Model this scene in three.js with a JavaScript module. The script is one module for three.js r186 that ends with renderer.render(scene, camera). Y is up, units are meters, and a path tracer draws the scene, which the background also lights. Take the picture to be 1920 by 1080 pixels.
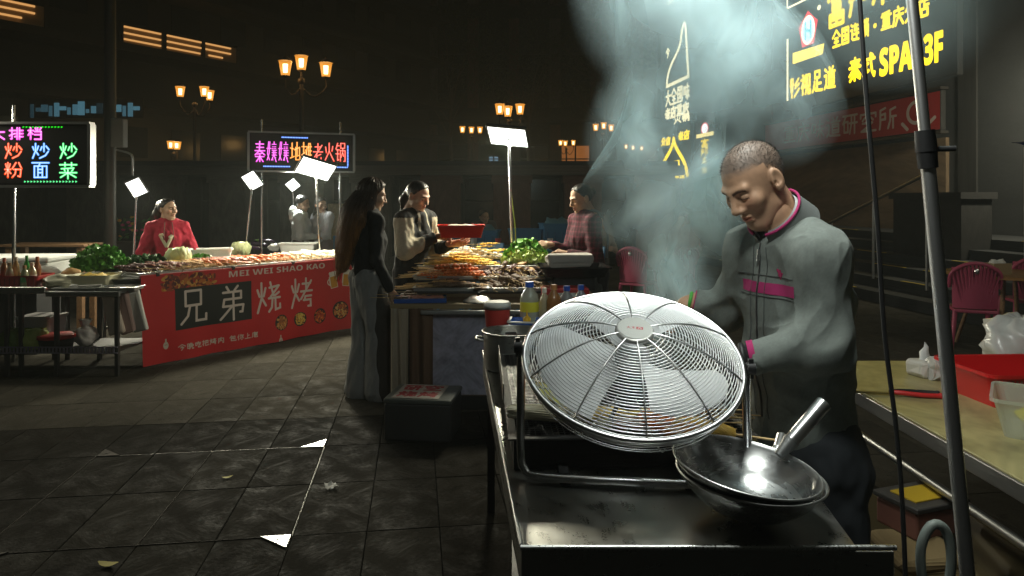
import * as THREE from 'three';
import { mergeGeometries } from 'three/addons/utils/BufferGeometryUtils.js';
import { RoundedBoxGeometry } from 'three/addons/geometries/RoundedBoxGeometry.js';
import { ImprovedNoise } from 'three/addons/math/ImprovedNoise.js';
import { RectAreaLightUniformsLib } from 'three/addons/lights/RectAreaLightUniformsLib.js';

// ---------------------------------------------------------------- camera, sky, exposure
const F = 1330, HY = 373, EYE = 1.5;                       // lens in pixels of the 1920 x 1080 picture, height of its horizon, eye height in metres
const scene = new THREE.Scene();
const camera = new THREE.PerspectiveCamera(2 * Math.atan(707 / F) * 180 / Math.PI, 1920 / 1414, 0.05, 400);
camera.position.set(0, EYE, 0);
camera.setViewOffset(1920, 1414, 0, 334, 1920, 1080);      // the lens is shifted down, so uprights stay upright
const renderer = new THREE.WebGLRenderer({ antialias: true });
renderer.toneMapping = THREE.LinearToneMapping;
renderer.toneMappingExposure = 1;
const LAMP = [0.95, 1, 0.93], KEY = 84, SMOKE = 32;                             // radiance of the lamp over the grill, flakes in the smoke
renderer.shadowMap.enabled = true;
RectAreaLightUniformsLib.init();
{
  const w = 64, h = 32, a = new Float32Array(w * h * 4);
  for (let j = 0; j < h; j++) for (let i = 0; i < w; i++) {
    const up = Math.max(0, Math.sin(((j + 0.5) / h - 0.5) * Math.PI)), k = 0.0062 + 0.003 * Math.pow(1 - up, 3);
    a.set([k * 1.0, k * 1.02, k * 0.78, 1], (j * w + i) * 4);
  }
  const t = new THREE.DataTexture(a, w, h, THREE.RGBAFormat, THREE.FloatType);
  t.mapping = THREE.EquirectangularReflectionMapping; t.needsUpdate = true;
  scene.background = t; scene.environment = t;
}
const moon = new THREE.DirectionalLight(new THREE.Color(0.8, 0.9, 1), 0.004);
moon.name = 'moon'; moon.position.set(-20, 40, -10); moon.castShadow = true; scene.add(moon);

// ---------------------------------------------------------------- helpers
const V = (x, y, z) => new THREE.Vector3(x, y, z), PI = Math.PI, lerp = THREE.MathUtils.lerp, clamp = THREE.MathUtils.clamp, sstep = THREE.MathUtils.smoothstep;
const at = (x, y, d) => V((x - 960) * d / F, EYE - (y - HY) * d / F, -d);        // the point d metres ahead that is seen at (x, y) of the picture
const rng = (s) => () => { s = (s + 0x6d2b79f5) | 0; let t = Math.imul(s ^ (s >>> 15), 1 | s); t = (t + Math.imul(t ^ (t >>> 7), 61 | t)) ^ t; return ((t ^ (t >>> 14)) >>> 0) / 4294967296; };
const R = rng(7), rr = (a, b) => a + (b - a) * R();
const N3 = new ImprovedNoise(), noise = (x, y, z) => N3.noise(x, y, z);
const fbm = (x, y, z, o = 4) => { let s = 0, a = 0.5; for (let i = 0; i < o; i++) { s += a * noise(x, y, z); x *= 2.03; y *= 2.03; z *= 2.03; a *= 0.5; } return s; };

function bytes(w, h, fn, srgb) {
  const a = new Uint8Array(w * h * 4);
  for (let y = 0; y < h; y++) for (let x = 0; x < w; x++) { const c = fn(x / w, y / h, x, y); for (let k = 0; k < 3; k++) a[(y * w + x) * 4 + k] = clamp(c[k] * 255, 0, 255); a[(y * w + x) * 4 + 3] = 255; }
  const t = new THREE.DataTexture(a, w, h); t.wrapS = t.wrapT = THREE.RepeatWrapping; t.magFilter = THREE.LinearFilter; t.minFilter = THREE.LinearMipmapLinearFilter; t.generateMipmaps = true;
  if (srgb) t.colorSpace = THREE.SRGBColorSpace; t.needsUpdate = true; return t;
}
const rep = (t, x, y) => { const c = t.clone(); c.repeat.set(x, y === undefined ? x : y); c.needsUpdate = true; return c; };
// periodic noise on the unit square
const pn = (u, v, f, s = 0) => { const a = u * 2 * PI, b = v * 2 * PI, r = f / (2 * PI); return noise(Math.cos(a) * r + s, Math.sin(a) * r + Math.cos(b) * r, Math.sin(b) * r + s * 1.7); };
const TX = {
  stone: bytes(512, 512, (u, v) => { const p = (f, s) => { const x = u * f, y = v * f, fx = f; const n = (X, Y) => noise(X + s, Y, s * 1.3), k = u, l = v; return (n(x, y) * (1 - k) + n(x - fx, y) * k) * (1 - l) + (n(x, y - fx) * (1 - k) + n(x - fx, y - fx) * k) * l; }, c = 0.74 + 0.1 * p(5, 1.5) + 0.12 * p(13, 4.2) + 0.18 * p(46, 7.7) + 0.24 * (R() - 0.5), st = p(9, 2.2) + 0.5 * p(40, 9.1) > 0.36 ? 0.72 : 1; return [c * st, c * 0.985 * st, c * 0.95 * st]; }, ),
  stoneRough: bytes(256, 256, (u, v) => { const c = 0.86 + 0.3 * pn(u, v, 6, 2) + 0.2 * pn(u, v, 30, 4) + 0.1 * (R() - 0.5); return [c, clamp(c, 0.62, 1), 0]; }),
  grit: bytes(512, 512, (u, v) => { const c = 0.5 + 0.35 * pn(u, v, 60) + 0.3 * pn(u, v, 18, 9) + 0.22 * (R() - 0.5); return [c, c, c]; }),
  steel: bytes(512, 512, (u, v) => { const c = 0.36 + 0.22 * noise(u * 3, v * 160, 2) + 0.16 * pn(u, v, 8, 3) + 0.1 * (R() - 0.5); return [c, clamp(c, 0.14, 1), c]; }),
  smear: bytes(512, 512, (u, v) => { const c = 0.3 + 0.35 * Math.max(0, pn(u, v, 6, 3)) + 0.22 * pn(u, v, 22, 1) + 0.06 * (R() - 0.5); return [c, clamp(c, 0.12, 1), c]; }),
  topRough: bytes(512, 512, (u, v) => { const c = 0.31 + 0.1 * pn(u, v, 5, 3) + 0.03 * noise(u * 140, v * 3, 4) + 0.08 * pn(u, v, 26, 1) + 0.06 * (R() - 0.5); return [c, clamp(c, 0.22, 1), c]; }),
  weave: bytes(256, 256, (u, v, x, y) => { const c = 0.5 + 0.2 * Math.sin(x * PI / 2) * Math.sin(y * PI / 2) + 0.35 * (R() - 0.5) + 0.2 * pn(u, v, 20); return [c, c, c]; }),
  melange: bytes(256, 256, (u, v) => { const c = 0.74 + 0.34 * (R() - 0.5) + 0.2 * pn(u, v, 24) + 0.16 * pn(u, v, 70, 3); return [c, c, c]; }),
  wood: bytes(512, 512, (u, v) => { const g = 0.5 + 0.5 * Math.sin(2 * PI * (v * 12 + 1.4 * pn(u, v, 4) + 0.25 * pn(u, v, 14, 3))), c = 0.66 + 0.22 * g + 0.2 * noise(u * 4, v * 120, 5) + 0.06 * (R() - 0.5); return [c, c * 0.97, c * 0.92]; }),
  blotch: bytes(512, 512, (u, v) => { const c = 0.8 + 0.3 * pn(u, v, 8, 4) + 0.18 * pn(u, v, 30, 2) + 0.1 * (R() - 0.5); return [c, c, c]; }),
};
function mat(r, g, b, rough = 0.6, metal = 0, x = {}) {
  const P = x.physical || x.transmission !== undefined || x.clearcoat || x.sheen ? THREE.MeshPhysicalMaterial : THREE.MeshStandardMaterial;
  const { physical, ...y } = x;
  const m = new P({ roughness: rough, metalness: metal, ...y }); m.color.setRGB(r, g, b); return m;
}
const glow = (r, g, b, k = 1, x = {}) => { const m = new THREE.MeshStandardMaterial({ roughness: 0.6, emissiveIntensity: k, ...x }); m.color.setRGB(0.02, 0.02, 0.02); m.emissive.setRGB(r, g, b); return m; };
const M = {
  steel: mat(0.62, 0.63, 0.61, 1, 1, { roughnessMap: TX.steel, bumpMap: TX.smear, bumpScale: 0.0002 }),
  steelTop: mat(0.5, 0.5, 0.47, 1, 1, { roughnessMap: TX.topRough, bumpMap: TX.grit, bumpScale: 0.00012 }),
  chrome: mat(0.76, 0.76, 0.76, 0.3, 1), tube: mat(0.6, 0.61, 0.63, 0.26, 1, { roughnessMap: null }),
  galv: mat(0.42, 0.43, 0.43, 0.42, 1, { bumpMap: TX.smear, bumpScale: 0.0006 }),
  darkSteel: mat(0.09, 0.09, 0.09, 0.5, 0.7, { bumpMap: TX.grit, bumpScale: 0.0015 }),
  soot: mat(0.016, 0.015, 0.014, 0.75, 0.1, { bumpMap: TX.grit, bumpScale: 0.003 }),
  black: mat(0.018, 0.018, 0.019, 0.5), blackSoft: mat(0.02, 0.02, 0.022, 0.85),
  white: mat(0.72, 0.72, 0.68, 0.55), foam: mat(0.78, 0.79, 0.76, 0.8, 0, { bumpMap: TX.grit, bumpScale: 0.0015 }),
  red: mat(0.62, 0.025, 0.025, 0.4), blue: mat(0.02, 0.1, 0.42, 0.4), green: mat(0.08, 0.42, 0.06, 0.5),
  wood: mat(0.3, 0.17, 0.08, 0.65, 0, { map: TX.wood, bumpMap: TX.wood, bumpScale: 0.001 }), stick: mat(0.62, 0.44, 0.2, 0.65),
  ply: mat(0.4, 0.31, 0.17, 0.6, 0, { map: TX.wood }), bark: mat(0.09, 0.06, 0.04, 0.9, 0, { bumpMap: TX.grit, bumpScale: 0.02 }),
  clear: mat(0.9, 0.93, 0.9, 0.12, 0, { transmission: 0.85, thickness: 0, ior: 1.4, side: THREE.DoubleSide }),
  film: mat(0.85, 0.85, 0.82, 0.25, 0, { transmission: 0.5, thickness: 0, ior: 1.45, side: THREE.DoubleSide }),
};
// geometry
const strip = (g) => { const n = g.index ? g.toNonIndexed() : g.clone(); for (const k of Object.keys(n.attributes)) if (!['position', 'normal', 'uv', 'color'].includes(k)) n.deleteAttribute(k); if (!n.attributes.uv) n.setAttribute('uv', new THREE.BufferAttribute(new Float32Array(n.attributes.position.count * 2), 2)); n.morphAttributes = {}; return n; };
const join = (...l) => { l = l.flat().map(strip); const c = l.every((g) => g.attributes.color); if (!c) l.forEach((g) => g.deleteAttribute('color')); return mergeGeometries(l); };
const mv = (g, x = 0, y = 0, z = 0, rx = 0, ry = 0, rz = 0) => { if (rx) g.rotateX(rx); if (rz) g.rotateZ(rz); if (ry) g.rotateY(ry); return g.translate(x, y, z); };
const box = (w, h, d, x = 0, y = 0, z = 0, rx = 0, ry = 0, rz = 0) => mv(new THREE.BoxGeometry(w, h, d), x, y, z, rx, ry, rz);
const rbox = (w, h, d, r, x = 0, y = 0, z = 0, rx = 0, ry = 0, rz = 0) => mv(new RoundedBoxGeometry(w, h, d, 2, Math.min(r, w / 2.01, h / 2.01, d / 2.01)), x, y, z, rx, ry, rz);
const cyl = (r0, r1, h, x = 0, y = 0, z = 0, s = 20, open = false) => new THREE.CylinderGeometry(r1, r0, h, s, 1, open).translate(x, y + h / 2, z);
const ball = (r, x = 0, y = 0, z = 0, sx = 1, sy = 1, sz = 1, s = 14) => new THREE.SphereGeometry(r, s, Math.max(6, s * 0.6 | 0)).scale(sx, sy, sz).translate(x, y, z);
const lathe = (pts, s = 32) => new THREE.LatheGeometry(pts.map(([x, y]) => new THREE.Vector2(x, y)), s);
const UP = V(0, 1, 0);
const rod = (a, b, r, r2 = r, s = 10) => { const l = a.distanceTo(b), g = new THREE.CylinderGeometry(r2, r, l, s).translate(0, l / 2, 0); return g.applyQuaternion(new THREE.Quaternion().setFromUnitVectors(UP, b.clone().sub(a).normalize())).translate(a.x, a.y, a.z); };
const pipe = (pts, r, n = 40, s = 10, closed = false, ten = 0.5) => new THREE.TubeGeometry(new THREE.CatmullRomCurve3(pts, closed, 'catmullrom', ten), n, r, s, closed);
const ringg = (rad, r, n = 64, s = 6) => new THREE.TorusGeometry(rad, r, s, n);
const rough = (g, amp, f, seed = 0) => { const p = g.attributes.position, n = g.attributes.normal; for (let i = 0; i < p.count; i++) { const x = p.getX(i), y = p.getY(i), z = p.getZ(i), k = amp * (noise(x * f + seed, y * f, z * f) + 0.5 * noise(x * f * 2.3, y * f * 2.3 + seed, z * f * 2.3)); p.setXYZ(i, x + n.getX(i) * k, y + n.getY(i) * k, z + n.getZ(i) * k); } g.computeVertexNormals(); return g; };
// things
const taken = new Map();
const numbered = (n) => { const k = taken.get(n) ?? 0; taken.set(n, k + 1); return k ? n + '_' + String(k).padStart(3, '0') : n; };
const tag = (o, label, category, group, kind) => { if (label) o.userData.label = label; if (category) o.userData.category = category; if (group) o.userData.group = group; if (kind) o.userData.kind = kind; return o; };
function thing(name, label, category, p = V(0, 0, 0), turn = 0, group, kind) { const o = new THREE.Group(); o.name = numbered(name); o.position.copy(p); o.rotation.y = turn; scene.add(o); return tag(o, label, category, group, kind); }
function part(parent, name, g, m, label) { const o = new THREE.Mesh(Array.isArray(g) ? join(g) : g, m); o.name = name; o.castShadow = o.receiveShadow = true; if (label) o.userData.label = label; parent.add(o); return o; }
function solo(name, label, category, g, m, p = V(0, 0, 0), turn = 0, group, kind) { const o = part(scene, numbered(name), g, m); o.position.copy(p); o.rotation.y = turn; return tag(o, label, category, group, kind); }
const struct = (name, g, m, label) => tag(part(scene, numbered(name), g, m), label, null, null, 'structure');
function copy(o, p, turn, label, extra) { const c = o.clone(); c.name = numbered(o.name.replace(/_\d{3}$/, '')); c.userData = { ...o.userData }; if (p) c.position.copy(p); if (turn !== undefined) c.rotation.y = turn; if (label) c.userData.label = label; scene.add(c); return c; }
function areaLight(parent, p, target, w, h, k, col) { const l = new THREE.RectAreaLight(new THREE.Color().setRGB(...col), k, w, h); l.name = 'lamp_light'; l.position.copy(p); parent.add(l); parent.updateMatrixWorld(true); l.lookAt(parent.localToWorld(target.clone())); return l; }

// ---------------------------------------------------------------- lettering: strokes on a 26 x 26 grid of letters, x then y, y downwards
const FIRE = 'bgdl jfhl fbfmbx fmjs ', HAND = 'bgjg fbfwdw bqjm ', GOLD = 'fbbi eeke cjkj bojo fjfwiv ';
const HAN = {
  大: 'bjyj mbmjhsbx mjqryx', 排: HAND + 'obox kgog kmom ksor sbsx sgyg smym ssys', 档: 'bgkg fbfx fhbp fjjn rbrg nbpg xbug mixi xixx moxo mxxx',
  炒: FIRE + 'rbrn ogml ufyk xnttlx', 粉: 'bljl fbfx cdek idgk fmbs fmjr qblk ubyk nlxl xlwwtv qlpslx', 面: 'bbyb mbkg egex egvg vgvx exvx jgjx pgpx jlpl jqpq',
  菜: 'beye ibih rbrh ujdk hlio mlmo tlro bqyq mnmz mqcx mqxx', 秦: 'deve fivi bmym mblmbr nmyr tpgq ctwt mqmz mtez mtuz',
  嬢: 'fbcphx ibgpbx ajlj sbse nexe ohqh ojqj thwh tjwj nlyl noyo nryr qlqr ulur rrmx oupx srxz wuuv', 地: 'bijj fcfs buks lkxhxrur rbrs ohowywys',
  摊: 'bgig fbfwdw bqin kgogkt kkot scqi rhrx vcwf rgyg rlyl rqyq rxyx vgvx', 老: 'fgtg mcmm bmym wedt jojwuwut tpkr', 火: 'dgfn vftl mbmlbx mlyx',
  锅: GOLD + 'nbxb nbnh xbxh nhxh mkyk mkmx ykyxvx shsmos snvr', 兄: 'fbfl fbtb tbtl fltl jlhsbx plpwywys', 弟: 'hbje rboe efuf ufuk fkuk fkep epwp wpvutu nfnz mpcy',
  烧: FIRE + 'nfxe obrltlxj wfom mnyn qnpumx tntwyvys', 烤: FIRE + 'nfwf rbrl llyl xdlr qpxp qpps oswswxtx', 今: 'mbaj mbyj kjok hnsn snkx',
  晚: 'cdcu cdid idiu clil cuiu obkh odtd tdri kixi kikn xixn knxn qiqnjx tntxyxyu', 吃: 'cfcp cfif ifip cpip obli ngyg mlwl wlnv nvnxyxyu', 把: HAND + 'nexe nenv xexn nnxn sesn nvnxywyt',
  肉: 'dfdx dfvf vfvxsx mbhm mkhs mkrs', 包: 'hbbj feue ueupqq gjpj pjpn gnpn gjgvywyt', 你: 'gbbl eiex obkj nfyf xfwj shsxqx omkt vlys', 上: 'mbmw mktk bwyw',
  瘾: 'mbmd eeye eeepbx khwh kkwk knwn kqwq jtnx ptqxvx wtyx', 富: 'mbmd bfbi bfyf yfyi gjsj hmrm hmhp hprp rmrp dsvs dsdz vsvz dzvz mrmz dvvv', 邦: 'beje bjkj bokn flbx pbpx pbxb xbtk tkxq xqtq', 京: 'mbmd beye hiri hihm rirm hmrm mmmx eqbv tqxv',
  影: 'ccic ccch icih chih bjkj dmhm dmdq hmhq dqhq fqfx xdoj yjon ypmx', 视: 'fbhd bgjg jgcp fmfx hnjp mcmp mcxc xcxp rfrnmx tptxyxyt', 足: 'hbhi hbsb sbsi hisi mimw mpvp gmgrbx erjwyx',
  道: 'ccfe bjfj fjfs fsbx euhwyx mbof ubrf jgyg ljlt ljwj wjwt ltwt lmwm lqwq', 泰: 'eewe hhuh bkyk nbnkbs nkyt mnmx fpir tpoq kscx osxw', 式: 'bgyg qbrjtsxxyu tcve dklk hkht bvmr',
  重: 'ucdd bgyg gjtj gjgp tjtp gptp gmtm mdmw esus bwyw', 庆: 'mbnd dfyf dfdpax hlyl pgokgx olyx', 分: 'kbbk obyk glsl slrwov klisbx', 店: 'mbnd dfyf dfdqax nhnp nlwl hphx hpup upux hxux',
  全: 'mbak mbyk hmrm grsr mmmx bxyx', 国: 'cccx ccwc wcwx cxwx ggsg hmrm gsss mgms omqp', 连: 'ccfe bjfj fjfs euhwyx jeye ocmk mkyk jpyp shsv', 锁: GOLD + 'sbsg ncpg xcvg njnt njxj xjxt smrtmx ttxx',
  研: 'bckc gcbl dkdv djjj jjjv dvjv mcyc mlyl pcplmx ucux', 究: 'mbmd bebi beye yeyi jhel phul eoto ktcx toexyx', 所: 'jbcd cdcrbx cijh jhjn cnjn xcqe qeqpnx qlyl ulux', 味: 'cfcp cfif ifip cpip ngxg lmym rbrx rmlu rmyu',
};
function han(c, ch, x, y, w, h) {
  const s = HAN[ch]; if (!s) return; const k = (q) => (q.charCodeAt(0) - 97) / 25;
  for (const st of s.trim().split(' ')) { c.beginPath(); for (let i = 0; i < st.length; i += 2) { const X = x + k(st[i]) * w, Y = y + k(st[i + 1]) * h; i ? c.lineTo(X, Y) : c.moveTo(X, Y); } c.stroke(); }
}
function hanLine(c, text, x, y, w, h, gap, col, lw) { c.strokeStyle = col; c.lineWidth = lw; c.lineCap = c.lineJoin = 'round'; for (const ch of text) { if (ch !== ' ') han(c, ch, x, y, w, h); x += ch === ' ' ? w * 0.5 : w + gap; } return x; }
function canvas(w, h, draw, srgb = true) { const cv = document.createElement('canvas'); cv.width = w; cv.height = h; const c = cv.getContext('2d'); draw(c, w, h); const t = new THREE.CanvasTexture(cv); if (srgb) t.colorSpace = THREE.SRGBColorSpace; t.anisotropy = 8; return t; }
// ---------------------------------------------------------------- ground: slab paving turned 7.75 degrees
const TURN = 7.75 * PI / 180, CT = Math.cos(TURN), ST = Math.sin(TURN), lat = (a, b, y = 0) => V(a * CT - b * ST, y, -a * ST - b * CT);
{
  const gm = mat(0.014, 0.013, 0.011, 1, 0, { physical: 1, specularIntensity: 0.05, map: TX.blotch, roughnessMap: TX.stoneRough, bumpMap: TX.grit, bumpScale: 0.004 });
  const gg = new THREE.PlaneGeometry(320, 320, 1, 1).rotateX(-PI / 2); { const u = gg.attributes.uv; for (let i = 0; i < u.count; i++) u.setXY(i, u.getX(i) * 240, u.getY(i) * 240); }
  const ground = struct('ground', gg, gm, 'dark plaza ground of grey stone paving slabs'); ground.position.y = -0.01;
  const PW = 0.326, PL = 0.58;
  const slab = (w, l, k) => {           // chamfered slab, top at y = 0
    const j = 0.002, c = 0.0022, X = w / 2 - j, Z = l / 2 - j, pos = [], uv = [], quad = (...q) => { for (const i of [0, 1, 2, 0, 2, 3]) { pos.push(...q[i]); uv.push((q[i][0] + q[i][1]) * 1.6 + k * 0.37, q[i][2] * 1.6 + k * 0.61); } };
    const t = [[-X + c, 0, Z - c], [X - c, 0, Z - c], [X - c, 0, -Z + c], [-X + c, 0, -Z + c]], m = [[-X, -c, Z], [X, -c, Z], [X, -c, -Z], [-X, -c, -Z]], b = m.map(([x, , z]) => [x, -0.03, z]);
    quad(...t); for (let i = 0; i < 4; i++) { const n = (i + 1) % 4; quad(m[i], m[n], t[n], t[i]); quad(b[i], b[n], m[n], m[i]); }
    const g = new THREE.BufferGeometry(); g.setAttribute('position', new THREE.Float32BufferAttribute(pos, 3)); g.setAttribute('uv', new THREE.Float32BufferAttribute(uv, 2)); g.computeVertexNormals(); return g;
  };
  const slabs = [0, 1, 2, 3, 4, 5].map((k) => slab(PW, PL, k));
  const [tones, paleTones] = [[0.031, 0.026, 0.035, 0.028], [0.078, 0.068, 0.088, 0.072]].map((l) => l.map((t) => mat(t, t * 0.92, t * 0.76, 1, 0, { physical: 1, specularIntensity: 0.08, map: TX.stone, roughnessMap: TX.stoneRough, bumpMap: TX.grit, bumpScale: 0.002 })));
  const put = (i, j, name = 'paver') => { const a = -0.217 + PW * (i + 0.5), b = 3.84 + PL * (j + 0.5) + ((i % 2 + 2) % 2 ? 0 : 0.0); return [a, b]; };
  const skip = (a, b) => a > -1.79 && a < -0.53 && b > 3.2 && b < 4.45;
  const far = []; let n = 0;
  for (let j = -3; j < 20; j++) for (let i = -34; i < 34; i++) {
    const [a, b] = put(i, j); if (skip(a, b)) continue;
    const p = lat(a, b), near = i >= -15 && i < 8 && j < 9 && p.z < -2.4 && Math.abs(p.x) < 0.76 * -p.z + 0.6;
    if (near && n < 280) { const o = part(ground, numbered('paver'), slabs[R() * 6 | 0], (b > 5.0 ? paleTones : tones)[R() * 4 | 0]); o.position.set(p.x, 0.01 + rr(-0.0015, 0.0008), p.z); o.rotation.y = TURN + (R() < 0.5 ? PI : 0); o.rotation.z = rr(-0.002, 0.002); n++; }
    else if (Math.abs(p.x) < 0.78 * -p.z + 0.8 && p.z < -2) far.push([p, R()]);
  }
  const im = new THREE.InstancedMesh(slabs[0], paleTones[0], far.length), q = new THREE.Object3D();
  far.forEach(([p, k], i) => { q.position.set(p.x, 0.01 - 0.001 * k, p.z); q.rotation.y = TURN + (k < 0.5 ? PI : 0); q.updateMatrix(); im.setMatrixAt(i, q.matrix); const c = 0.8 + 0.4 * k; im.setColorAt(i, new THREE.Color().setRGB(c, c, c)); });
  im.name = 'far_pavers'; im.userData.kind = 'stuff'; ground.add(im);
  // inlaid access cover with bright steel edging and corner plates
  const cv = thing('access_cover', 'stone inlaid access cover in the paving with bright steel edge strips and corner plates', 'access cover', lat(-1.195, 3.84), TURN);
  const W = 1.298, L = 1.155, em = mat(0.75, 0.75, 0.73, 0.32, 1, { bumpMap: TX.grit, bumpScale: 0.0004 });
  const unlitSteel = mat(0.07, 0.06, 0.05, 0.75, 0.6, { map: TX.blotch, bumpMap: TX.grit, bumpScale: 0.002 }), es = mat(0.36, 0.35, 0.33, 0.55, 1, { map: TX.blotch, bumpMap: TX.grit, bumpScale: 0.001 });  // dark copy of the steel paints missing reflection on left and bottom pieces
  for (const [w, l, x, z] of [[W, 0.0035, 0, L / 2], [W, 0.0035, 0, -L / 2], [0.0035, L - 0.007, W / 2, 0], [0.0035, L - 0.007, -W / 2, 0], [0.003, L - 0.007, 0.0, 0]]) part(cv, 'edge_strip', box(w, 0.02, l, x, -0.0085, z), x < 0.1 && z >= 0 ? unlitSteel : es);
  for (const [sx, sz] of [[1, 1], [1, -1], [-1, 1], [-1, -1]]) {
    const s = new THREE.Shape(); s.moveTo(0, 0); s.lineTo(-0.13 * sx, 0); s.lineTo(0, 0.12 * sz); s.lineTo(0, 0);
    const h = new THREE.Path(); h.absellipse(-0.042 * sx, 0.036 * sz, 0.022, 0.005, 0, 2 * PI, false, -0.7 * sx * sz); s.holes.push(h);
    part(cv, 'corner_plate', new THREE.ExtrudeGeometry(s, { depth: 0.004, bevelEnabled: false }).rotateX(PI / 2).translate(sx * (W / 2 - 0.005), 0.0045, sz * (L / 2 - 0.005)), sx > 0 ? em : unlitSteel);
  }
  for (let i = 0; i < 4; i++) for (let j = 0; j < 2; j++) { const o = part(cv, numbered('paver'), slab(0.32, 0.574, i + 2 * j), tones[(i + j) % 4]); o.position.set((i - 1.5) * 0.3225 + (i < 2 ? -0.0015 : 0.0015), -0.0005, (j - 0.5) * 0.5755); }
  // litter
  const leafG = (s) => { const g = new THREE.PlaneGeometry(0.07 * s, 0.03 * s, 6, 3).rotateX(-PI / 2), p = g.attributes.position; for (let i = 0; i < p.count; i++) { const t = p.getX(i) / (0.035 * s); p.setZ(i, p.getZ(i) * Math.sqrt(Math.max(0.02, 1 - t * t))); p.setY(i, 0.008 * s * (t * t) + 0.004); } g.computeVertexNormals(); return g; };
  const lm = mat(0.35, 0.3, 0.03, 0.7, 0, { side: THREE.DoubleSide });
  solo('fallen_leaf', 'small yellow leaf lying on the paving inside the access cover', 'leaf', leafG(0.8), lm, lat(-1.0, 3.98, 0.002), 0.5);
  solo('fallen_leaf', 'larger yellow leaf alone on the dark paving at the bottom left', 'leaf', leafG(1.25), lm, at(203, 1060, 2.9).setY(0.003), -0.1);
  solo('paper_scrap', 'crumpled white paper scrap on the paving beside the access cover', 'litter', rough(new THREE.PlaneGeometry(0.06, 0.05, 5, 5).rotateX(-PI / 2).translate(0, 0.012, 0), 0.02, 40), mat(0.7, 0.7, 0.68, 0.8, 0, { side: THREE.DoubleSide }), at(620, 915, 3.68).setY(0.003), 0.4);
}

// ---------------------------------------------------------------- lamps on stands
const COOL = [0.96, 1.0, 0.9], WARM = [1, 0.94, 0.72];
function flood(label, foot, head, target, w, h, k, col = COOL, group, roll = 0, poleR = 0.014) {
  const t = thing('floodlight_stand', label, 'floodlight', V(foot.x, foot.y, foot.z), 0, group), H = head.clone().sub(foot), T = target.clone().sub(foot);
  const dir = T.clone().sub(H).normalize(), back = H.clone().addScaledVector(dir, -0.05);
  part(t, 'pole', rod(V(0, 0, 0), back.clone().setY(back.y - 0.02), poleR, poleR * 0.9), M.tube);
  part(t, 'foot', cyl(0.05, 0.03, 0.03, 0, 0, 0, 14), M.black);
  const q = new THREE.Matrix4().lookAt(V(0, 0, 0), dir.clone().negate(), UP).multiply(new THREE.Matrix4().makeRotationZ(roll)), face = (g, o = 0) => g.applyMatrix4(q).translate(H.x + dir.x * o, H.y + dir.y * o, H.z + dir.z * o);
  part(t, 'housing', face(rbox(w + 0.03, h + 0.03, 0.035, 0.01), -0.019), M.darkSteel);
  part(t, 'bracket', face(new THREE.TorusGeometry(0.05, 0.008, 6, 12, PI).translate(0, 0, -0.05), -0.02), M.darkSteel);
  part(t, 'lamp_face', face(new THREE.PlaneGeometry(w, h), 0.0005), glow(0.97, 1, 0.92, 4));
  areaLight(t, H.clone().addScaledVector(dir, 0.012), T, w, h, k, col);
  return t;
}

// three armed street lanterns
{
  const glass = glow(1, 0.36, 0.035, 1.1, { transparent: true, opacity: 0.55, side: THREE.DoubleSide }), core = glow(1, 0.8, 0.42, 7), iron = mat(0.05, 0.035, 0.025, 0.6, 0.3);
  const list = [[565, 122, 17, 0.2, 'in front of the dark buildings above the hot pot sign', [[-30, 6], [0, -4], [46, 9]]], [365, 175, 24, 0.9, 'far behind the street light column on the left', [[-27, -3], [18, -3], [28, 4]]], [955, 205, 23, 1.4, 'directly above the white floodlight of the skewer stall', [[-18, 0], [-3, 4], [20, 0]]],
    [884, 243, 38, 0.5, 'small, left of the skewer stall floodlight', [[-17, 0], [0, 1], [16, 1]]], [1130, 238, 36, 0.1, 'small, between the floodlight and the bottle sign', [[-13, 1], [2, -2], [16, 2]]], [1062, 268, 46, 0.7, 'tiny, low and right of the skewer stall floodlight', [[-11, 0], [-2, 1], [13, 0]]], [1187, 276, 52, 0.3, 'tiny, lowest one left of the bottle sign', [[-13, -1], [0, 1], [16, 2]]], [326, 272, 31, 0.6, 'tiny, low in the dark behind the red hoodie stall', [[-6, 0], [5, 1], [7, 1]]]];
  for (const [px, py, d, , where, off] of list) {
    const c = at(px, py + 30 * 17 / d, d), t = thing('street_lamp', 'three armed amber street lamp, ' + where, 'street lamp', V(c.x, 0, c.z), 0, 'amber street lamps');
    part(t, 'post', [cyl(0.07, 0.045, c.y, 0, 0, 0, 12), cyl(0.16, 0.1, 0.5, 0, 0, 0, 12), ball(0.09, 0, c.y, 0)], iron);
    off.forEach(([ox, oy], k) => {
      const q = at(px + ox, py + oy, d + (k - 1) * 0.3).sub(V(c.x, 0, c.z)), L = new THREE.Group(); L.name = 'lantern'; L.position.copy(q); t.add(L);
      part(L, 'glass', cyl(0.1, 0.155, 0.34, 0, -0.17, 0, 12, true), glass); part(L, 'bulb', cyl(0.05, 0.06, 0.2, 0, -0.1, 0, 10), core);
      part(L, 'cap', [cyl(0.18, 0.06, 0.09, 0, 0.17, 0, 12), ball(0.03, 0, 0.28, 0)], iron);
      part(L, 'bracket', [cyl(0.02, 0.1, 0.06, 0, -0.235, 0, 10), pipe([V(0, -0.22, 0), V(0, -0.45, 0), V(-q.x * 0.5, c.y - q.y - 0.35, -q.z * 0.5), V(-q.x, c.y - q.y - 0.15, -q.z)], 0.022, 16, 6)], iron);
      const pl = new THREE.PointLight(new THREE.Color().setRGB(1, 0.55, 0.16), 0.9); pl.name = 'lantern_light'; pl.shadow.radius = 3; L.add(pl); pl.castShadow = true;
    });
  }
}
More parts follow.
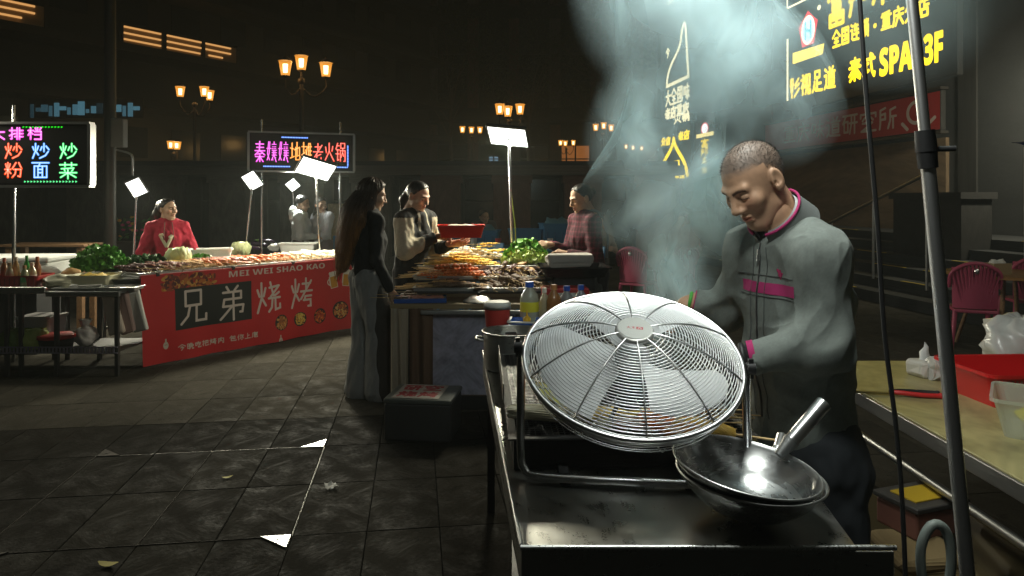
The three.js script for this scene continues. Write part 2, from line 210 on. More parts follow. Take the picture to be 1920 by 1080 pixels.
// ---------------------------------------------------------------- buildings behind the plaza
const BM = {
  brick: mat(0.14, 0.06, 0.04, 0.85, 0, { map: TX.blotch, bumpMap: TX.grit, bumpScale: 0.01 }), dark: mat(0.03, 0.029, 0.026, 0.85, 0, { map: TX.blotch }), pane: mat(0.012, 0.013, 0.014, 0.12),
  stone: mat(0.13, 0.105, 0.085, 0.85, 0, { map: TX.blotch, bumpMap: TX.grit, bumpScale: 0.01 }), frame: mat(0.04, 0.035, 0.03, 0.5, 0.4), conc: mat(0.04, 0.042, 0.042, 0.9, 0, { map: TX.blotch, bumpMap: TX.grit, bumpScale: 0.006 }),
};
{ // low arcade straight behind the left stalls
  const t = thing('arcade_building', 'low arcade building of red brown pillars and dark shop glass behind the left stalls', 'building', V(-6, 0, -15.2));
  part(t, 'wall', [box(19, 2.3, 0.3, 0, 1.15, -1.2), box(19, 0.3, 1.5, 0, 2.15, -0.5)], BM.dark);
  for (let i = 0; i < 13; i++) part(t, 'pillar', [box(0.78, 2, 0.5, -9 + i * 1.5, 1, 0), box(0.86, 0.25, 0.56, -9 + i * 1.5, 0.125, 0), box(0.86, 0.16, 0.56, -9 + i * 1.5, 1.92, 0)], i > 8 ? BM.brick : BM.stone);
  for (let i = 0; i < 12; i++) { const w = new THREE.Group(); w.name = 'window'; w.position.set(-8.25 + i * 1.5, 1.05, -1.0); t.add(w); part(w, 'pane', box(0.64, 1.8, 0.02), BM.pane); part(w, 'frame', [box(0.04, 1.8, 0.06, -0.34), box(0.04, 1.8, 0.06, 0.34), box(0.72, 0.05, 0.06, 0, 0.92, 0), box(0.64, 0.04, 0.05, 0, 0.4, 0)], BM.frame); }
  part(t, 'cornice', box(19.2, 0.2, 0.6, 0, 2.1, 0.1), BM.stone);
}
{ // block with dim lit windows beyond the skewer stall
  const t = thing('shop_building', 'shop block with a few dim orange lit windows beyond the skewer stall', 'building', V(5.6, 0, -62)); t.scale.setScalar(2.58);
  part(t, 'wall', [box(13, 11, 0.3, 0, 5.5, -0.45), box(13, 0.4, 1, 0, 3.4, 0)], BM.dark);
  const lit = [glow(0.9, 0.3, 0.07, 0.28), glow(0.55, 0.2, 0.07, 0.1), glow(0.3, 0.5, 0.7, 0.5)];
  for (let j = 0; j < 3; j++) for (let i = 0; i < 9; i++) {
    const w = new THREE.Group(); w.name = 'window'; w.position.set(-5.6 + i * 1.4, 1.75 + j * 3.1, -0.28); t.add(w);
    const k = (i * 7 + j * 5) % 9, on = j < 1 && (i === 4 || i === 2 || i === 6) ? (i === 2 ? 2 : i === 4 ? 0 : 1) : -1;
    part(w, 'pane', box(i === 2 && on === 2 ? 0.3 : 0.95, on === 2 ? 0.55 : 1.3, 0.03), on >= 0 ? lit[on] : BM.pane);
    part(w, 'frame', [box(0.06, 1.4, 0.1, -0.5), box(0.06, 1.4, 0.1, 0.5), box(1.06, 0.06, 0.1, 0, 0.72), box(0.05, 1.3, 0.06), box(0.95, 0.04, 0.06, 0, 0.2)], BM.frame);
    part(t, 'pier', box(0.36, 3.1, 0.36, -6.3 + i * 1.4, 1.55 + j * 3.6, -0.2), k % 3 ? BM.brick : BM.stone);
  }
}
solo('light_box_sign', 'small white light box sign glowing left of the floodlight pole', 'sign', box(0.72, 0.13, 0.06), glow(0.85, 0.82, 0.6, 1.3), at(949, 325, 19.5));
solo('light_box_sign', 'small blue white shop light box glowing right of the floodlight pole', 'sign', [box(0.26, 0.55, 0.06)].map((g) => g)[0], glow(0.35, 0.62, 0.85, 0.6), at(1004, 345, 20.5));
{ // tall block on the left with warm lit balcony ceilings
  const D = V(0.527, 0, -0.85), O = V(-18.26, 0, -28), turn = Math.atan2(0.85, 0.527);
  const t = thing('balcony_building', 'tall dark block at the top left with warm lit slatted balcony ceilings', 'building', O, turn);
  part(t, 'wall', [box(40, 24, 0.6, 6, 12, -1.9), ...[2.6, 5.7, 8.0, 11, 14].map((y) => box(40, 0.35, 2.2, 6, y, -0.8))], BM.dark);
  const amber = glow(1, 0.5, 0.16, 0.75), tan = mat(0.42, 0.3, 0.18, 0.8);
  for (const [x0, y0, n, m] of [[-4.6, 8.9, 3, 4], [4.6, 8.85, 3, 3]]) for (let i = 0; i < n; i++) {
    const w = new THREE.Group(); w.name = 'window'; w.position.set(x0 + i * 2.05, y0, -1.35); t.add(w);
    part(w, 'pane', box(1.9, 0.95, 0.03, 0, 0, -0.03), tan);
    for (let k = 0; k < m; k++) part(w, 'lamp_strip', box(i === n - 1 && k > 1 ? 0.8 : 1.75, 0.075, 0.05, i === n - 1 ? -0.3 : 0, 0.4 - k * 0.28, 0.02), amber);
    part(w, 'frame', [box(0.1, 1.1, 0.16, -0.98), box(0.1, 1.1, 0.16, 0.98)], BM.frame);
  }
  for (let j = 0; j < 3; j++) for (let i = 0; i < 14; i++) part(t, 'dark_window', box(1.5, 1.4, 0.06, -12 + i * 2.7, 4.1 + j * 3.1 + (j > 0 ? 3 : 0), -1.57), BM.pane);
}
{ const t = thing('shop_sign', 'row of blurred pale blue lit panels low on the tall left block', 'sign', at(160, 203, 26)); part(t, 'backing', box(4.2, 0.7, 0.06, 0, 0, -0.06), BM.dark); for (let i = 0; i < 18; i++) part(t, 'lit_panel', box(0.1 + 0.06 * (i % 3), 0.5 - 0.12 * (i * 7 % 4), 0.06, i * 0.225 - 1.95, 0.05 * (i % 3) - 0.1, 0), glow(0.16, 0.42, 0.55, i === 11 || i === 12 ? 0.03 : i < 4 ? 0.07 + 0.03 * i : 0.22 + 0.05 * (i % 3))); }
// ---------------------------------------------------------------- the long facade on the right: X = 10 - 0.161 d
const FT = Math.atan2(-0.987, 0.159), onF = (d, h, out = 0) => V(10 - 0.161 * d - out * 0.987, h, -d + out * 0.159);
const sOf = (px) => 10 / ((px - 960) / F + 0.161);        // how far ahead the facade is at picture column px
{
  const t = thing('street_facade', 'long dark building facade along the right carrying the tall lit signs', 'building', onF(15.8, 0), FT);
  part(t, 'wall', box(23.4, 13, 0.6, 0, 6.5, -0.32), BM.conc);
  part(t, 'base_wall', box(9.3, 2.62, 0.2, -1.7, 1.31, -0.05), mat(0.22, 0.15, 0.085, 0.9, 0, { map: TX.blotch, bumpMap: TX.grit, bumpScale: 0.008 }));
  for (let i = 0; i < 7; i++) part(t, 'pilaster', box(0.4, 12.6, 0.06, -10.2 + i * 3.4, 6.3, -0.01), BM.dark);
  for (let i = 0; i < 6; i++) for (let j = 0; j < 2; j++) { const w = new THREE.Group(); w.name = 'window'; w.position.set(-8.5 + i * 3.4, 8.4 + j * 2.4, -0.01); t.add(w); part(w, 'pane', box(2, 1.4, 0.04), BM.pane); part(w, 'frame', [box(0.08, 1.5, 0.1, -1.03), box(0.08, 1.5, 0.1, 1.03), box(2.1, 0.08, 0.1, 0, 0.74), box(2.1, 0.08, 0.1, 0, -0.74), box(0.06, 1.4, 0.08)], BM.frame); }
}
function facadeSign(name, label, px0, px1, h0, h1, W, H, draw, k, board = 0.12, dark = true) {
  const d0 = sOf(px0), d1 = sOf(px1), w = (d0 - d1) * 1.0129, h = h1 - h0, t = thing(name, label, 'sign', onF((d0 + d1) / 2, h0 + h / 2, 0.14), FT);
  const tex = canvas(W, H, (c) => { c.fillStyle = '#000'; c.fillRect(0, 0, W, H); draw(c, (px) => (d0 - sOf(px)) / (d0 - d1) * W, (m) => (h1 - m) / h * H); });
  part(t, 'board', rbox(w + 0.06, h + 0.06, board, 0.02, 0, 0, -board / 2 - 0.003), BM.dark);
  part(t, 'lit_lettering', new THREE.PlaneGeometry(w, h), (() => { const m = glow(1, 1, 1, k, { emissiveMap: tex, roughness: 0.4 }); m.color.setRGB(0.015, 0.02, 0.022); return m; })());
  return t;
}
const YEL = '#ffd800', CREAM = '#f2e6b4';
{
  const s = facadeSign('spa_sign', 'large dark sign with glowing yellow lettering and an H emblem, upper right', 1480, 1806, 3.72, 6.9, 1500, 880, (c, X, Y) => {
    const row = (text, a, b, h0, h1, lw) => { const n = text.length, w = (X(b) - X(a)) / n; hanLine(c, text, X(a), Y(h1), w * 0.86, Y(h0) - Y(h1), w * 0.14, YEL, lw); };
    row('影视足道', 1491, 1580, 4.0, 4.52, 21); row('泰式', 1603, 1656, 4.02, 4.55, 21);
    c.fillStyle = YEL; const lat_ = (s, a, b, h0, h1) => { c.save(); c.font = 'bold 200px sans-serif'; const m = c.measureText(s); c.translate(X(a), Y(h0)); c.scale((X(b) - X(a)) / m.width, (Y(h0) - Y(h1)) / 146); c.fillText(s, 0, 0); c.lineWidth = 14; c.strokeStyle = YEL; c.strokeText(s, 0, 0); c.restore(); };
    lat_('SPA', 1660, 1722, 4.02, 4.55); lat_('3F', 1744, 1782, 4.02, 4.55);
    row('全国连锁', 1572, 1643, 4.9, 5.3, 17); c.beginPath(); c.arc(X(1652), Y(5.08), 15, 0, 7); c.fill(); row('重庆分店', 1664, 1760, 4.9, 5.3, 17);
    row('富邦京', 1563, 1696, 5.42, 6.3, 30);
    c.fillStyle = '#ffdc50'; c.beginPath(); c.moveTo(X(1496), Y(5.14)); c.lineTo(X(1556), Y(5.1)); c.lineTo(X(1553), Y(4.86)); c.lineTo(X(1496), Y(4.86)); c.fill();
    c.save(); c.translate(X(1525), Y(5.56)); const sx = (X(1543) - X(1507)) / 2, sy = Y(5.12) - Y(5.56); c.scale(sx / 100, sy / 100);
    c.fillStyle = '#e0303a'; c.beginPath(); for (let i = 0; i < 10; i++) { const r = i % 2 ? 84 : 106, a = -PI / 2 + i * PI / 5; c.lineTo(Math.cos(a) * r, Math.sin(a) * r); } c.fill();
    c.fillStyle = '#fff0d0'; c.beginPath(); c.ellipse(0, 0, 72, 80, 0, 0, 7); c.fill(); c.fillStyle = '#bfe4e6'; c.beginPath(); c.ellipse(0, 0, 58, 66, 0, 0, 7); c.fill();
    c.strokeStyle = '#3fa8b8'; c.lineWidth = 13; c.beginPath(); c.moveTo(-28, -44); c.lineTo(-28, 44); c.moveTo(28, -44); c.lineTo(28, 44); c.moveTo(-28, 6); c.bezierCurveTo(-10, -14, 10, 20, 28, 0); c.stroke(); c.restore();
    c.fillStyle = CREAM; c.beginPath(); c.ellipse(X(1546), Y(5.98), 20, 17, 0, 0, 7); c.fill(); c.fillRect(X(1484.5), Y(5.55), 22, Y(3.98) - Y(5.55)); c.fillRect(X(1484.5), 0, 16, Y(6.35)); c.fillRect(X(1484.5), Y(6.35), 380, 14);
  }, 2.2);
  areaLight(s, V(0, 0, 0.03), V(0, 0, 5), 4.8, 1.6, 0.3, [1, 0.8, 0.1]);
  facadeSign('bottle_sign', 'tall lit sign with a white bottle outline over white lettering', 1246, 1306, 4.15, 9.3, 420, 1000, (c, X, Y) => {
    c.strokeStyle = CREAM; c.lineWidth = 26; c.lineJoin = 'round'; c.beginPath(); c.moveTo(X(1257), Y(5.62)); c.bezierCurveTo(X(1258), Y(6.5), X(1281), Y(6.5), X(1284), Y(7.1)); c.lineTo(X(1286), Y(7.35)); c.quadraticCurveTo(X(1291), Y(7.75), X(1293), Y(7.3)); c.lineTo(X(1298), Y(5.66)); c.closePath(); c.stroke();
    hanLine(c, '大全国味', X(1255), Y(5.46), 70, Y(4.86) - Y(5.46), 10, CREAM, 17); hanLine(c, '老店重庆', X(1254), Y(4.82), 70, 82, 10, CREAM, 18); c.fillStyle = CREAM; hanLine(c, '火锅', X(1271), Y(4.42), 90, 50, 14, CREAM, 13);
    hanLine(c, '今', X(1256), Y(7.0), 46, 70, 0, CREAM, 13); hanLine(c, '上大老火', X(1258), Y(8.9), 60, 64, 10, CREAM, 11); c.fillRect(X(1256), Y(9.1), 220, 10);
  }, 1.7);
  facadeSign('bottle_sign', 'lower lit sign with a yellow flask outline and yellow lettering', 1240, 1302, 2.05, 4.05, 420, 420, (c, X, Y) => {
    c.strokeStyle = YEL; c.lineWidth = 34; c.lineJoin = 'round'; c.beginPath(); c.moveTo(X(1244), Y(2.2)); c.bezierCurveTo(X(1244), Y(3.0), X(1268), Y(3.1), X(1270), Y(3.65)); c.bezierCurveTo(X(1274), Y(3.1), X(1294), Y(2.95), X(1296), Y(2.25)); c.stroke();
    hanLine(c, '分店', X(1247), Y(3.76), 56, 62, 8, YEL, 15); hanLine(c, '老店', X(1279), Y(3.85), 62, 66, 8, YEL, 15); hanLine(c, '火锅', X(1260), Y(2.85), 66, 60, 10, YEL, 15); hanLine(c, '重庆味道', X(1251), Y(2.38), 60, 34, 10, YEL, 10);
  }, 1.7);
  facadeSign('emblem_sign', 'narrow upright lit sign with a small round emblem over yellow characters', 1312, 1347, 2.2, 4.0, 300, 560, (c, X, Y) => {
    c.fillStyle = '#fff'; c.beginPath(); c.arc(150, 75, 56, 0, 7); c.fill(); c.strokeStyle = '#e05050'; c.lineWidth = 12; c.stroke(); c.fillStyle = '#ffe890'; c.fillRect(10, 118, 280, 40);
    c.strokeStyle = YEL; c.lineWidth = 14; c.lineCap = 'round'; ['富', '邦', '足', '道'].forEach((k, i) => han(c, k, i < 2 ? 90 : 110, 175 + i * 95, i < 2 ? 120 : 70, i < 2 ? 84 : 60));
  }, 1.3);
  // unlit red banner under the big sign
  const d0 = sOf(1458), d1 = sOf(1798), w = (d0 - d1) * 1.0129, b = thing('shop_banner', 'unlit dark red shop banner with pale lettering under the large yellow sign', 'banner', onF((d0 + d1) / 2, 3.08, 0.36), FT);
  const tex = canvas(1400, 180, (c, W, H) => { c.fillStyle = '#c01c22'; c.fillRect(0, 0, W, H); hanLine(c, '重庆味道研究所', 210, 28, 118, 122, 18, '#e8d8d0', 13); c.strokeStyle = '#e8d8d0'; c.lineWidth = 18; c.beginPath(); c.arc(1265, 82, 52, 0, 7); c.stroke(); c.beginPath(); c.moveTo(1210, 160); c.lineTo(1180, 130); c.moveTo(1320, 160); c.lineTo(1370, 120); c.stroke(); });
  part(b, 'board', rbox(w, 0.72, 0.1, 0.02, 0, 0, -0.055), BM.dark); part(b, 'printed_face', new THREE.PlaneGeometry(w - 0.04, 0.68), mat(0.8, 0.8, 0.8, 0.6, 0, { map: tex }));
  part(b, 'frame', [box(w + 0.08, 0.05, 0.16, 0, 0.39, -0.04), box(w + 0.08, 0.05, 0.16, 0, -0.39, -0.04)], BM.frame);
}
{ // steps up to the facade, with yellow nosings, and the sloping hand rail
  const T = Math.atan2(0.134, 1), t = thing('entrance_steps', 'broad dark stone steps with worn yellow edge strips up to the right facade', 'steps', V(5.75, 0, -6.9), T);
  const L = 14;
  for (let i = 0; i < 6; i++) { part(t, 'step', box(0.42 + (i === 5 ? 2.4 : 0), 0.15, L, 0.21 + i * 0.36 + (i === 5 ? 1.2 : 0), 0.075 + i * 0.15, -L / 2 + 1), BM.conc); if (i) part(t, 'riser', box(0.3, i * 0.15, L, 0.3 + i * 0.36, i * 0.075 - 0.001, -L / 2 + 1.0), BM.dark); }
  const ym = mat(0.5, 0.36, 0.03, 0.7, 0, { map: TX.blotch });
  for (let i = 0; i < 6; i++) for (let j = 0; j < 5; j++) if ((i * 3 + j) % 4 !== 1) part(t, 'edge_strip', box(0.05, 0.006, rr(0.5, 1.0), 0.035 + i * 0.36, 0.153 + i * 0.15, -0.2 - j * 2 - rr(0, 1)), ym);
  const h = thing('hand_rail', 'sloping grey steel hand rail in front of the brown wall on the right', 'hand rail', V(0, 0, 0));
  const a = at(1556, 418, 12.2), b2 = at(1745, 322, 9.2), mid = a.clone().lerp(b2, 0.5);
  part(h, 'rail', [rod(a, b2, 0.025), ball(0.03, a.x, a.y, a.z), ball(0.03, b2.x, b2.y, b2.z)], M.galv);
  for (const k of [0.02, 0.5, 0.97]) { const p = a.clone().lerp(b2, k); part(h, 'post', rod(p, V(p.x, 0.3, p.z), 0.018), M.galv); }
  solo('low_wall', 'low dark wall block in the shade behind the pole on the right', 'wall', join(box(0.5, 1.5, 1.5, 0, 0.75, 0), box(0.6, 0.1, 1.6, 0, 1.55, 0)), BM.dark, V(6.75, 0, -11.2), T);
}
// ---------------------------------------------------------------- trees
function tree(label, p, h, spread, seed, n) {
  const r = rng(seed), t = thing('plaza_tree', label, 'tree', p), limbs = [], tips = [];
  limbs.push(pipe([V(0, 0, 0), V(0.08, h * 0.2, 0.05), V(-0.05, h * 0.42, 0), V(0.1, h * 0.62, 0.1)], 0.13, 20, 8));
  for (let i = 0; i < 9; i++) { const a = r() * 2 * PI, y0 = h * (0.34 + 0.28 * r()), R1 = spread * (0.5 + 0.5 * r()), e = V(Math.cos(a) * R1, y0 + h * (0.15 + 0.28 * r()), Math.sin(a) * R1); limbs.push(pipe([V(0, y0, 0), V(e.x * 0.4, y0 + (e.y - y0) * 0.55, e.z * 0.4), e], 0.045, 12, 6)); tips.push(e); for (let k = 0; k < 3; k++) tips.push(e.clone().add(V((r() - 0.5) * spread, (r() - 0.2) * h * 0.2, (r() - 0.5) * spread))); }
  part(t, 'trunk', limbs, M.bark);
  const g = new THREE.PlaneGeometry(0.13, 0.06, 2, 1); g.attributes.position.setZ(1, 0.015); g.attributes.position.setZ(4, 0.015); g.computeVertexNormals();
  const im = new THREE.InstancedMesh(g, mat(0.06, 0.075, 0.025, 0.7, 0, { side: THREE.DoubleSide }), n), q = new THREE.Object3D();
  for (let i = 0; i < n; i++) { const c = tips[r() * tips.length | 0], k = Math.cbrt(r()) * spread * 0.42, u = r() * 2 * PI, w = r() * 2 - 1, s = Math.sqrt(1 - w * w); q.position.set(c.x + k * s * Math.cos(u), c.y + k * w * 0.7, c.z + k * s * Math.sin(u)); q.rotation.set(r() * 6, r() * 6, r() * 6); q.scale.setScalar(0.7 + r()); q.updateMatrix(); im.setMatrixAt(i, q.matrix); const b = 0.7 + 0.6 * r(); im.setColorAt(i, new THREE.Color().setRGB(b, b, b * 0.9)); }
  im.name = 'crown'; im.userData.kind = 'stuff'; t.add(im);
}
tree('dark leafy tree with a lamp lit trunk behind the skewer stall floodlight', V(1.35, 0, -58), 15, 4.5, 11, 5200);
tree('dark tree hardly lit above the shop block, left of the bottle sign', V(7.5, 0, -57), 17, 5, 12, 4200);
tree('dark tree beside the farthest amber lamps over the arcade', V(-5, 0, -58), 17, 5.5, 13, 4200);
// column, planter and bench behind the left stalls
{
  const t = thing('utility_column', 'tall dark steel column with a grey cabinet box behind the left stall', 'column', V(-5.1, 0, -9.0));
  part(t, 'shaft', [cyl(0.075, 0.06, 7.2, 0, 0, 0, 14), cyl(0.13, 0.1, 0.25, 0, 0, 0, 14)], mat(0.08, 0.075, 0.065, 0.5, 0.6)); part(t, 'cabinet', rbox(0.16, 0.36, 0.12, 0.015, 0.15, 2.33, 0.06), mat(0.2, 0.2, 0.18, 0.6));
  part(t, 'bracket', pipe([V(0.1, 2.12, 0.03), V(0.25, 2.08, 0.03), V(0.3, 2.02, 0.03), V(0.3, 1.8, 0.03)], 0.015, 16, 6), M.galv);
  const f = thing('flower_planter', 'planter with pink and yellow flowers beside the dark column', 'planter', V(-5.25, 0, -10.0));
  part(f, 'box', rbox(0.9, 0.9, 0.4, 0.02, 0.05, 0.45, 0), mat(0.05, 0.04, 0.035, 0.8));
  const lv = [], fl = [[], []]; for (let i = 0; i < 70; i++) { const x = rr(-0.35, 0.4), z = rr(-0.15, 0.18), y = rr(0.95, 1.22); lv.push(mv(new THREE.PlaneGeometry(0.07, 0.03), x, y, z, rr(-1, 1), rr(0, 6), rr(-1, 1))); if (i % 3 === 0) fl[i % 2].push(ball(rr(0.015, 0.03), x, y + 0.03, z + 0.02, 1, 0.7, 1, 7)); }
  part(f, 'foliage', lv, mat(0.05, 0.16, 0.03, 0.7, 0, { side: THREE.DoubleSide })); part(f, 'blossom', fl[0], mat(0.75, 0.08, 0.25, 0.6)); part(f, 'blossom', fl[1], mat(0.7, 0.4, 0.05, 0.6));
  const b = thing('wooden_bench', 'wooden bench end standing behind the green herbs of the left stall', 'bench', V(-5.35, 0, -8.1));
  for (let i = 0; i < 4; i++) part(b, 'slat', rbox(0.95, 0.028, 0.09, 0.006, 0.1, 0.98 - i * 0.001, -0.15 + i * 0.1), M.wood);
  for (const x of [-0.3, 0.5]) part(b, 'leg', [box(0.06, 0.95, 0.06, x, 0.475, -0.12), box(0.06, 0.95, 0.06, x, 0.475, 0.12)], M.wood);
}
// ---------------------------------------------------------------- stall furniture and food helpers
const onY = (x, y, h) => at(x, y, F * (EYE - h) / (y - HY));       // the point at height h that is seen at (x, y)
const tray = (w, d, h, t = 0.004, flare = 0.012) => { const g = []; g.push(box(w, t, d, 0, t / 2, 0)); for (const [l, x, z, r] of [[w, 0, d / 2, 0], [w, 0, -d / 2, PI], [d, w / 2, 0, PI / 2], [d, -w / 2, 0, -PI / 2]]) { g.push(mv(new THREE.BoxGeometry(l + flare, h, t), x * 1.01, h / 2, z * 1.01, 0, r, 0)); g.push(mv(new RoundedBoxGeometry(l + 0.03, 0.006, 0.022, 1, 0.003), x * 1.03, h, z * 1.03, 0, r, 0)); } return join(g); };
const tub = (w, d, h, t = 0.003) => { const s = (k, r) => { const q = new THREE.Shape(), a = w / 2 * k, b = d / 2 * k; q.moveTo(-a + r, -b); q.lineTo(a - r, -b); q.quadraticCurveTo(a, -b, a, -b + r); q.lineTo(a, b - r); q.quadraticCurveTo(a, b, a - r, b); q.lineTo(-a + r, b); q.quadraticCurveTo(-a, b, -a, b - r); q.lineTo(-a, -b + r); q.quadraticCurveTo(-a, -b, -a + r, -b); return q.getPoints(5); };
  const lo = s(0.86, 0.03), hi = s(1, 0.035), pos = [], quad = (A, B, C, D) => pos.push(...A, ...B, ...C, ...A, ...C, ...D), n = lo.length;
  for (let i = 0; i < n - 1; i++) { const a = lo[i], b = lo[i + 1], c = hi[i + 1], e = hi[i]; quad([a.x, 0, -a.y], [b.x, 0, -b.y], [c.x, h, -c.y], [e.x, h, -e.y]); quad([e.x, h, -e.y], [c.x, h, -c.y], [c.x * 1.04, h + 0.002, -c.y * 1.05], [e.x * 1.04, h + 0.002, -e.y * 1.05]); quad([e.x * 1.04, h + 0.002, -e.y * 1.05], [c.x * 1.04, h + 0.002, -c.y * 1.05], [c.x * 1.04, h - 0.01, -c.y * 1.05], [e.x * 1.04, h - 0.01, -e.y * 1.05]); pos.push(0, 0.002, 0, b.x, 0.002, -b.y, a.x, 0.002, -a.y); }
  const g = new THREE.BufferGeometry(); g.setAttribute('position', new THREE.Float32BufferAttribute(pos, 3)); g.computeVertexNormals(); return strip(g); };
const two = (m) => { m.side = THREE.DoubleSide; return m; };
const FM = {
  meat: mat(0.3, 0.08, 0.045, 0.5, 0, { bumpMap: TX.grit, bumpScale: 0.004 }), dark: mat(0.1, 0.035, 0.03, 0.45), orange: mat(0.62, 0.17, 0.03, 0.42), tan: mat(0.55, 0.33, 0.13, 0.6), yellow: mat(0.74, 0.52, 0.09, 0.55), pale: mat(0.62, 0.53, 0.4, 0.5), white: mat(0.68, 0.66, 0.58, 0.45),
  green: mat(0.16, 0.3, 0.05, 0.55), brown: mat(0.17, 0.105, 0.06, 0.6), pink: mat(0.55, 0.24, 0.18, 0.45), leaf: two(mat(0.09, 0.3, 0.03, 0.55)), leafPale: two(mat(0.45, 0.58, 0.15, 0.5)), cab: two(mat(0.56, 0.62, 0.32, 0.5)), herb: two(mat(0.025, 0.1, 0.02, 0.6)),
};
// one skewer of each kind at the origin, its stick along +z; further ones are copies
const proto = {};
const shapes = {
  meat: () => [0, 1, 2, 3, 4].map((i) => rough(ball(0.017, 0, 0, -0.01 - i * 0.031, 1.15, 0.8, 1.05, 9), 0.006, 60, i)), balls: () => [0, 1, 2, 3].map((i) => ball(0.019, 0, 0, -0.015 - i * 0.037, 1, 0.95, 1, 10)),
  slab: () => [0, 1, 2].map((i) => rough(rbox(0.05, 0.013, 0.048, 0.004, 0, 0.003 * (i % 2), -0.02 - i * 0.052, 0, 0.15 * (i - 1)), 0.003, 50, i)), roll: () => [0, 1, 2, 3].map((i) => mv(cyl(0.015, 0.015, 0.03, 0, -0.015, 0, 9), 0, 0, -0.015 - i * 0.036, PI / 2 + 0.2, 0, 0.3)), fish: () => [rough(ball(0.1, 0, 0, -0.1, 0.24, 0.14, 1, 12), 0.004, 40)],
};
function skewer(kind, m, p, turn, label, group, tilt = 0, r = R) {
  const key = kind + m; let o;
  if (!proto[key]) { o = thing('skewer', label, 'skewer', p, turn, group); part(o, 'stick', cyl(0.0022, 0.0018, 0.34, 0, -0.17, 0, 5).rotateX(PI / 2).translate(0, 0, 0), M.stick); part(o, 'food', shapes[kind](), FM[m]); proto[key] = o; }
  else { o = copy(proto[key], p, turn, label); o.userData.group = group; }
  o.rotation.set(tilt, turn, 0, 'YXZ'); o.scale.setScalar(0.92 + 0.16 * r()); return o;
}
// a heap of many alike skewers under the ones that can be told apart
function heap(label, n, kind, m, place) {
  const t = thing('skewer_heap', label, 'skewers', V(0, 0, 0), 0, null, 'stuff'), a = new THREE.InstancedMesh(cyl(0.0022, 0.0018, 0.34, 0, -0.17, 0, 5).rotateX(PI / 2), M.stick, n), b = new THREE.InstancedMesh(join(shapes[kind]()), FM[m], n), q = new THREE.Object3D();
  for (let i = 0; i < n; i++) { const [p, turn, tilt] = place((i + 0.5) / n); q.position.copy(p); q.rotation.set(tilt, turn, 0, 'YXZ'); q.scale.setScalar(rr(0.9, 1.08)); q.updateMatrix(); a.setMatrixAt(i, q.matrix); b.setMatrixAt(i, q.matrix); const c = rr(0.75, 1.2); b.setColorAt(i, new THREE.Color().setRGB(c, c, c)); }
  a.name = 'stick'; b.name = 'food'; a.userData.kind = b.userData.kind = 'stuff'; t.add(a, b); return t;
}
// leafy heaps: many small curled leaves through a volume
function leaves(n, rx, ry, rz, s, seed, up = 0.5) { const r = rng(seed), g = []; for (let i = 0; i < n; i++) { const q = new THREE.PlaneGeometry(s * (0.7 + 0.6 * r()), s * (0.5 + 0.5 * r()), 3, 2), p = q.attributes.position; for (let k = 0; k < p.count; k++) p.setZ(k, 0.35 * s * Math.sin(p.getX(k) / s * 4 + i) + 0.2 * s * Math.cos(p.getY(k) / s * 5 + i * 2)); const a = r() * 2 * PI, u = Math.sqrt(r()), y = r(); mv(q, Math.cos(a) * u * rx, ry * (0.1 + 0.9 * y * (1 - 0.75 * u * u)), Math.sin(a) * u * rz, (r() - 0.5) * 2.4, r() * 6, (r() - 0.5) * 2 * up); g.push(q); } const o = join(g); o.computeVertexNormals(); return o; }
const cabbage = (s, seed) => { const g = [rough(ball(0.085 * s, 0, 0.075 * s, 0, 1.15, 0.85, 1, 16), 0.02 * s, 14 / s, seed)]; for (let i = 0; i < 9; i++) { const a = i * 0.7 + seed, q = new THREE.SphereGeometry(0.1 * s, 10, 7, 0, 1.5, 0.5, 1.5); g.push(rough(mv(q, 0, 0.07 * s, 0, 0.25, a, 0.15), 0.014 * s, 22, i)); } return join(g); };
const bag = (w, h, d, seed) => rough(ball(0.5, 0, 0.5, 0, 1, 1, 1, 26), 0.16, 3.2, seed).scale(w, h, d);
const bottleG = (r, h, neck) => lathe([[0, 0], [r * 0.92, 0], [r, 0.008], [r, h * 0.58], [r * 0.85, h * 0.7], [neck, h * 0.84], [neck, h * 0.93], [0, h * 0.93]], 18);
function bottle(label, p, r, h, col, cap, group, bandCol) {
  const t = thing('sauce_bottle', label, 'bottle', p, 0, group);
  part(t, 'body', bottleG(r, h, r * 0.4), mat(...col, 0.12, 0, { transmission: 0.35, thickness: 0, ior: 1.45 })); part(t, 'cap', [cyl(r * 0.48, r * 0.45, h * 0.13, 0, h * 0.87, 0, 14)], mat(...cap, 0.4));
  part(t, 'sauce', lathe([[0, 0.004], [r * 0.85, 0.004], [r * 0.9, h * 0.4], [0, h * 0.4]], 14), mat(col[0] * 0.5, col[1] * 0.4, col[2] * 0.3, 0.3)); if (bandCol) part(t, 'paper_band', cyl(r * 1.012, r * 1.012, h * 0.24, 0, h * 0.28, 0, 18, true), mat(...bandCol, 0.6));
  return t;
}
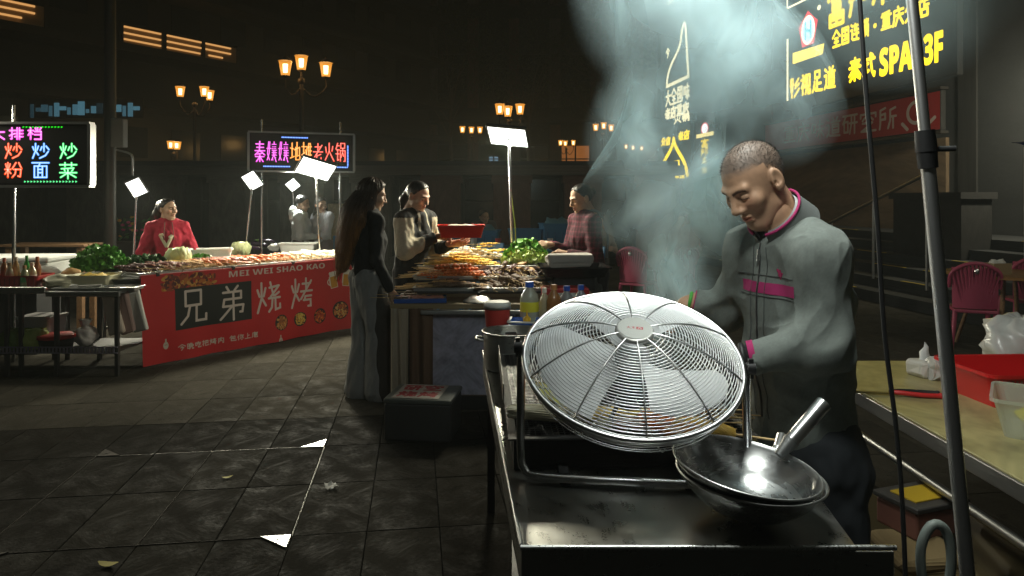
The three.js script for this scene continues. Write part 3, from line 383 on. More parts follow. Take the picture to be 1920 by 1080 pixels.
// ---------------------------------------------------------------- the barbecue stall behind the red banner
const BO = V(-3.30, 0, -6.29), BT = Math.atan2(0.804, 0.594), st = (s, t, y) => V(BO.x + 0.594 * s - 0.804 * t, y, BO.z - 0.804 * s - 0.594 * t);
const BL = 2.43, BH = 0.815;
{
  const t = thing('stall_table', 'long folding stall table behind the red banner, covered with barbecue food', 'table', BO.clone(), BT);
  part(t, 'tabletop', rbox(BL + 0.02, 0.03, 0.95, 0.006, BL / 2, BH - 0.016, -0.475), M.galv);
  for (const x of [0.08, BL - 0.08]) for (const z of [-0.08, -0.86]) part(t, 'leg', cyl(0.016, 0.016, BH - 0.03, x, 0, z, 8), M.galv);
  part(t, 'rail', [rod(V(0.08, 0.25, -0.86), V(BL - 0.08, 0.25, -0.86), 0.012)], M.galv);
  const k = (px) => (px - 960) / F, S = (px) => (6.29 * k(px) + 3.30) / (0.594 - 0.804 * k(px)), W = 1700, H = 570, hh = 0.8;
  const X = (px) => S(px) / BL * W, Y = (px, py) => (BH - (EYE - (py - HY) * (6.29 + 0.804 * S(px)) / F)) / hh * H;
  const tex = canvas(W, H, (c) => {
    c.fillStyle = '#d3161c'; c.fillRect(0, 0, W, H);
    const r = rng(5), dish = (x, y, q, cols) => { c.fillStyle = '#241a16'; c.beginPath(); c.arc(x, y, q, 0, 7); c.fill(); for (let i = 0; i < 90; i++) { const a = r() * 7, u = Math.sqrt(r()) * q * 0.82; c.fillStyle = cols[r() * cols.length | 0]; c.beginPath(); c.ellipse(x + Math.cos(a) * u, y + Math.sin(a) * u, q * 0.16, q * 0.1, r() * 3, 0, 7); c.fill(); } };
    for (let i = 0; i < 200; i++) { const px = 303 + r() * 98, py = 519 + r() * 26 - (px - 303) * 0.09; c.fillStyle = ['#7c2a12', '#a8421a', '#c4701e', '#5c1c10', '#d8a040'][r() * 5 | 0]; c.beginPath(); c.ellipse(X(px), Y(px, py), 12 + r() * 8, 8 + r() * 4, r() * 3, 0, 7); c.fill(); }
    c.fillStyle = '#e6d6cc'; c.save(); c.font = 'bold 60px sans-serif'; const m = c.measureText('MEI WEI SHAO KAO'), x0 = X(425), x1 = X(608); c.translate(x0, Y(425, 520)); c.scale((x1 - x0) / m.width, 0.95); c.fillText('MEI WEI SHAO KAO', 0, 0); c.restore();
    const bx0 = X(325), bx1 = X(469), by0 = Y(400, 533.5), by1 = Y(400, 608); c.fillStyle = '#101614'; c.fillRect(bx0, by0, bx1 - bx0, by1 - by0);
    c.strokeStyle = '#e6d8d0'; c.lineWidth = 17; c.lineCap = 'round'; const ch = (g, a, b) => han(c, g, X(a), by0 + 16, X(b) - X(a), by1 - by0 - 32); ch('兄', 334, 387); ch('弟', 407, 460); ch('烧', 478, 523); ch('烤', 543, 584);
    hanLine(c, '今晚吃把烤肉 包你上瘾', X(330), Y(400, 634), (X(483) - X(330)) / 10.5 * 0.84, 42, (X(483) - X(330)) / 10.5 * 0.16, '#d8cfc0', 6);
    c.fillStyle = '#d8cfc0'; for (const [px, py] of [[307, 645], [520, 636]]) { const x = X(px), y = Y(px, py); c.beginPath(); c.ellipse(x, y + 8, 17, 24, 0, 0, 7); c.fill(); c.fillRect(x - 5, y - 36, 10, 30); c.fillStyle = '#b01418'; c.fillRect(x - 7, y, 4, 8); c.fillRect(x + 4, y, 4, 8); c.fillStyle = '#d8cfc0'; }
    dish(X(523), Y(523, 604), 58, ['#c87a34', '#a8602c', '#e0a45c']); dish(X(560), Y(560, 598), 54, ['#f0c040', '#f4d468', '#d09030']); dish(X(597), Y(597, 592), 60, ['#d84c1c', '#a83414', '#f08428']); dish(X(635), Y(635, 581), 72, ['#c05a1c', '#a04414', '#d88838', '#e0b060']);
    for (const [px, py, ro] of [[623, 526, -0.16], [646, 522, 0.16]]) { c.save(); c.translate(X(px), Y(px, py)); c.rotate(ro); c.strokeStyle = '#f0e6d8'; c.lineWidth = 9; c.strokeRect(-46 + 10, -34, 0.1, 68); c.beginPath(); c.arc(ro < 0 ? -32 : 32, 4, 24, 0, 7); c.stroke(); c.fillStyle = '#d89a1c'; c.fillRect(-30, -44, 60, 100); c.fillStyle = '#f4eee0'; c.fillRect(-33, -62, 66, 28); c.beginPath(); for (const a of [-22, 0, 22]) c.arc(a, -62, 14, 0, 7); c.fill(); c.strokeStyle = '#f0e6d8'; c.lineWidth = 5; c.strokeRect(-31, -46, 62, 104); c.restore(); }
  });
  const g = new THREE.PlaneGeometry(BL, hh, 60, 16), p = g.attributes.position; for (let i = 0; i < p.count; i++) { const x = p.getX(i), y = p.getY(i), f = (hh / 2 - y) / hh; p.setZ(i, 0.006 + f * (0.016 * Math.sin(x * 5.3 + 1) + 0.012 * Math.sin(x * 13 + y * 2)) + 0.012 * noise(x * 3, y * 4, 1) * f + 0.02 * f); } g.computeVertexNormals();
  const b = thing('stall_banner', 'red printed barbecue banner with white characters hanging from the stall front', 'banner', st(0, -0.012, 0), BT);
  part(b, 'printed_cloth', g.translate(BL / 2, BH - hh / 2 + 0.001, 0), mat(0.75, 0.75, 0.75, 0.62, 0, { map: tex, side: THREE.DoubleSide, bumpMap: rep(TX.weave, 12, 4), bumpScale: 0.0006 }));
  part(b, 'hem', rod(V(0, BH, 0.004), V(BL, BH, 0.004), 0.006), mat(0.5, 0.03, 0.03, 0.6));
  for (const s of [0.15, 0.9, 1.6, 2.3]) part(b, 'clip', rbox(0.03, 0.035, 0.025, 0.004, s, BH + 0.004, 0.004), M.black);
  // food: steel trays along the front, skewers in them, vegetables and boxes along the back
  const kinds = [['meat', 'dark'], ['meat', 'meat'], ['slab', 'tan'], ['meat', 'orange'], ['slab', 'pink'], ['meat', 'orange'], ['balls', 'orange'], ['roll', 'pale'], ['slab', 'white'], ['balls', 'white']];
  const say = { dark: 'dark meat', meat: 'red brown meat', tan: 'tan bean curd', orange: 'orange glazed meat', pink: 'pink sausage', pale: 'pale roll', white: 'white fish cake', yellow: 'yellow bean curd', green: 'green pepper', brown: 'brown mushroom' };
  for (let i = 0; i < 6; i++) { const o = solo('food_tray', ['leftmost', 'second', 'third', 'fourth', 'fifth', 'rightmost'][i] + ' shallow steel tray under skewers along the red banner edge', 'tray', tray(0.385, 0.34, 0.02), M.galv, st(0.2 + i * 0.405, 0.2, BH), BT, 'steel trays along the banner edge'); }
  for (let row = 0; row < 4; row++) for (let i = 0; i < 33; i++) {
    const s = 0.05 + i * 0.0715 + rr(-0.012, 0.012); if (row === 3 && (s < 0.3 || R() < 0.35)) continue;
    const k = kinds[Math.min(9, Math.max(0, (s / BL * 10 + rr(-0.7, 0.7)) | 0))], deep = [0.12, 0.27, 0.2, 0.42][row], y = BH + [0.03, 0.035, 0.062, 0.03][row] + rr(0, 0.012);
    skewer(k[0], k[1], st(s, deep + rr(-0.03, 0.03) - 0.02, y), BT + rr(-0.35, 0.35) + (row === 3 ? 1.2 : 0), 'bamboo skewer of ' + say[k[1]] + ' lying on the red banner stall', k[1] + ' skewers on the banner stall', rr(-0.02, 0.07));
  }
  for (let i = 0; i < 20; i++) skewer('slab', 'yellow', st(0.35 + i * 0.024 + rr(-0.01, 0.01), 0.52 + rr(-0.06, 0.06), BH + 0.025 + rr(0, 0.035)), BT + 1.3 + rr(-0.3, 0.3), 'bamboo skewer of yellow bean curd heaped in front of the cabbage', 'yellow skewers on the banner stall');
  for (let i = 0; i < 12; i++) skewer('balls', 'brown', st(0.85 + i * 0.022, 0.6 + rr(-0.05, 0.05), BH + 0.02 + rr(0, 0.04)), BT + 0.9 + rr(-0.3, 0.3), 'bamboo skewer of brown mushrooms beside the white foam box', 'mushroom skewers on the banner stall');
  for (let i = 0; i < 10; i++) { const [k, m] = kinds[i]; heap('layer of ' + say[m] + ' skewers, heap ' + ['one', 'two', 'three', 'four', 'five', 'six', 'seven', 'eight', 'nine', 'ten'][i] + ' from the left on the banner stall', 40, k, m, (u) => [st(0.06 + (i + u) * 0.236, rr(0.06, 0.56), BH + rr(0.02, 0.06)), BT + rr(-0.4, 0.4), rr(0, 0.05)]); }
  const veg = (name, label, cat, g, m, px, py, h = BH + 0.001, turn = 0) => solo(name, label, cat, g, m, onY(px, py, h), turn);
  { const o = thing('lettuce_bunch', 'large bright green curly lettuce bunch at the left end of the barbecue stall', 'vegetable', st(0.02, 0.82, BH), 0.4); part(o, 'leaves', leaves(460, 0.24, 0.25, 0.17, 0.055, 31, 1), FM.leaf); part(o, 'stalks', [...Array(14)].map(() => rod(V(rr(-0.1, 0.1), 0.0, rr(-0.1, 0.1)), V(rr(-0.16, 0.16), 0.15, rr(-0.12, 0.12)), 0.008, 0.005, 6)), FM.leafPale); }
  { const o = thing('herb_bunch', 'dark green leafy herbs lying between the lettuce and the pale cabbage', 'vegetable', st(0.4, 0.74, BH), BT); part(o, 'leaves', leaves(420, 0.28, 0.13, 0.14, 0.05, 32, 1), FM.herb); }
  { const o = thing('herb_bunch', 'bright green pepper and herb heap right of the first cabbage', 'vegetable', st(0.98, 0.74, BH), BT); part(o, 'leaves', leaves(170, 0.14, 0.1, 0.1, 0.045, 33, 1), FM.leaf); }
  solo('napa_cabbage', 'pale green cabbage in front of the woman in the red hoodie', 'vegetable', cabbage(1.25, 1), FM.cab, st(0.74, 0.72, BH), 0.3); solo('napa_cabbage', 'yellow green cabbage piece right of the white foam box', 'vegetable', cabbage(1.1, 4), FM.cab, onY(452, 478, BH), 1.2);
  for (let i = 0; i < 3; i++) { const o = thing('eggplant', ['front', 'middle', 'rear'][i] + ' glossy dark purple eggplant of three behind the yellow green cabbage', 'vegetable', onY(470 + i * 14, 470 - i * 3, BH).setY(BH + 0.03 + i * 0.03), 0.4 + i * 0.15); part(o, 'body', lathe([[0, -0.13], [0.022, -0.12], [0.034, -0.07], [0.03, 0.02], [0.02, 0.09], [0.008, 0.12], [0, 0.12]], 16).rotateZ(PI / 2 - 0.15), mat(0.03, 0.008, 0.035, 0.15)); part(o, 'stem', [cyl(0.012, 0.007, 0.035, 0, 0.118, 0, 8).rotateZ(PI / 2 - 0.15), cyl(0.02, 0.012, 0.015, 0, 0.105, 0, 8).rotateZ(PI / 2 - 0.15)], FM.green); }
  solo('foam_box', 'open white foam box in front of the woman in the red hoodie', 'box', tub(0.42, 0.27, 0.13), two(M.foam), onY(397, 488, BH), BT - 0.5); { const o = solo('foam_box', 'white foam box at the back right end of the barbecue stall', 'box', tub(0.46, 0.25, 0.12), M.foam, onY(560, 473, BH), 0.1); }
  solo('plastic_bag', 'small crumpled white plastic bag beside the eggplants', 'bag', bag(0.14, 0.1, 0.12, 3), M.film, onY(514, 471, BH), 0.4);
  for (let i = 0; i < 9; i++) solo('egg', 'small white egg in a heap left of the white foam box', 'egg', ball(0.021, 0, 0.02, 0, 1, 1, 1.25, 10), mat(0.7, 0.66, 0.56, 0.5), st(1.02 + (i % 5) * 0.045 + rr(-0.01, 0.01), 0.78 + (i / 5 | 0) * 0.05, BH + (i > 6 ? 0.035 : 0.0)), rr(0, 3), 'white eggs left of the foam box');
  { const o = thing('sausage_pack', 'open tray of red and pink sausages before the rear foam box', 'tray', onY(528, 484, BH), BT); part(o, 'tray', tray(0.3, 0.18, 0.02), M.foam); for (let i = 0; i < 8; i++) part(o, 'sausage', new THREE.CapsuleGeometry(0.013, 0.13, 4, 8).rotateX(PI / 2).translate(-0.115 + i * 0.033, 0.022, 0), i % 2 ? FM.orange : FM.pink); }
  { const o = thing('noodle_tray', 'shallow tray of yellow noodles at the right end of the banner', 'tray', onY(573, 482, BH), BT); part(o, 'tray', tray(0.3, 0.15, 0.02), M.foam); part(o, 'noodles', rough(ball(0.1, 0, 0.02, 0, 1.25, 0.35, 0.65, 18), 0.02, 40), FM.yellow); }
}
// ---------------------------------------------------------------- steel work table left of it
{
  const LX0 = -5.15, LX1 = -3.3, LD = 5.98, t = thing('work_table', 'low steel frame work table with a lower shelf at the left edge', 'table', V(LX0, 0, -LD), 0), w = LX1 - LX0, h = 0.72;
  part(t, 'tabletop', rbox(w, 0.02, 0.68, 0.004, w / 2, h - 0.01, -0.34), M.galv); part(t, 'front_channel', rbox(1.25, 0.055, 0.03, 0.006, 0.6, h + 0.012, 0.012), M.steel); part(t, 'front_channel', rbox(0.62, 0.045, 0.025, 0.006, w - 0.31, h - 0.02, 0.012), M.steel);
  for (const x of [0.88, 1.0, 1.3, w - 0.04]) for (const z of [-0.02, -0.64]) part(t, 'leg', box(0.03, h - 0.02, 0.03, x, (h - 0.02) / 2, z), M.darkSteel);
  part(t, 'shelf', [box(w - 0.1, 0.008, 0.6, w / 2, 0.2, -0.33)], M.darkSteel); for (let i = 0; i < 34; i++) part(t, 'shelf_slat', box(0.014, 0.05, 0.008, 0.8 + i * 0.03, 0.225, -0.0), mat(0.3, 0.28, 0.38, 0.5)); part(t, 'shelf_edge', [box(1.05, 0.008, 0.012, 1.3, 0.25, 0), box(1.05, 0.008, 0.012, 1.3, 0.2, 0)], mat(0.3, 0.28, 0.38, 0.5));
  const top = h + 0.001, P = (px, dz, y = top) => { const d = LD + dz; return V((px - 960) * d / F, y, -d); };
  { const o = thing('sauce_basket', 'red plastic basket holding sauce bottles at the left edge', 'basket', P(40, 0.2), 0.05); part(o, 'bowl', tub(0.42, 0.26, 0.12), two(mat(0.42, 0.03, 0.03, 0.45))); for (let i = 0; i < 10; i++) part(o, 'slot_rib', box(0.008, 0.08, 0.004, -0.18 + i * 0.04, 0.06, 0.125), mat(0.2, 0.015, 0.015, 0.5)); }
  const bo = [[18, 0.12, 0.03, 0.22, [0.5, 0.45, 0.35], [0.3, 0.2, 0.1], 'clear bottle with a brown cap at the left end of the red basket'], [30, 0.25, 0.03, 0.26, [0.5, 0.3, 0.12], [0.5, 0.4, 0.3], 'tall amber bottle in the rear of the red basket'], [46, 0.1, 0.032, 0.2, [0.42, 0.45, 0.25], [0.35, 0.2, 0.08], 'clear oil bottle with a green label in the red basket'], [50, 0.28, 0.026, 0.27, [0.05, 0.4, 0.08], [0.05, 0.3, 0.05], 'bright green glass bottle in the red basket'], [60, 0.16, 0.036, 0.22, [0.55, 0.5, 0.3], [0.6, 0.5, 0.4], 'wide pale bottle at the right of the red basket'], [70, 0.27, 0.03, 0.26, [0.4, 0.16, 0.07], [0.4, 0.12, 0.05], 'brown bottle with a red cap at the right rear of the basket'], [8, 0.26, 0.03, 0.25, [0.3, 0.12, 0.05], [0.4, 0.1, 0.05], 'brown bottle cut by the left picture edge']];
  for (const [px, dz, r, hh, c, cap, l] of bo) bottle(l, P(px, dz, top + 0.01), r, hh, c, cap, 'sauce bottles in the red basket', px === 46 ? [0.1, 0.35, 0.12] : px === 60 ? [0.6, 0.58, 0.5] : null);
  solo('plastic_bag', 'bunched white plastic bag behind the sauce basket', 'bag', bag(0.22, 0.17, 0.2, 5), two(mat(0.75, 0.75, 0.72, 0.4, 0, { transmission: 0.25, thickness: 0 })), P(87, 0.5), 0.3);
  solo('food_bag', 'pale filled plastic bag lying right of the red sauce basket', 'bag', bag(0.26, 0.12, 0.24, 8), mat(0.55, 0.54, 0.4, 0.35), P(112, 0.2), 0.2);
  { const o = thing('plastic_bin', 'cream plastic bin with yellow goods near the banner', 'bin', P(178, 0.32), 0.08); part(o, 'bowl', tub(0.36, 0.26, 0.11), two(mat(0.62, 0.6, 0.42, 0.5))); part(o, 'goods', rough(ball(0.12, 0, 0.07, 0, 1.15, 0.4, 0.8, 16), 0.03, 20), FM.yellow); }
  solo('peeled_root', 'pale brown peeled root on the cream bin', 'vegetable', rough(ball(0.05, 0, 0.05, 0, 1.5, 0.8, 0.8, 14), 0.02, 20), FM.tan, P(132, 0.45, top + 0.06), 0.6);
  { const o = thing('steel_dish', 'shallow steel dish with a white ladle right of the pale bags', 'dish', P(150, 0.1), 0); part(o, 'bowl', tray(0.34, 0.17, 0.025), M.steel); part(o, 'ladle', [ball(0.03, -0.04, 0.035, 0.02, 1.2, 0.6, 1, 12), rod(V(0, 0.035, 0.02), V(0.22, 0.05, 0.06), 0.006)], M.white); }
  { const o = thing('steel_dish', 'shallow steel dish with tongs beside the red banner', 'dish', P(226, 0.12), 0.06); part(o, 'bowl', tray(0.3, 0.17, 0.025), M.steel); part(o, 'tongs', [rod(V(-0.16, 0.035, 0.02), V(0.1, 0.04, -0.02), 0.005), rod(V(-0.16, 0.035, 0.03), V(0.1, 0.04, 0.02), 0.005)], M.chrome); }
  { const o = thing('steel_pan', 'round steel basin between the cream bin and the red banner', 'pan', P(243, 0.42), 0); part(o, 'bowl', lathe([[0, 0], [0.1, 0], [0.17, 0.07], [0.18, 0.075], [0.165, 0.068], [0.1, 0.006], [0, 0.006]], 28), M.steel); part(o, 'contents', rough(ball(0.12, 0, 0.045, 0, 1, 0.3, 1, 16), 0.02, 30), M.white); }
  const S = (px, dz, y = 0.205) => P(px, dz, y);
  solo('storage_box', 'white plastic box standing on the lower shelf of the work table', 'box', join(tub(0.3, 0.26, 0.24), rbox(0.31, 0.02, 0.27, 0.005, 0, 0.245, 0)), two(mat(0.6, 0.58, 0.58, 0.6)), S(80, 0.4), 0); solo('basin_cover', 'flat red plastic lid on the lower shelf under the white box', 'lid', lathe([[0, 0.02], [0.13, 0.02], [0.15, 0.0], [0.145, 0.03], [0, 0.035]], 24), M.red, S(106, 0.16, 0.3), 0);
  solo('storage_tub', 'dark tub carrying the red lid on the lower shelf', 'tub', lathe([[0, 0], [0.12, 0], [0.14, 0.1], [0, 0.1]], 24), M.black, S(106, 0.16), 0);
  for (let i = 0; i < 2; i++) solo('napa_cabbage', ['green cabbage at the left on the lower shelf', 'yellow green cabbage at the right on the lower shelf'][i], 'vegetable', cabbage(1.2, 6 + i), i ? FM.leafPale : FM.green, S(30 + i * 32, 0.14), i);
  solo('plastic_bag', 'knotted white plastic bag on the lower shelf beside the legs', 'bag', join(bag(0.2, 0.17, 0.2, 11), mv(rough(cyl(0.02, 0.05, 0.08, 0, 0.15, 0, 10), 0.02, 30), 0, 0, 0)), two(mat(0.6, 0.57, 0.55, 0.45)), S(160, 0.3), 0);
  for (let i = 0; i < 3; i++) { const px = [200, 222, 246][i]; const o = solo('snack_bag', ['white and orange', 'dark red edged', 'plain white'][i] + ' printed plastic bag hanging by the banner', 'bag', rough(rbox(0.12, 0.36, 0.05, 0.02, 0, -0.18, 0), 0.03, 12, i), two([mat(0.6, 0.5, 0.42, 0.35), mat(0.32, 0.22, 0.2, 0.35), mat(0.55, 0.55, 0.52, 0.35)][i]), P(px, 0.05 + i * 0.05, 0.7), 0.1); o.rotation.z = 0.25; }
  { const o = thing('cool_box', 'large white cool box with dark latches behind the sauce bottles', 'cool box', V(-4.98, 0.0, -7.0), 0.05); part(o, 'stand', [box(0.8, 0.68, 0.4, 0, 0.34, 0)], M.darkSteel); part(o, 'body', rbox(1.05, 0.2, 0.5, 0.02, 0, 0.79, 0), M.foam); part(o, 'lid', rbox(1.09, 0.05, 0.54, 0.02, 0, 0.917, 0), M.foam); for (const x of [-0.3, 0.4]) part(o, 'latch', rbox(0.07, 0.11, 0.03, 0.006, x, 0.86, 0.27), M.black); }
}
// ---------------------------------------------------------------- led signs and their lights
function ledSign(label, w, h, p, turn, W, H, draw, postX, k, foot) {
  const t = thing('led_sign', label, 'sign', V(p.x, foot, p.z), turn), y = p.y - foot, m = glow(1, 1, 1, k, { emissiveMap: canvas(W, H, (c) => { c.fillStyle = '#000'; c.fillRect(0, 0, W, H); draw(c); }), roughness: 0.5 }); m.color.setRGB(0.012, 0.011, 0.013);
  part(t, 'case', rbox(w + 0.07, h + 0.07, 0.07, 0.012, 0, y, -0.04), M.blackSoft); part(t, 'led_screen', new THREE.PlaneGeometry(w, h).translate(0, y, 0.0), m);
  part(t, 'frame', [box(w + 0.08, 0.022, 0.09, 0, y + h / 2 + 0.03, -0.02), box(w + 0.08, 0.022, 0.09, 0, y - h / 2 - 0.03, -0.02), box(0.03, h + 0.04, 0.09, w / 2 + 0.035, y, -0.02), box(0.03, h + 0.04, 0.09, -w / 2 - 0.035, y, -0.02)], M.galv);
  for (const x of postX) part(t, 'post', [cyl(0.016, 0.016, y - h / 2 - 0.04, x, 0, -0.04, 10), cyl(0.012, 0.012, 0.16, x, y + h / 2 + 0.04, -0.04, 8)], M.tube);
  areaLight(t, V(0, y, 0.02), V(0, y, 3), w, h, k * 0.05, [0.7, 0.5, 0.6]); return t;
}
function dotted(c, ch, x, y, w, h, col, lw) { c.lineCap = c.lineJoin = 'round'; c.strokeStyle = col; c.lineWidth = lw; c.setLineDash([]); han(c, ch, x, y, w, h); c.globalAlpha = 0.55; c.strokeStyle = '#fff'; c.lineWidth = lw * 0.5; c.setLineDash([0.1, lw * 0.62]); han(c, ch, x, y, w, h); c.globalAlpha = 1; c.setLineDash([]); }
{
  const d = 6.5, X0 = -66, X1 = 162, w = (X1 - X0) * d / F, h = 106 * d / F, c0 = at((X0 + X1) / 2, 290, d);
  ledSign('led menu sign at the left edge with pink, orange, blue and green characters', w, h, c0, 0, 912, 424, (c) => {
    const x = (px) => (px - X0) * 4, y = (py) => (py - 237) * 4, tri = (px, py, n, s, col) => { c.fillStyle = col; for (let i = 0; i < n; i++) { const a = x(px + i * s), b = y(py); c.beginPath(); c.moveTo(a - 7, b - 9); c.lineTo(a + 9, b); c.lineTo(a - 7, b + 9); c.fill(); } };
    '大排档'.split('').forEach((k, i) => dotted(c, k, x(-18 + i * 35), y(239), 108, 96, '#ff50e0', 15));
    [['炒', '粉', '#ff4a10', 9], ['炒', '面', '#3a90ff', 60], ['炒', '菜', '#20e060', 112]].forEach(([a, b, col, px]) => { dotted(c, a, x(px), y(268), 132, 124, col, 16); dotted(c, b, x(px - 1), y(304), 136, 124, col, 16); });
    c.globalAlpha = 0.6; for (const [px, col] of [[60, '#cfe6ff'], [112, '#d8ffe0']]) { c.strokeStyle = col; c.lineWidth = 8; han(c, '炒', x(px), y(268), 132, 124); han(c, px === 60 ? '面' : '菜', x(px - 1), y(304), 136, 124); } c.globalAlpha = 1;
    tri(44, 235.5 + 2.5, 13, 6, '#20e020'); tri(47, 340.5, 17, 6, '#60f090');
  }, [-w / 2 + (20 - X0) * d / F], 1.5, 0);
  const e = 9.6, w2 = 1.3, h2 = 0.46, c2 = at(567, 285.5, e);
  ledSign('led hot pot sign with pink, amber and red characters above the barbecue stall', w2, h2, c2, 0.32, 900, 330, (c) => {
    const S = 900 / 9.1, dots = (x, y, n, dx, dy) => { for (let i = 0; i < n; i++) { c.fillStyle = '#3a78ff'; c.beginPath(); c.arc(x + i * dx, y + i * dy, 8, 0, 7); c.fill(); c.fillStyle = '#bcd8ff'; c.beginPath(); c.arc(x + i * dx, y + i * dy, 4, 0, 7); c.fill(); } };
    '秦嬢嬢地摊老火锅'.split('').forEach((k, i) => { dotted(c, k, 30 + i * S * 1.045, 62, S * 0.92, 200, i < 3 ? '#ff40e8' : i < 5 ? '#ff8a00' : '#ff3a20', i === 1 || i === 2 ? 9 : 13); });
    dots(270, 24, 17, 14, 0); dots(110, 306, 17, 14, 0); dots(866, 96, 14, 0, 15); dots(770, 306, 7, 15, 0);
  }, [-0.52, 0.5], 1.5, 0);
  const g2 = 'white floodlights lighting the stalls';
  flood('narrow white floodlight on a stand beside the woman in the red hoodie', V(-4.46, 0, -8.3), at(256, 352, 8.25), V(-3.1, 0.6, -6.0), 0.15, 0.2, 300, WARM, g2, 0.5);
  flood('small white floodlight left of the hot pot sign posts', V(-3.62, 0, -9.4), at(473, 339, 9.3), V(-2.7, 0.5, -6.6), 0.17, 0.22, 200, WARM, g2, 0.55);
  flood('smallest white floodlight, low under the hot pot sign', V(-3.24, 0, -10.6), at(549, 347, 10.5), V(-2.6, 0.6, -8), 0.15, 0.15, 380, COOL, g2, 0.7);
  flood('large white floodlight in front of the hot pot sign', V(-2.26, 0, -8.52), at(592, 317, 8.4), V(-1.8, 0.0, -6.7), 0.4, 0.26, 330, WARM, g2, -0.38);
  const E = flood('white floodlight on a pole over the skewer stall in the middle', V(0.03, 0, -6.42), at(952, 257, 6.3), V(-0.5, 0.3, -5.2), 0.34, 0.24, 175, WARM, g2, -0.2);
  flood('added unseen white floodlight outside the right picture edge, lighting the steps', V(7.75, 0, -9.4), V(7.6, 3.2, -9.6), V(7.5, 0.9, -14.2), 0.36, 0.26, 300, WARM, g2);  // added lamp out of view, brightens the brown wall and steps
  flood('added unseen white floodlight outside the right picture edge, lighting the pink chairs', V(4.9, 0, -4.4), V(4.6, 2.5, -4.6), V(4.7, 0.2, -7.6), 0.3, 0.2, 40, WARM, g2);  // second added lamp out of view, brightens the chairs
  flood('white floodlight standing outside the left picture edge over the work table', V(-5.6, 0, -6.9), V(-5.4, 2.3, -6.5), V(-3.6, 0.7, -6.3), 0.3, 0.22, 115, WARM, g2);
  { const o = (x, y, d) => at(x, y, d).sub(V(0.03, 0, -6.42)); part(E, 'cable', pipe([o(955, 262, 6.36), o(957, 300, 6.36), o(957, 340, 6.37), o(961, 385, 6.38), o(966, 430, 6.38), o(967, 470, 6.38)], 0.006, 40, 6), mat(0.2, 0.24, 0.03, 0.5)); }
}
const NTH = ['first', 'second', 'third', 'fourth', 'fifth', 'sixth', 'seventh', 'eighth', 'ninth'], ORD = [...NTH, 'tenth', 'eleventh', 'twelfth', 'thirteenth'];
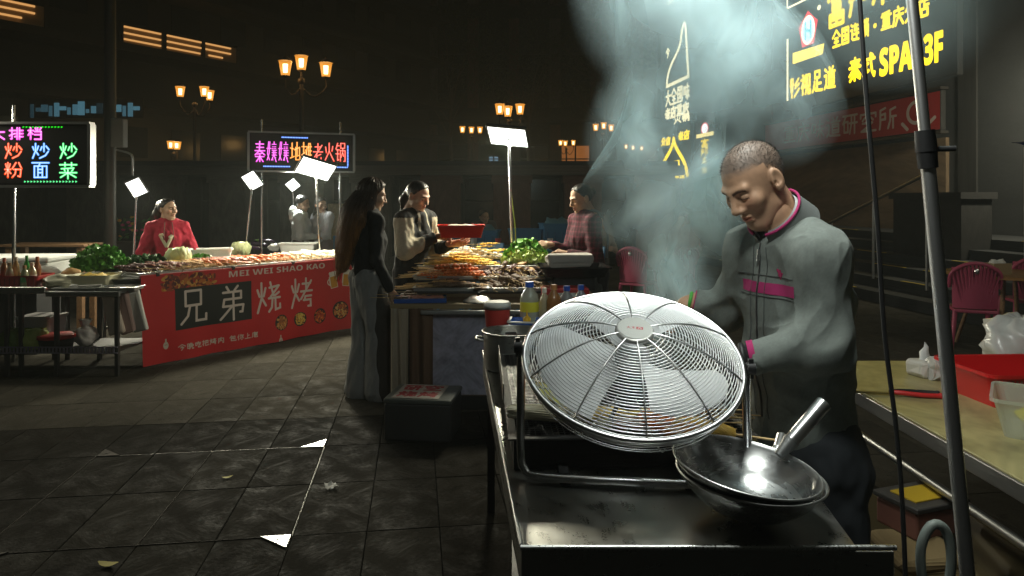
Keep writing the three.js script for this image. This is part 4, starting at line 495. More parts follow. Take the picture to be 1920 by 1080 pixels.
// ---------------------------------------------------------------- the skewer stall in the middle
{
  const D = 5.0, X0 = -0.86, X1 = 0.62, w = X1 - X0, h = 0.76, t = thing('stall_table', 'worn plank topped stall table carrying the trays of skewers in the middle', 'table', V(X0, 0, -D), 0);
  for (let i = 0; i < 7; i++) part(t, 'plank', rbox(w + rr(0, 0.02), 0.035, 0.176, 0.006, w / 2 + rr(-0.006, 0.006), h - 0.018 + rr(-0.001, 0.001), -0.09 - i * 0.18), i % 2 ? M.wood : M.ply);
  for (const x of [0.05, w - 0.05]) for (const z of [-0.05, -1.18]) part(t, 'leg', box(0.05, h - 0.04, 0.05, x, (h - 0.04) / 2, z), M.wood);
  part(t, 'shelf_edge', rbox(w - 0.22, 0.03, 0.05, 0.006, w / 2 + 0.11, h - 0.055, 0.02), M.galv);
  const pm = mat(0.46, 0.46, 0.58, 0.5, 0.1, { map: TX.blotch, bumpMap: TX.smear, bumpScale: 0.001 }); part(t, 'front_panel', rbox(0.62, 0.59, 0.02, 0.004, 0.57, 0.405, -0.04), pm); part(t, 'front_panel', rbox(0.5, 0.59, 0.02, 0.004, 1.135, 0.405, -0.042), pm); part(t, 'plinth', box(1.16, 0.1, 0.3, 0.84, 0.05, -0.2), M.black);
  { const g = new THREE.PlaneGeometry(0.34, 0.7, 30, 12), p = g.attributes.position; for (let i = 0; i < p.count; i++) p.setZ(i, 0.025 * Math.sin(p.getX(i) * 38) * (0.6 - p.getY(i)) + 0.02 * Math.sin(p.getX(i) * 11 + p.getY(i) * 2)); g.computeVertexNormals(); const c = thing('stall_curtain', 'brown and cream cloth hanging at the left front corner of the skewer stall', 'curtain', V(X0 + 0.17, 0.04, -D + 0.02)); part(c, 'cream_cloth', g.clone().scale(0.38, 1, 1).translate(-0.1, 0.34, 0), mat(0.42, 0.36, 0.27, 0.85, 0, { side: THREE.DoubleSide, bumpMap: TX.weave, bumpScale: 0.001 })); part(c, 'brown_cloth', g.clone().scale(0.5, 1, 1).translate(0.05, 0.34, -0.02), mat(0.17, 0.1, 0.06, 0.85, 0, { side: THREE.DoubleSide, bumpMap: TX.weave, bumpScale: 0.001 })); }
  const q = (x, dz, y) => V(X0 + x, y, -D - dz);
  // stepped shelf under the trays
  { const r = thing('display_riser', 'dark stepped display stand under the skewer trays', 'stand', q(0, 0, 0)); for (let i = 0; i < 4; i++) part(r, 'shelf', rbox(w - 0.2 - (i < 1 ? 0.1 : 0), 0.015, 0.3, 0.003, w / 2 + 0.02, h + 0.06 + i * 0.055, -0.3 - i * 0.28), M.darkSteel); for (const x of [0.18, w - 0.12]) for (let i = 0; i < 4; i++) part(r, 'post', box(0.02, 0.06 + i * 0.055, 0.02, x, h + 0.03 + i * 0.0275 - 0.003, -0.3 - i * 0.28), M.darkSteel); }
  const lev = (i) => h + 0.0685 + i * 0.055, dz = (i) => 0.3 + i * 0.28;
  const TL = [['front left tray of brown tofu blocks and skewers', 0.36, 0, 0.42], ['front right tray of brown meat ball skewers', 0.92, 0, 0.46], ['second row left tray with orange skewers', 0.34, 1, 0.46], ['second row right tray with brown skewers', 0.86, 1, 0.5], ['third row left tray with yellow skewers', 0.34, 2, 0.46], ['third row right tray under the leafy greens', 0.86, 2, 0.5], ['rear tray of yellow and white skewers', 0.5, 3, 0.6]];
  for (const [l, x, i, ww] of TL) solo('food_tray', 'steel ' + l + ' on the middle stall', 'tray', tray(ww, 0.27, 0.022), M.galv, q(x, dz(i), lev(i)));
  const fill = (x0, x1, row, n, kinds, turn, jit, group, say, lift = 0.05) => { for (let i = 0; i < n; i++) { const [k, m] = kinds[R() * kinds.length | 0], y = lev(row) + 0.016 + lift * R() * Math.sin(PI * (i + 0.5) / n); skewer(k, m, q(lerp(x0, x1, (i + 0.5) / n), dz(row) + rr(-0.07, 0.07) + (Math.abs(Math.sin(turn)) < 0.5 ? -0.02 : 0), y), turn + rr(-jit, jit), 'bamboo skewer of ' + say + ' on the middle skewer stall', group, rr(-0.03, 0.06)); } };
  fill(0.16, 0.55, 0, 16, [['slab', 'brown'], ['slab', 'tan']], -PI / 2, 0.2, 'tofu skewers on the middle stall', 'brown tofu');
  fill(0.72, 1.12, 0, 20, [['balls', 'brown'], ['meat', 'brown']], 0.2, 0.3, 'meat ball skewers on the middle stall', 'brown meat balls', 0.09);
  fill(0.14, 0.55, 1, 20, [['meat', 'orange'], ['roll', 'pale'], ['balls', 'orange']], -PI / 2 + 0.3, 0.25, 'orange skewers on the middle stall', 'orange glazed rolls', 0.09);
  fill(0.62, 1.1, 1, 20, [['meat', 'dark'], ['slab', 'tan'], ['balls', 'brown']], 0.1, 0.4, 'brown skewers on the middle stall', 'mixed brown meat', 0.1);
  fill(0.14, 0.6, 2, 24, [['slab', 'yellow'], ['roll', 'yellow'], ['slab', 'tan']], -PI / 2 + 0.15, 0.2, 'yellow skewers on the middle stall', 'yellow bean curd', 0.11);
  fill(0.3, 0.66, 3, 14, [['balls', 'white'], ['roll', 'pale']], 0.5, 0.4, 'white skewers on the middle stall', 'white fish balls', 0.07); fill(0.4, 0.75, 3, 10, [['slab', 'yellow']], -PI / 2, 0.2, 'yellow rear skewers on the middle stall', 'yellow corn slices', 0.12);
  const HP = [['brown tofu skewers in the front left tray', 'slab', 'brown', 0.14, 0.56, 0, -PI / 2, 0.03], ['meat ball skewers in the front right tray', 'balls', 'brown', 0.7, 1.14, 0, 0.2, 0.06], ['orange skewers in the second row', 'meat', 'orange', 0.12, 0.56, 1, -PI / 2, 0.06], ['dark meat skewers in the second row', 'meat', 'dark', 0.6, 1.12, 1, 0.1, 0.07], ['yellow bean curd skewers in the third row', 'slab', 'yellow', 0.12, 0.62, 2, -PI / 2, 0.08], ['white fish ball skewers in the rear tray', 'balls', 'white', 0.26, 0.78, 3, 0.5, 0.06]];
  for (const [l, k, m, x0, x1, row, turn, up] of HP) heap('heaped ' + l + ' of the middle stall', 60, k, m, (u) => [q(lerp(x0, x1, u), dz(row) + rr(-0.11, 0.09), lev(row) + 0.012 + up * R() * Math.sin(PI * u)), turn + rr(-0.3, 0.3), rr(-0.03, 0.06)]);
  for (let i = 0; i < 5; i++) skewer('slab', 'brown', q(0.02 + 0.03 * i, 0.1 + i * 0.07, h + 0.03 + 0.012 * i), -PI / 2 + rr(-0.15, 0.15), NTH[i] + ' skewer from the front, its stick jutting out left of the middle stall', 'skewers jutting out over the stall corner');
  { const o = thing('leafy_greens', 'bright green leafy lettuce heap with pale celery at the back of the skewer stall', 'vegetable', q(0.98, 0.98, lev(2) + 0.025), 0); part(o, 'leaves', leaves(520, 0.19, 0.2, 0.13, 0.048, 41, 1), mat(0.14, 0.36, 0.05, 0.5, 0, { side: THREE.DoubleSide })); part(o, 'pale_stalks', leaves(420, 0.2, 0.13, 0.1, 0.035, 42, 1).translate(0, 0, 0.1), FM.leafPale); }
  { const o = thing('cutting_board', 'blue edged cutting tray with slices of pink meat at the stall corner', 'tray', q(0.2, 0.13, h + 0.001), 0.1); part(o, 'board', rbox(0.36, 0.02, 0.2, 0.006, 0, 0.011, 0), mat(0.35, 0.5, 0.56, 0.4)); part(o, 'rim', [box(0.37, 0.03, 0.008, 0, 0.016, 0.102), box(0.37, 0.03, 0.008, 0, 0.016, -0.102)], M.blue); for (let i = 0; i < 5; i++) part(o, 'meat_slice', rough(ball(0.045, -0.11 + i * 0.055, 0.03, 0.02 * (i % 2), 1.3, 0.28, 0.9, 12), 0.01, 30, i), FM.pink); }
  { const o = thing('pan_cover', 'round steel lid lying under the trays at the stall front', 'lid', q(0.62, 0.12, h), 0); part(o, 'lid', lathe([[0, 0.045], [0.06, 0.04], [0.11, 0.01], [0.115, 0.0], [0.112, 0.008], [0.0, 0.04]], 24), M.steel); part(o, 'knob', [ball(0.014, 0, 0.055, 0)], M.black); }
  { const o = thing('pickle_tub', 'black shallow tray holding a cloth wrapped bundle in front of the aproned woman', 'tray', q(1.32, 0.42, lev(0) + 0.09), 0.06); part(o, 'bowl', tub(0.52, 0.4, 0.075), two(mat(0.014, 0.014, 0.015, 0.22))); part(o, 'stand', [box(0.3, 0.1, 0.26, 0, -0.05, 0)], M.black); }
  solo('cloth_bundle', 'white cloth wrapped bundle with faint pink print lying on the black tray', 'bundle', rough(rbox(0.36, 0.09, 0.2, 0.035, 0, 0.045, 0), 0.03, 14, 2), mat(0.6, 0.57, 0.53, 0.85, 0, { bumpMap: TX.weave, bumpScale: 0.002 }), q(1.3, 0.44, lev(0) + 0.16), 0.08);
  { const o = thing('red_crate', 'red plastic crate with a white stripe below the black tray', 'crate', q(1.24, 0.16, h), 0.04); part(o, 'shell', rbox(0.34, 0.1, 0.2, 0.012, 0, 0.05, 0), M.red); part(o, 'stripe', box(0.24, 0.03, 0.004, 0.01, 0.055, 0.1015), M.white); }
  solo('tub_cover', 'small bright red lid behind the white bundle', 'lid', lathe([[0, 0.02], [0.07, 0.02], [0.075, 0], [0.07, 0.024], [0, 0.026]], 20), mat(0.75, 0.04, 0.02, 0.4), q(1.4, 0.66, lev(1) + 0.09), 0);
}
{ // white foam box with red characters on the ground before the stall
  const t = thing('foam_crate', 'dark crate with a white lid lettered in red, on the ground', 'box', V(-0.565, 0, -4.56), -0.12);
  part(t, 'crate', rbox(0.42, 0.23, 0.36, 0.012, 0, 0.115, 0), mat(0.05, 0.05, 0.05, 0.5)); part(t, 'lid', rbox(0.43, 0.03, 0.37, 0.01, 0, 0.245, 0), mat(0.1, 0.11, 0.1, 0.35));
  part(t, 'printed_label', new THREE.PlaneGeometry(0.3, 0.32).rotateX(-PI / 2).translate(-0.02, 0.2632, 0), mat(0.7, 0.7, 0.7, 0.7, 0, { map: canvas(300, 320, (c) => { c.fillStyle = '#b8b0a8'; c.fillRect(0, 0, 300, 320); for (const [s, y] of [['研究', 22], ['烧烤', 170]]) hanLine(c, s, 22, y, 115, 120, 20, '#a81420', 20); }) }));
}
// blue plastic furniture and a counter behind the skewer stall
for (let i = 0; i < 6; i++) {
  const [px, d, s] = [[845, 9.2, 1], [905, 9.6, 1.1], [1010, 9.4, 1], [1055, 10.2, 1], [1090, 9.0, 1], [655, 11.5, 1.2]][i], p = at(px, HY, d).setY(0), t = thing('plastic_chair', ['blue plastic chair left under the red basket', 'blue plastic chair behind the red basket', 'blue plastic chair right of the floodlight pole', 'blue plastic chair farthest behind the aproned woman', 'blue plastic chair beside the hand of the aproned woman', 'blue plastic chair beside the green tag on the left'][i], 'chair', p, [0.3, -0.5, 1.2, 0.2, -0.9, 0.5][i], 'blue plastic chairs behind the stalls');
  const bm = mat(0.03, 0.17, 0.36, 0.45); part(t, 'seat', rbox(0.42, 0.03, 0.42, 0.012, 0, 0.44, 0), bm); part(t, 'backrest', rbox(0.42, 0.36, 0.03, 0.014, 0, 0.72, -0.2, -0.15), bm); for (const x of [-0.18, 0.18]) for (const z of [-0.18, 0.18]) part(t, 'leg', rod(V(x, 0.43, z), V(x * 1.2, 0, z * 1.2), 0.022, 0.016, 8), bm);
}
{ const t = thing('plastic_table', 'low blue topped table with cups behind the skewer stall', 'table', V(-0.35, 0, -10.4)); part(t, 'tabletop', rbox(2.6, 0.04, 0.8, 0.01, 0, 0.78, 0), mat(0.03, 0.2, 0.4, 0.4)); for (const x of [-1.2, 1.2]) for (const z of [-0.3, 0.3]) part(t, 'leg', cyl(0.02, 0.02, 0.76, x, 0, z, 8), M.galv);
  [[830, 0.3, 'at the left end'], [905, 0.24, 'behind the held red basket'], [985, 0.26, 'right of the lamp pole'], [1045, 0.34, 'under the raised hand of the aproned woman'], [1085, 0.22, 'half hidden by the aproned woman']].forEach(([px, hh, l], i) => { const o = thing('plastic_crate', 'blue plastic crate on the low blue table, ' + l, 'crate', V((px - 960) * 10.4 / F, 0.8, -10.5), rr(-0.2, 0.2)); part(o, 'shell', tub(0.5, 0.36, hh), two(mat(0.03, 0.19, 0.4, 0.45))); for (let k = 0; k < 4; k++) part(o, 'rib', box(0.02, hh * 0.8, 0.012, -0.17 + k * 0.11, hh * 0.45, 0.172, -0.1), mat(0.02, 0.13, 0.3, 0.45)); if (i % 2) part(o, 'cloth', rough(ball(0.16, 0, hh, 0, 1.2, 0.45, 0.9, 14), 0.05, 14, i), mat(0.1, 0.26, 0.34, 0.8)); });
  const items = [[-0.8, [0.5, 0.03, 0.03], 'red cup'], [-0.2, [0.6, 0.6, 0.58], 'white paper cup'], [0.15, [0.5, 0.03, 0.03], 'red sauce pot'], [0.9, [0.5, 0.5, 0.5], 'pale jug']]; for (const [x, c, l] of items) solo('cup', l + ' on the blue table behind the skewer stall', 'cup', lathe([[0, 0], [0.035, 0], [0.045, 0.13], [0.04, 0.13], [0.03, 0.008], [0, 0.008]], 14), mat(...c, 0.5), V(-0.35 + x, 0.8, -10.25)); }
{ const t = thing('menu_tag', 'small bright green price tag board left of the long haired woman', 'sign', at(650, 440, 11.2).setY(0)); part(t, 'board', rbox(0.16, 0.2, 0.01, 0.003, 0, 0.95, 0), mat(0.05, 0.6, 0.04, 0.5)); part(t, 'post', cyl(0.01, 0.01, 0.85, 0, 0, 0, 8), M.galv); }
{ const t = thing('partition_board', 'tall tan board standing behind the couple in white', 'board', at(632, HY, 11.8).setY(0), 0.2); part(t, 'panel', rbox(0.3, 1.4, 0.03, 0.006, 0, 0.72, 0), M.ply); part(t, 'foot', [box(0.32, 0.03, 0.3, 0, 0.015, 0)], M.wood); }
// ---------------------------------------------------------------- the steel cooking table, nearest thing in the picture
const TH = 0.75;
{
  const t = thing('cooking_table', 'stainless steel cooking table in the foreground under the fan and woks', 'table', V(0, 0, 0));
  const s = new THREE.Shape(); s.moveTo(0.022, 1.537); s.lineTo(0.742, 1.537); s.lineTo(0.8, 2.0); s.lineTo(0.72, 3.5); s.lineTo(-0.145, 3.5); s.lineTo(0.022, 1.537);
  const g = new THREE.ExtrudeGeometry(s, { depth: 0.012, bevelEnabled: true, bevelSize: 0.002, bevelThickness: 0.002, bevelSegments: 2 }).rotateX(-PI / 2).translate(0, TH - 0.014, 0);
  part(t, 'tabletop', g, M.steelTop); part(t, 'front_lip', rod(V(0.018, TH - 0.004, -1.534), V(0.83, TH - 0.004, -1.534), 0.006, 0.006, 10), M.steel);
  part(t, 'front_apron', rbox(0.81, 0.2, 0.012, 0.003, 0.425, TH - 0.115, -1.545), M.steelTop);
  part(t, 'side_lip', rod(V(0.02, TH, -1.537), V(-0.145, TH, -3.5), 0.005, 0.005, 8), M.galv);
  part(t, 'side_apron', box(0.01, 0.1, 1.95, -0.055, TH - 0.07, -2.52, 0, 0.085, 0), M.steelTop);
  for (const [x, d] of [[0.06, 1.6], [0.7, 1.6], [-0.1, 3.4], [0.68, 3.4]]) part(t, 'leg', box(0.035, TH - 0.016, 0.035, x, (TH - 0.016) / 2, -d), M.darkSteel);
  part(t, 'lower_shelf', box(0.66, 0.02, 1.7, 0.33, 0.2, -2.5), M.darkSteel);
}
{ // charcoal trough with its grate
  const t = thing('charcoal_grill', 'long black charcoal grill trough with wire mesh grate behind the fan', 'grill', V(0.315, TH, -2.5), 0.045), W = 0.66, L = 1.04, H = 0.085;
  part(t, 'trough', [box(W, 0.012, L, 0, 0.008, 0), box(W, H, 0.008, 0, H / 2, L / 2), box(W, H, 0.008, 0, H / 2, -L / 2), box(0.008, H, L, -W / 2, H / 2, 0), box(0.008, H, L, W / 2, H / 2, 0)], M.soot);
  part(t, 'rim', [rbox(W + 0.04, 0.006, 0.025, 0.002, 0, H + 0.003, L / 2 + 0.006), rbox(W + 0.04, 0.006, 0.025, 0.002, 0, H + 0.003, -L / 2 - 0.006), rbox(0.025, 0.006, L, 0.002, -W / 2 - 0.006, H + 0.003, 0), rbox(0.025, 0.006, L, 0.002, W / 2 + 0.006, H + 0.003, 0)], M.darkSteel);
  const gr = []; for (let i = 0; i < 40; i++) gr.push(box(0.0022, 0.0022, L - 0.01, -W / 2 + 0.01 + i * (W - 0.02) / 39, H + 0.004, 0)); for (let i = 0; i < 58; i++) gr.push(box(W - 0.01, 0.0022, 0.0022, 0, H + 0.0062, -L / 2 + 0.01 + i * (L - 0.02) / 57));
  const gw = part(t, 'wire_grate', gr, mat(0.14, 0.14, 0.14, 0.35, 1)); gw.userData.kind = 'stuff';
  const co = []; for (let i = 0; i < 150; i++) co.push(mv(rough(new THREE.IcosahedronGeometry(rr(0.014, 0.026), 1), 0.008, 40, i), rr(-0.3, 0.3), rr(0.018, 0.035), rr(-0.49, 0.49))); const c = part(t, 'charcoal', co, mat(0.012, 0.011, 0.01, 0.95)); c.userData.kind = 'stuff';
  part(t, 'paper_sticker', box(0.003, 0.05, 0.3, -W / 2 - 0.006, 0.05, 0.3), mat(0.45, 0.45, 0.4, 0.7, 0, { map: TX.blotch })); part(t, 'side_guard', box(0.004, 0.06, 0.62, -W / 2 - 0.02, H + 0.028, -0.15), mat(0.12, 0.12, 0.11, 0.4, 1, { bumpMap: rep(TX.grit, 4), bumpScale: 0.002 }));
}
const GH = TH + 0.094, gq = (px, py, h = GH) => onY(px, py, h);
{ const o = thing('enoki_bundle', 'white enoki mushroom bundle on the grill left of the fan rim', 'mushroom', gq(1024, 786), -0.2), g = []; for (let i = 0; i < 130; i++) { const a = rr(-0.06, 0.06), b = rr(-0.035, 0.045), y = rr(0.004, 0.03); g.push(rod(V(-0.12 + rr(0, 0.03), y, a * 0.5), V(0.08 + rr(-0.02, 0.05), y + rr(-0.004, 0.004), a + b * 0.3), 0.0022, 0.0018, 5)); if (i % 2) g.push(ball(0.0045, 0.08 + rr(-0.02, 0.05), y, a + b * 0.3, 1, 1, 1, 6)); } part(o, 'stalks', g, mat(0.66, 0.62, 0.48, 0.6)); }
for (let i = 0; i < 26; i++) { const r = i % 13, c = i / 13 | 0, o = solo('zucchini_slice', 'yellow green squash slice, ' + ORD[r] + ' from the left in the ' + (c ? 'front' : 'rear') + ' row under the fan', 'vegetable', rough(cyl(0.021, 0.021, 0.009, 0, 0, 0, 14), 0.003, 60, i), i % 3 ? mat(0.52, 0.5, 0.12, 0.5) : mat(0.45, 0.36, 0.1, 0.5), gq(1012 + r * 9.5 + c * 8, 728 + r * 5 + c * 14).setY(GH + 0.002 + c * 0.004), rr(0, 3), 'squash slices on the grill'); o.rotation.x = 0.35; }
for (let i = 0; i < 9; i++) skewer('meat', 'orange', gq(1208 + i * 9, 742 - i * 1.5).setY(GH + 0.014), PI / 2 + rr(-0.15, 0.15), NTH[i] + ' skewer of orange meat from the left, on the grill seen through the fan', 'orange skewers on the grill');
for (let i = 0; i < 8; i++) skewer('balls', 'orange', gq(1255 + i * 10, 812 - i * 5).setY(GH + 0.014), PI / 2 - 0.1 + rr(-0.12, 0.12), NTH[i] + ' skewer of orange sausages from the left, under the fan rim', 'sausage skewers on the grill');
for (let i = 0; i < 6; i++) skewer('slab', 'yellow', gq(1135 + i * 18, 778 + (i % 2) * 8).setY(GH + 0.012), PI / 2 + rr(-0.2, 0.2), NTH[i] + ' skewer of yellow slices from the left, on the grill under the fan', 'yellow skewers on the grill');
{ const o = thing('corn_cob', 'yellow grilled corn cob beyond the fan rim above the wok', 'corn', gq(1318, 822).setY(GH + 0.026), -0.55); part(o, 'cob', lathe([[0, -0.09], [0.015, -0.085], [0.025, -0.05], [0.027, 0.02], [0.02, 0.075], [0, 0.09]], 18).rotateZ(PI / 2), mat(0.6, 0.38, 0.06, 0.45, 0, { bumpMap: rep(TX.weave, 0.5), bumpScale: 0.003 })); part(o, 'stick', rod(V(0.08, 0, 0), V(0.2, 0, -0.01), 0.003), M.stick); }
solo('sweet_potato', 'orange brown sweet potato on the grill left of the corn', 'vegetable', rough(ball(0.03, 0, 0.02, 0, 2.2, 0.9, 1, 16), 0.006, 20), mat(0.42, 0.16, 0.03, 0.5), gq(1287, 826), 0.2);
{ // fan
  const PL = V(0.033, 1.102, -1.9), PR = V(0.597, 1.064, -1.83), C = PL.clone().lerp(PR, 0.5), ax = PR.clone().sub(PL).normalize(), a0 = V(0, 0.88, 0.475), az = ax.clone().cross(a0).normalize(), ay = az.clone().cross(ax).normalize();
  const t = thing('floor_fan', 'large chrome caged floor fan tilted upwards on a bent tube yoke', 'fan', V(C.x, TH, C.z)), hub = new THREE.Matrix4().makeBasis(ax, ay, az).setPosition(0, C.y - TH, 0), put = (g) => g.applyMatrix4(hub);
  const RR = 0.281, wire = mat(0.7, 0.71, 0.72, 0.3, 0.9), HF = 0.09, fy = (r) => HF * Math.pow(1 - Math.pow(clamp((r - 0.05) / (RR - 0.05), 0, 1), 2.0), 0.95), ry = (r) => -0.024 - 0.06 * Math.pow(1 - Math.pow(clamp((r - 0.03) / (RR - 0.03), 0, 1), 5), 0.5);
  const front = new THREE.Group(); front.name = 'front_grille'; t.add(front); const rear = new THREE.Group(); rear.name = 'rear_grille'; t.add(rear);
  for (let i = 0; i < 30; i++) { const r = 0.06 + 0.22 * Math.pow((i + 0.5) / 30, 0.82); part(front, 'ring_wire', put(ringg(r, 0.0015, 72, 5).rotateX(PI / 2).translate(0, fy(r), 0)), wire); }
  for (let i = 0; i < 26; i++) { const f = (i + 0.5) / 26, r = i < 14 ? 0.08 + 0.19 * f * 26 / 14 : 0.281, y = i < 14 ? ry(r) : -0.005 - (i - 14) * 0.0018; part(rear, 'ring_wire', put(ringg(Math.min(r, 0.281 - 0.008 * Math.max(0, (i - 14) / 12)), 0.0014, 72, 5).rotateX(PI / 2).translate(0, y, 0)), wire); }
  for (const [g, n, fn, off] of [[front, 10, fy, 0.2], [rear, 8, ry, 0.5]]) for (let i = 0; i < n; i++) { const a = off + i * 2 * PI / n, pts = []; for (let k = 0; k <= 12; k++) { const r = lerp(0.045, RR + 0.001, k / 12); pts.push(V(Math.cos(a) * r, fn(r) + (g === front ? 0.0028 : -0.0028), Math.sin(a) * r)); } part(g, 'spoke', put(pipe(pts, 0.0021, 26, 6)), M.chrome); }
  part(front, 'rim', put(ringg(RR + 0.003, 0.0062, 96, 10).rotateX(PI / 2)), M.chrome); part(rear, 'rim', put(ringg(RR - 0.007, 0.003, 96, 8).rotateX(PI / 2).translate(0, -0.026, 0)), M.chrome);
  const bt = canvas(256, 256, (c) => { c.fillStyle = '#d8dad6'; c.fillRect(0, 0, 256, 256); c.fillStyle = '#c81e28'; c.fillRect(138, 112, 52, 32); c.strokeStyle = '#f4f4f0'; c.lineWidth = 5; c.beginPath(); c.moveTo(150, 134); c.quadraticCurveTo(164, 112, 178, 134); c.moveTo(156, 122); c.lineTo(172, 122); c.stroke(); c.strokeStyle = '#c8404a'; c.lineWidth = 4; hanLine(c, '大京', 66, 112, 30, 32, 6, '#c8404a', 4); });
  const disc = part(t, 'badge', put(lathe([[0, 0.008], [0.044, 0.007], [0.05, 0.0], [0.05, -0.004], [0, -0.004]], 40).translate(0, HF, 0)), mat(0.5, 0.5, 0.48, 0.35, 0.6));
  part(disc, 'badge_print', put(new THREE.CircleGeometry(0.043, 40).rotateX(-PI / 2).translate(0, HF + 0.0085, 0)), mat(0.62, 0.62, 0.6, 0.45, 0, { map: bt }));
  for (let b = 0; b < 3; b++) { // three broad pressed blades
    const pos = [], idx = [], nu = 16, nv = 10, c0 = 0.66 + b * 2 * PI / 3; for (let i = 0; i <= nu; i++) for (let j = 0; j <= nv; j++) { const u = i / nu, v = j / nv, r = lerp(0.045, 0.252 - 0.03 * Math.pow(2 * v - 1, 4), u), half = lerp(0.5, 0.74, Math.sqrt(u)), a = c0 + (v - 0.5) * 2 * half; pos.push(Math.cos(a) * r, (v - 0.5) * lerp(0.05, 0.062, u) + 0.012 * Math.sin(PI * v), Math.sin(a) * r); }
    for (let i = 0; i < nu; i++) for (let j = 0; j < nv; j++) { const q = i * (nv + 1) + j; idx.push(q, q + nv + 1, q + 1, q + 1, q + nv + 1, q + nv + 2); }
    const g = new THREE.BufferGeometry(); g.setAttribute('position', new THREE.Float32BufferAttribute(pos, 3)); g.setIndex(idx); g.computeVertexNormals(); part(t, 'blade', put(g), mat(0.74, 0.76, 0.77, 0.5, 0.05, { side: THREE.DoubleSide }));
  }
  part(t, 'hub', put(lathe([[0, 0.03], [0.03, 0.03], [0.048, 0.015], [0.05, -0.03], [0, -0.03]], 28)), mat(0.4, 0.4, 0.4, 0.4, 0.8));
  part(t, 'motor', put(join(lathe([[0, -0.03], [0.05, -0.032], [0.062, -0.045], [0.064, -0.12], [0.05, -0.14], [0, -0.142]], 28), ...[0, 1, 2, 3].map((i) => { const a = i * PI / 2 + 0.4; return rod(V(Math.cos(a) * 0.05, -0.1, Math.sin(a) * 0.05), V(Math.cos(a) * 0.12, -0.118, Math.sin(a) * 0.12), 0.006); }))), M.black);
  const lo = (v) => v.clone().sub(V(C.x, TH, C.z));
  part(t, 'yoke', pipe([PL.clone().add(V(-0.008, 0, 0)), V(0.024, 0.98, -1.9), V(0.024, 0.83, -1.9), V(0.034, 0.782, -1.885), V(0.075, 0.769, -1.865), V(0.3, 0.769, -1.835), V(0.53, 0.769, -1.815), V(0.585, 0.785, -1.812), V(0.603, 0.84, -1.82), V(0.605, 0.96, -1.828), PR.clone().add(V(0.008, 0, 0))].map(lo), 0.0115, 120, 14, false, 0.5), M.tube);
  for (const [p, s] of [[PL, -1], [PR, 1]]) part(t, 'wing_knob', [mv(cyl(0.016, 0.016, 0.02, 0, -0.01, 0, 14), 0, 0, 0, 0, 0, PI / 2), box(0.012, 0.05, 0.012)].map((g) => g.translate(...lo(p.clone().addScaledVector(ax, s * 0.018)).toArray())), M.black);
  for (const x of [0.14, 0.46]) part(t, 'rubber_foot', [rbox(0.03, 0.026, 0.03, 0.004), box(0.026, 0.012, 0.22, 0, -0.004, -0.1)].map((g) => g.translate(...lo(V(x, TH + 0.0135, -1.878 + x * 0.09)).toArray())), M.black);
}
// woks
{
  const wm = mat(0.5, 0.51, 0.51, 1, 1, { roughnessMap: bytes(512, 512, (u, v) => { const c = 0.27 + 0.05 * noise(v * 90, u * 2, 3) + 0.1 * pn(u, v, 7, 5) + 0.07 * pn(u, v, 30, 2); return [c, clamp(c, 0.1, 1), c]; }), bumpMap: bytes(512, 256, (u, v) => { const c = 0.5 + 0.3 * noise(v * 60, u * 5, 3) + 0.2 * (R() - 0.5); return [c, c, c]; }), bumpScale: 0.00003, side: THREE.DoubleSide });
  const prof = []; const RW = 0.168, DP = 0.1, Rs = (RW * RW + DP * DP) / (2 * DP), am = Math.asin(RW / Rs); for (let i = 0; i <= 24; i++) { const a = am * i / 24; prof.push([Rs * Math.sin(a), Rs - Rs * Math.cos(a)]); } for (let i = 24; i >= 0; i--) { const a = am * i / 24; prof.push([Math.max(0, (Rs - 0.0022) * Math.sin(a) - (i === 24 ? 0.0005 : 0)), Rs - (Rs - 0.0022) * Math.cos(a)]); }
  const bowl = lathe(prof, 72);
  const mk = (label, p, rx, rz, h0, h1, hr) => { const t = thing('wok', label, 'wok', p); t.rotation.set(rx, 0, rz); const q = t.quaternion.clone().invert(); part(t, 'bowl', bowl, wm); part(t, 'rim', ringg(RW, 0.0028, 84, 8).rotateX(PI / 2).translate(0, DP, 0), M.steel); const a = h0.clone().sub(p).applyQuaternion(q), b = h1.clone().sub(p).applyQuaternion(q); part(t, 'handle', [rod(a, b, hr * 0.86, hr, 22), rod(b, b.clone().lerp(a, -0.02), hr * 0.98, hr * 0.7, 22)], M.chrome); part(t, 'handle_socket', rod(a.clone().lerp(b, -0.22), a.clone().lerp(b, 0.12), hr * 0.55, hr * 1.05, 18), M.galv); return t; };
  const c1 = V(0.552, TH + 0.006, -1.665);
  mk('lower steel wok standing on the table, its rim just showing under the other wok', c1.clone(), 0.02, -0.06, V(0.675, 0.856, -1.805), at(1466, 820, 1.86), 0.015);
  mk('upper polished steel wok stacked in the other, tube handle pointing up right', c1.clone().add(V(-0.016, 0.022, -0.004)), 0.06, -0.13, V(0.68, 0.889, -1.755), V(0.787, 0.985, -1.79), 0.0195);
}
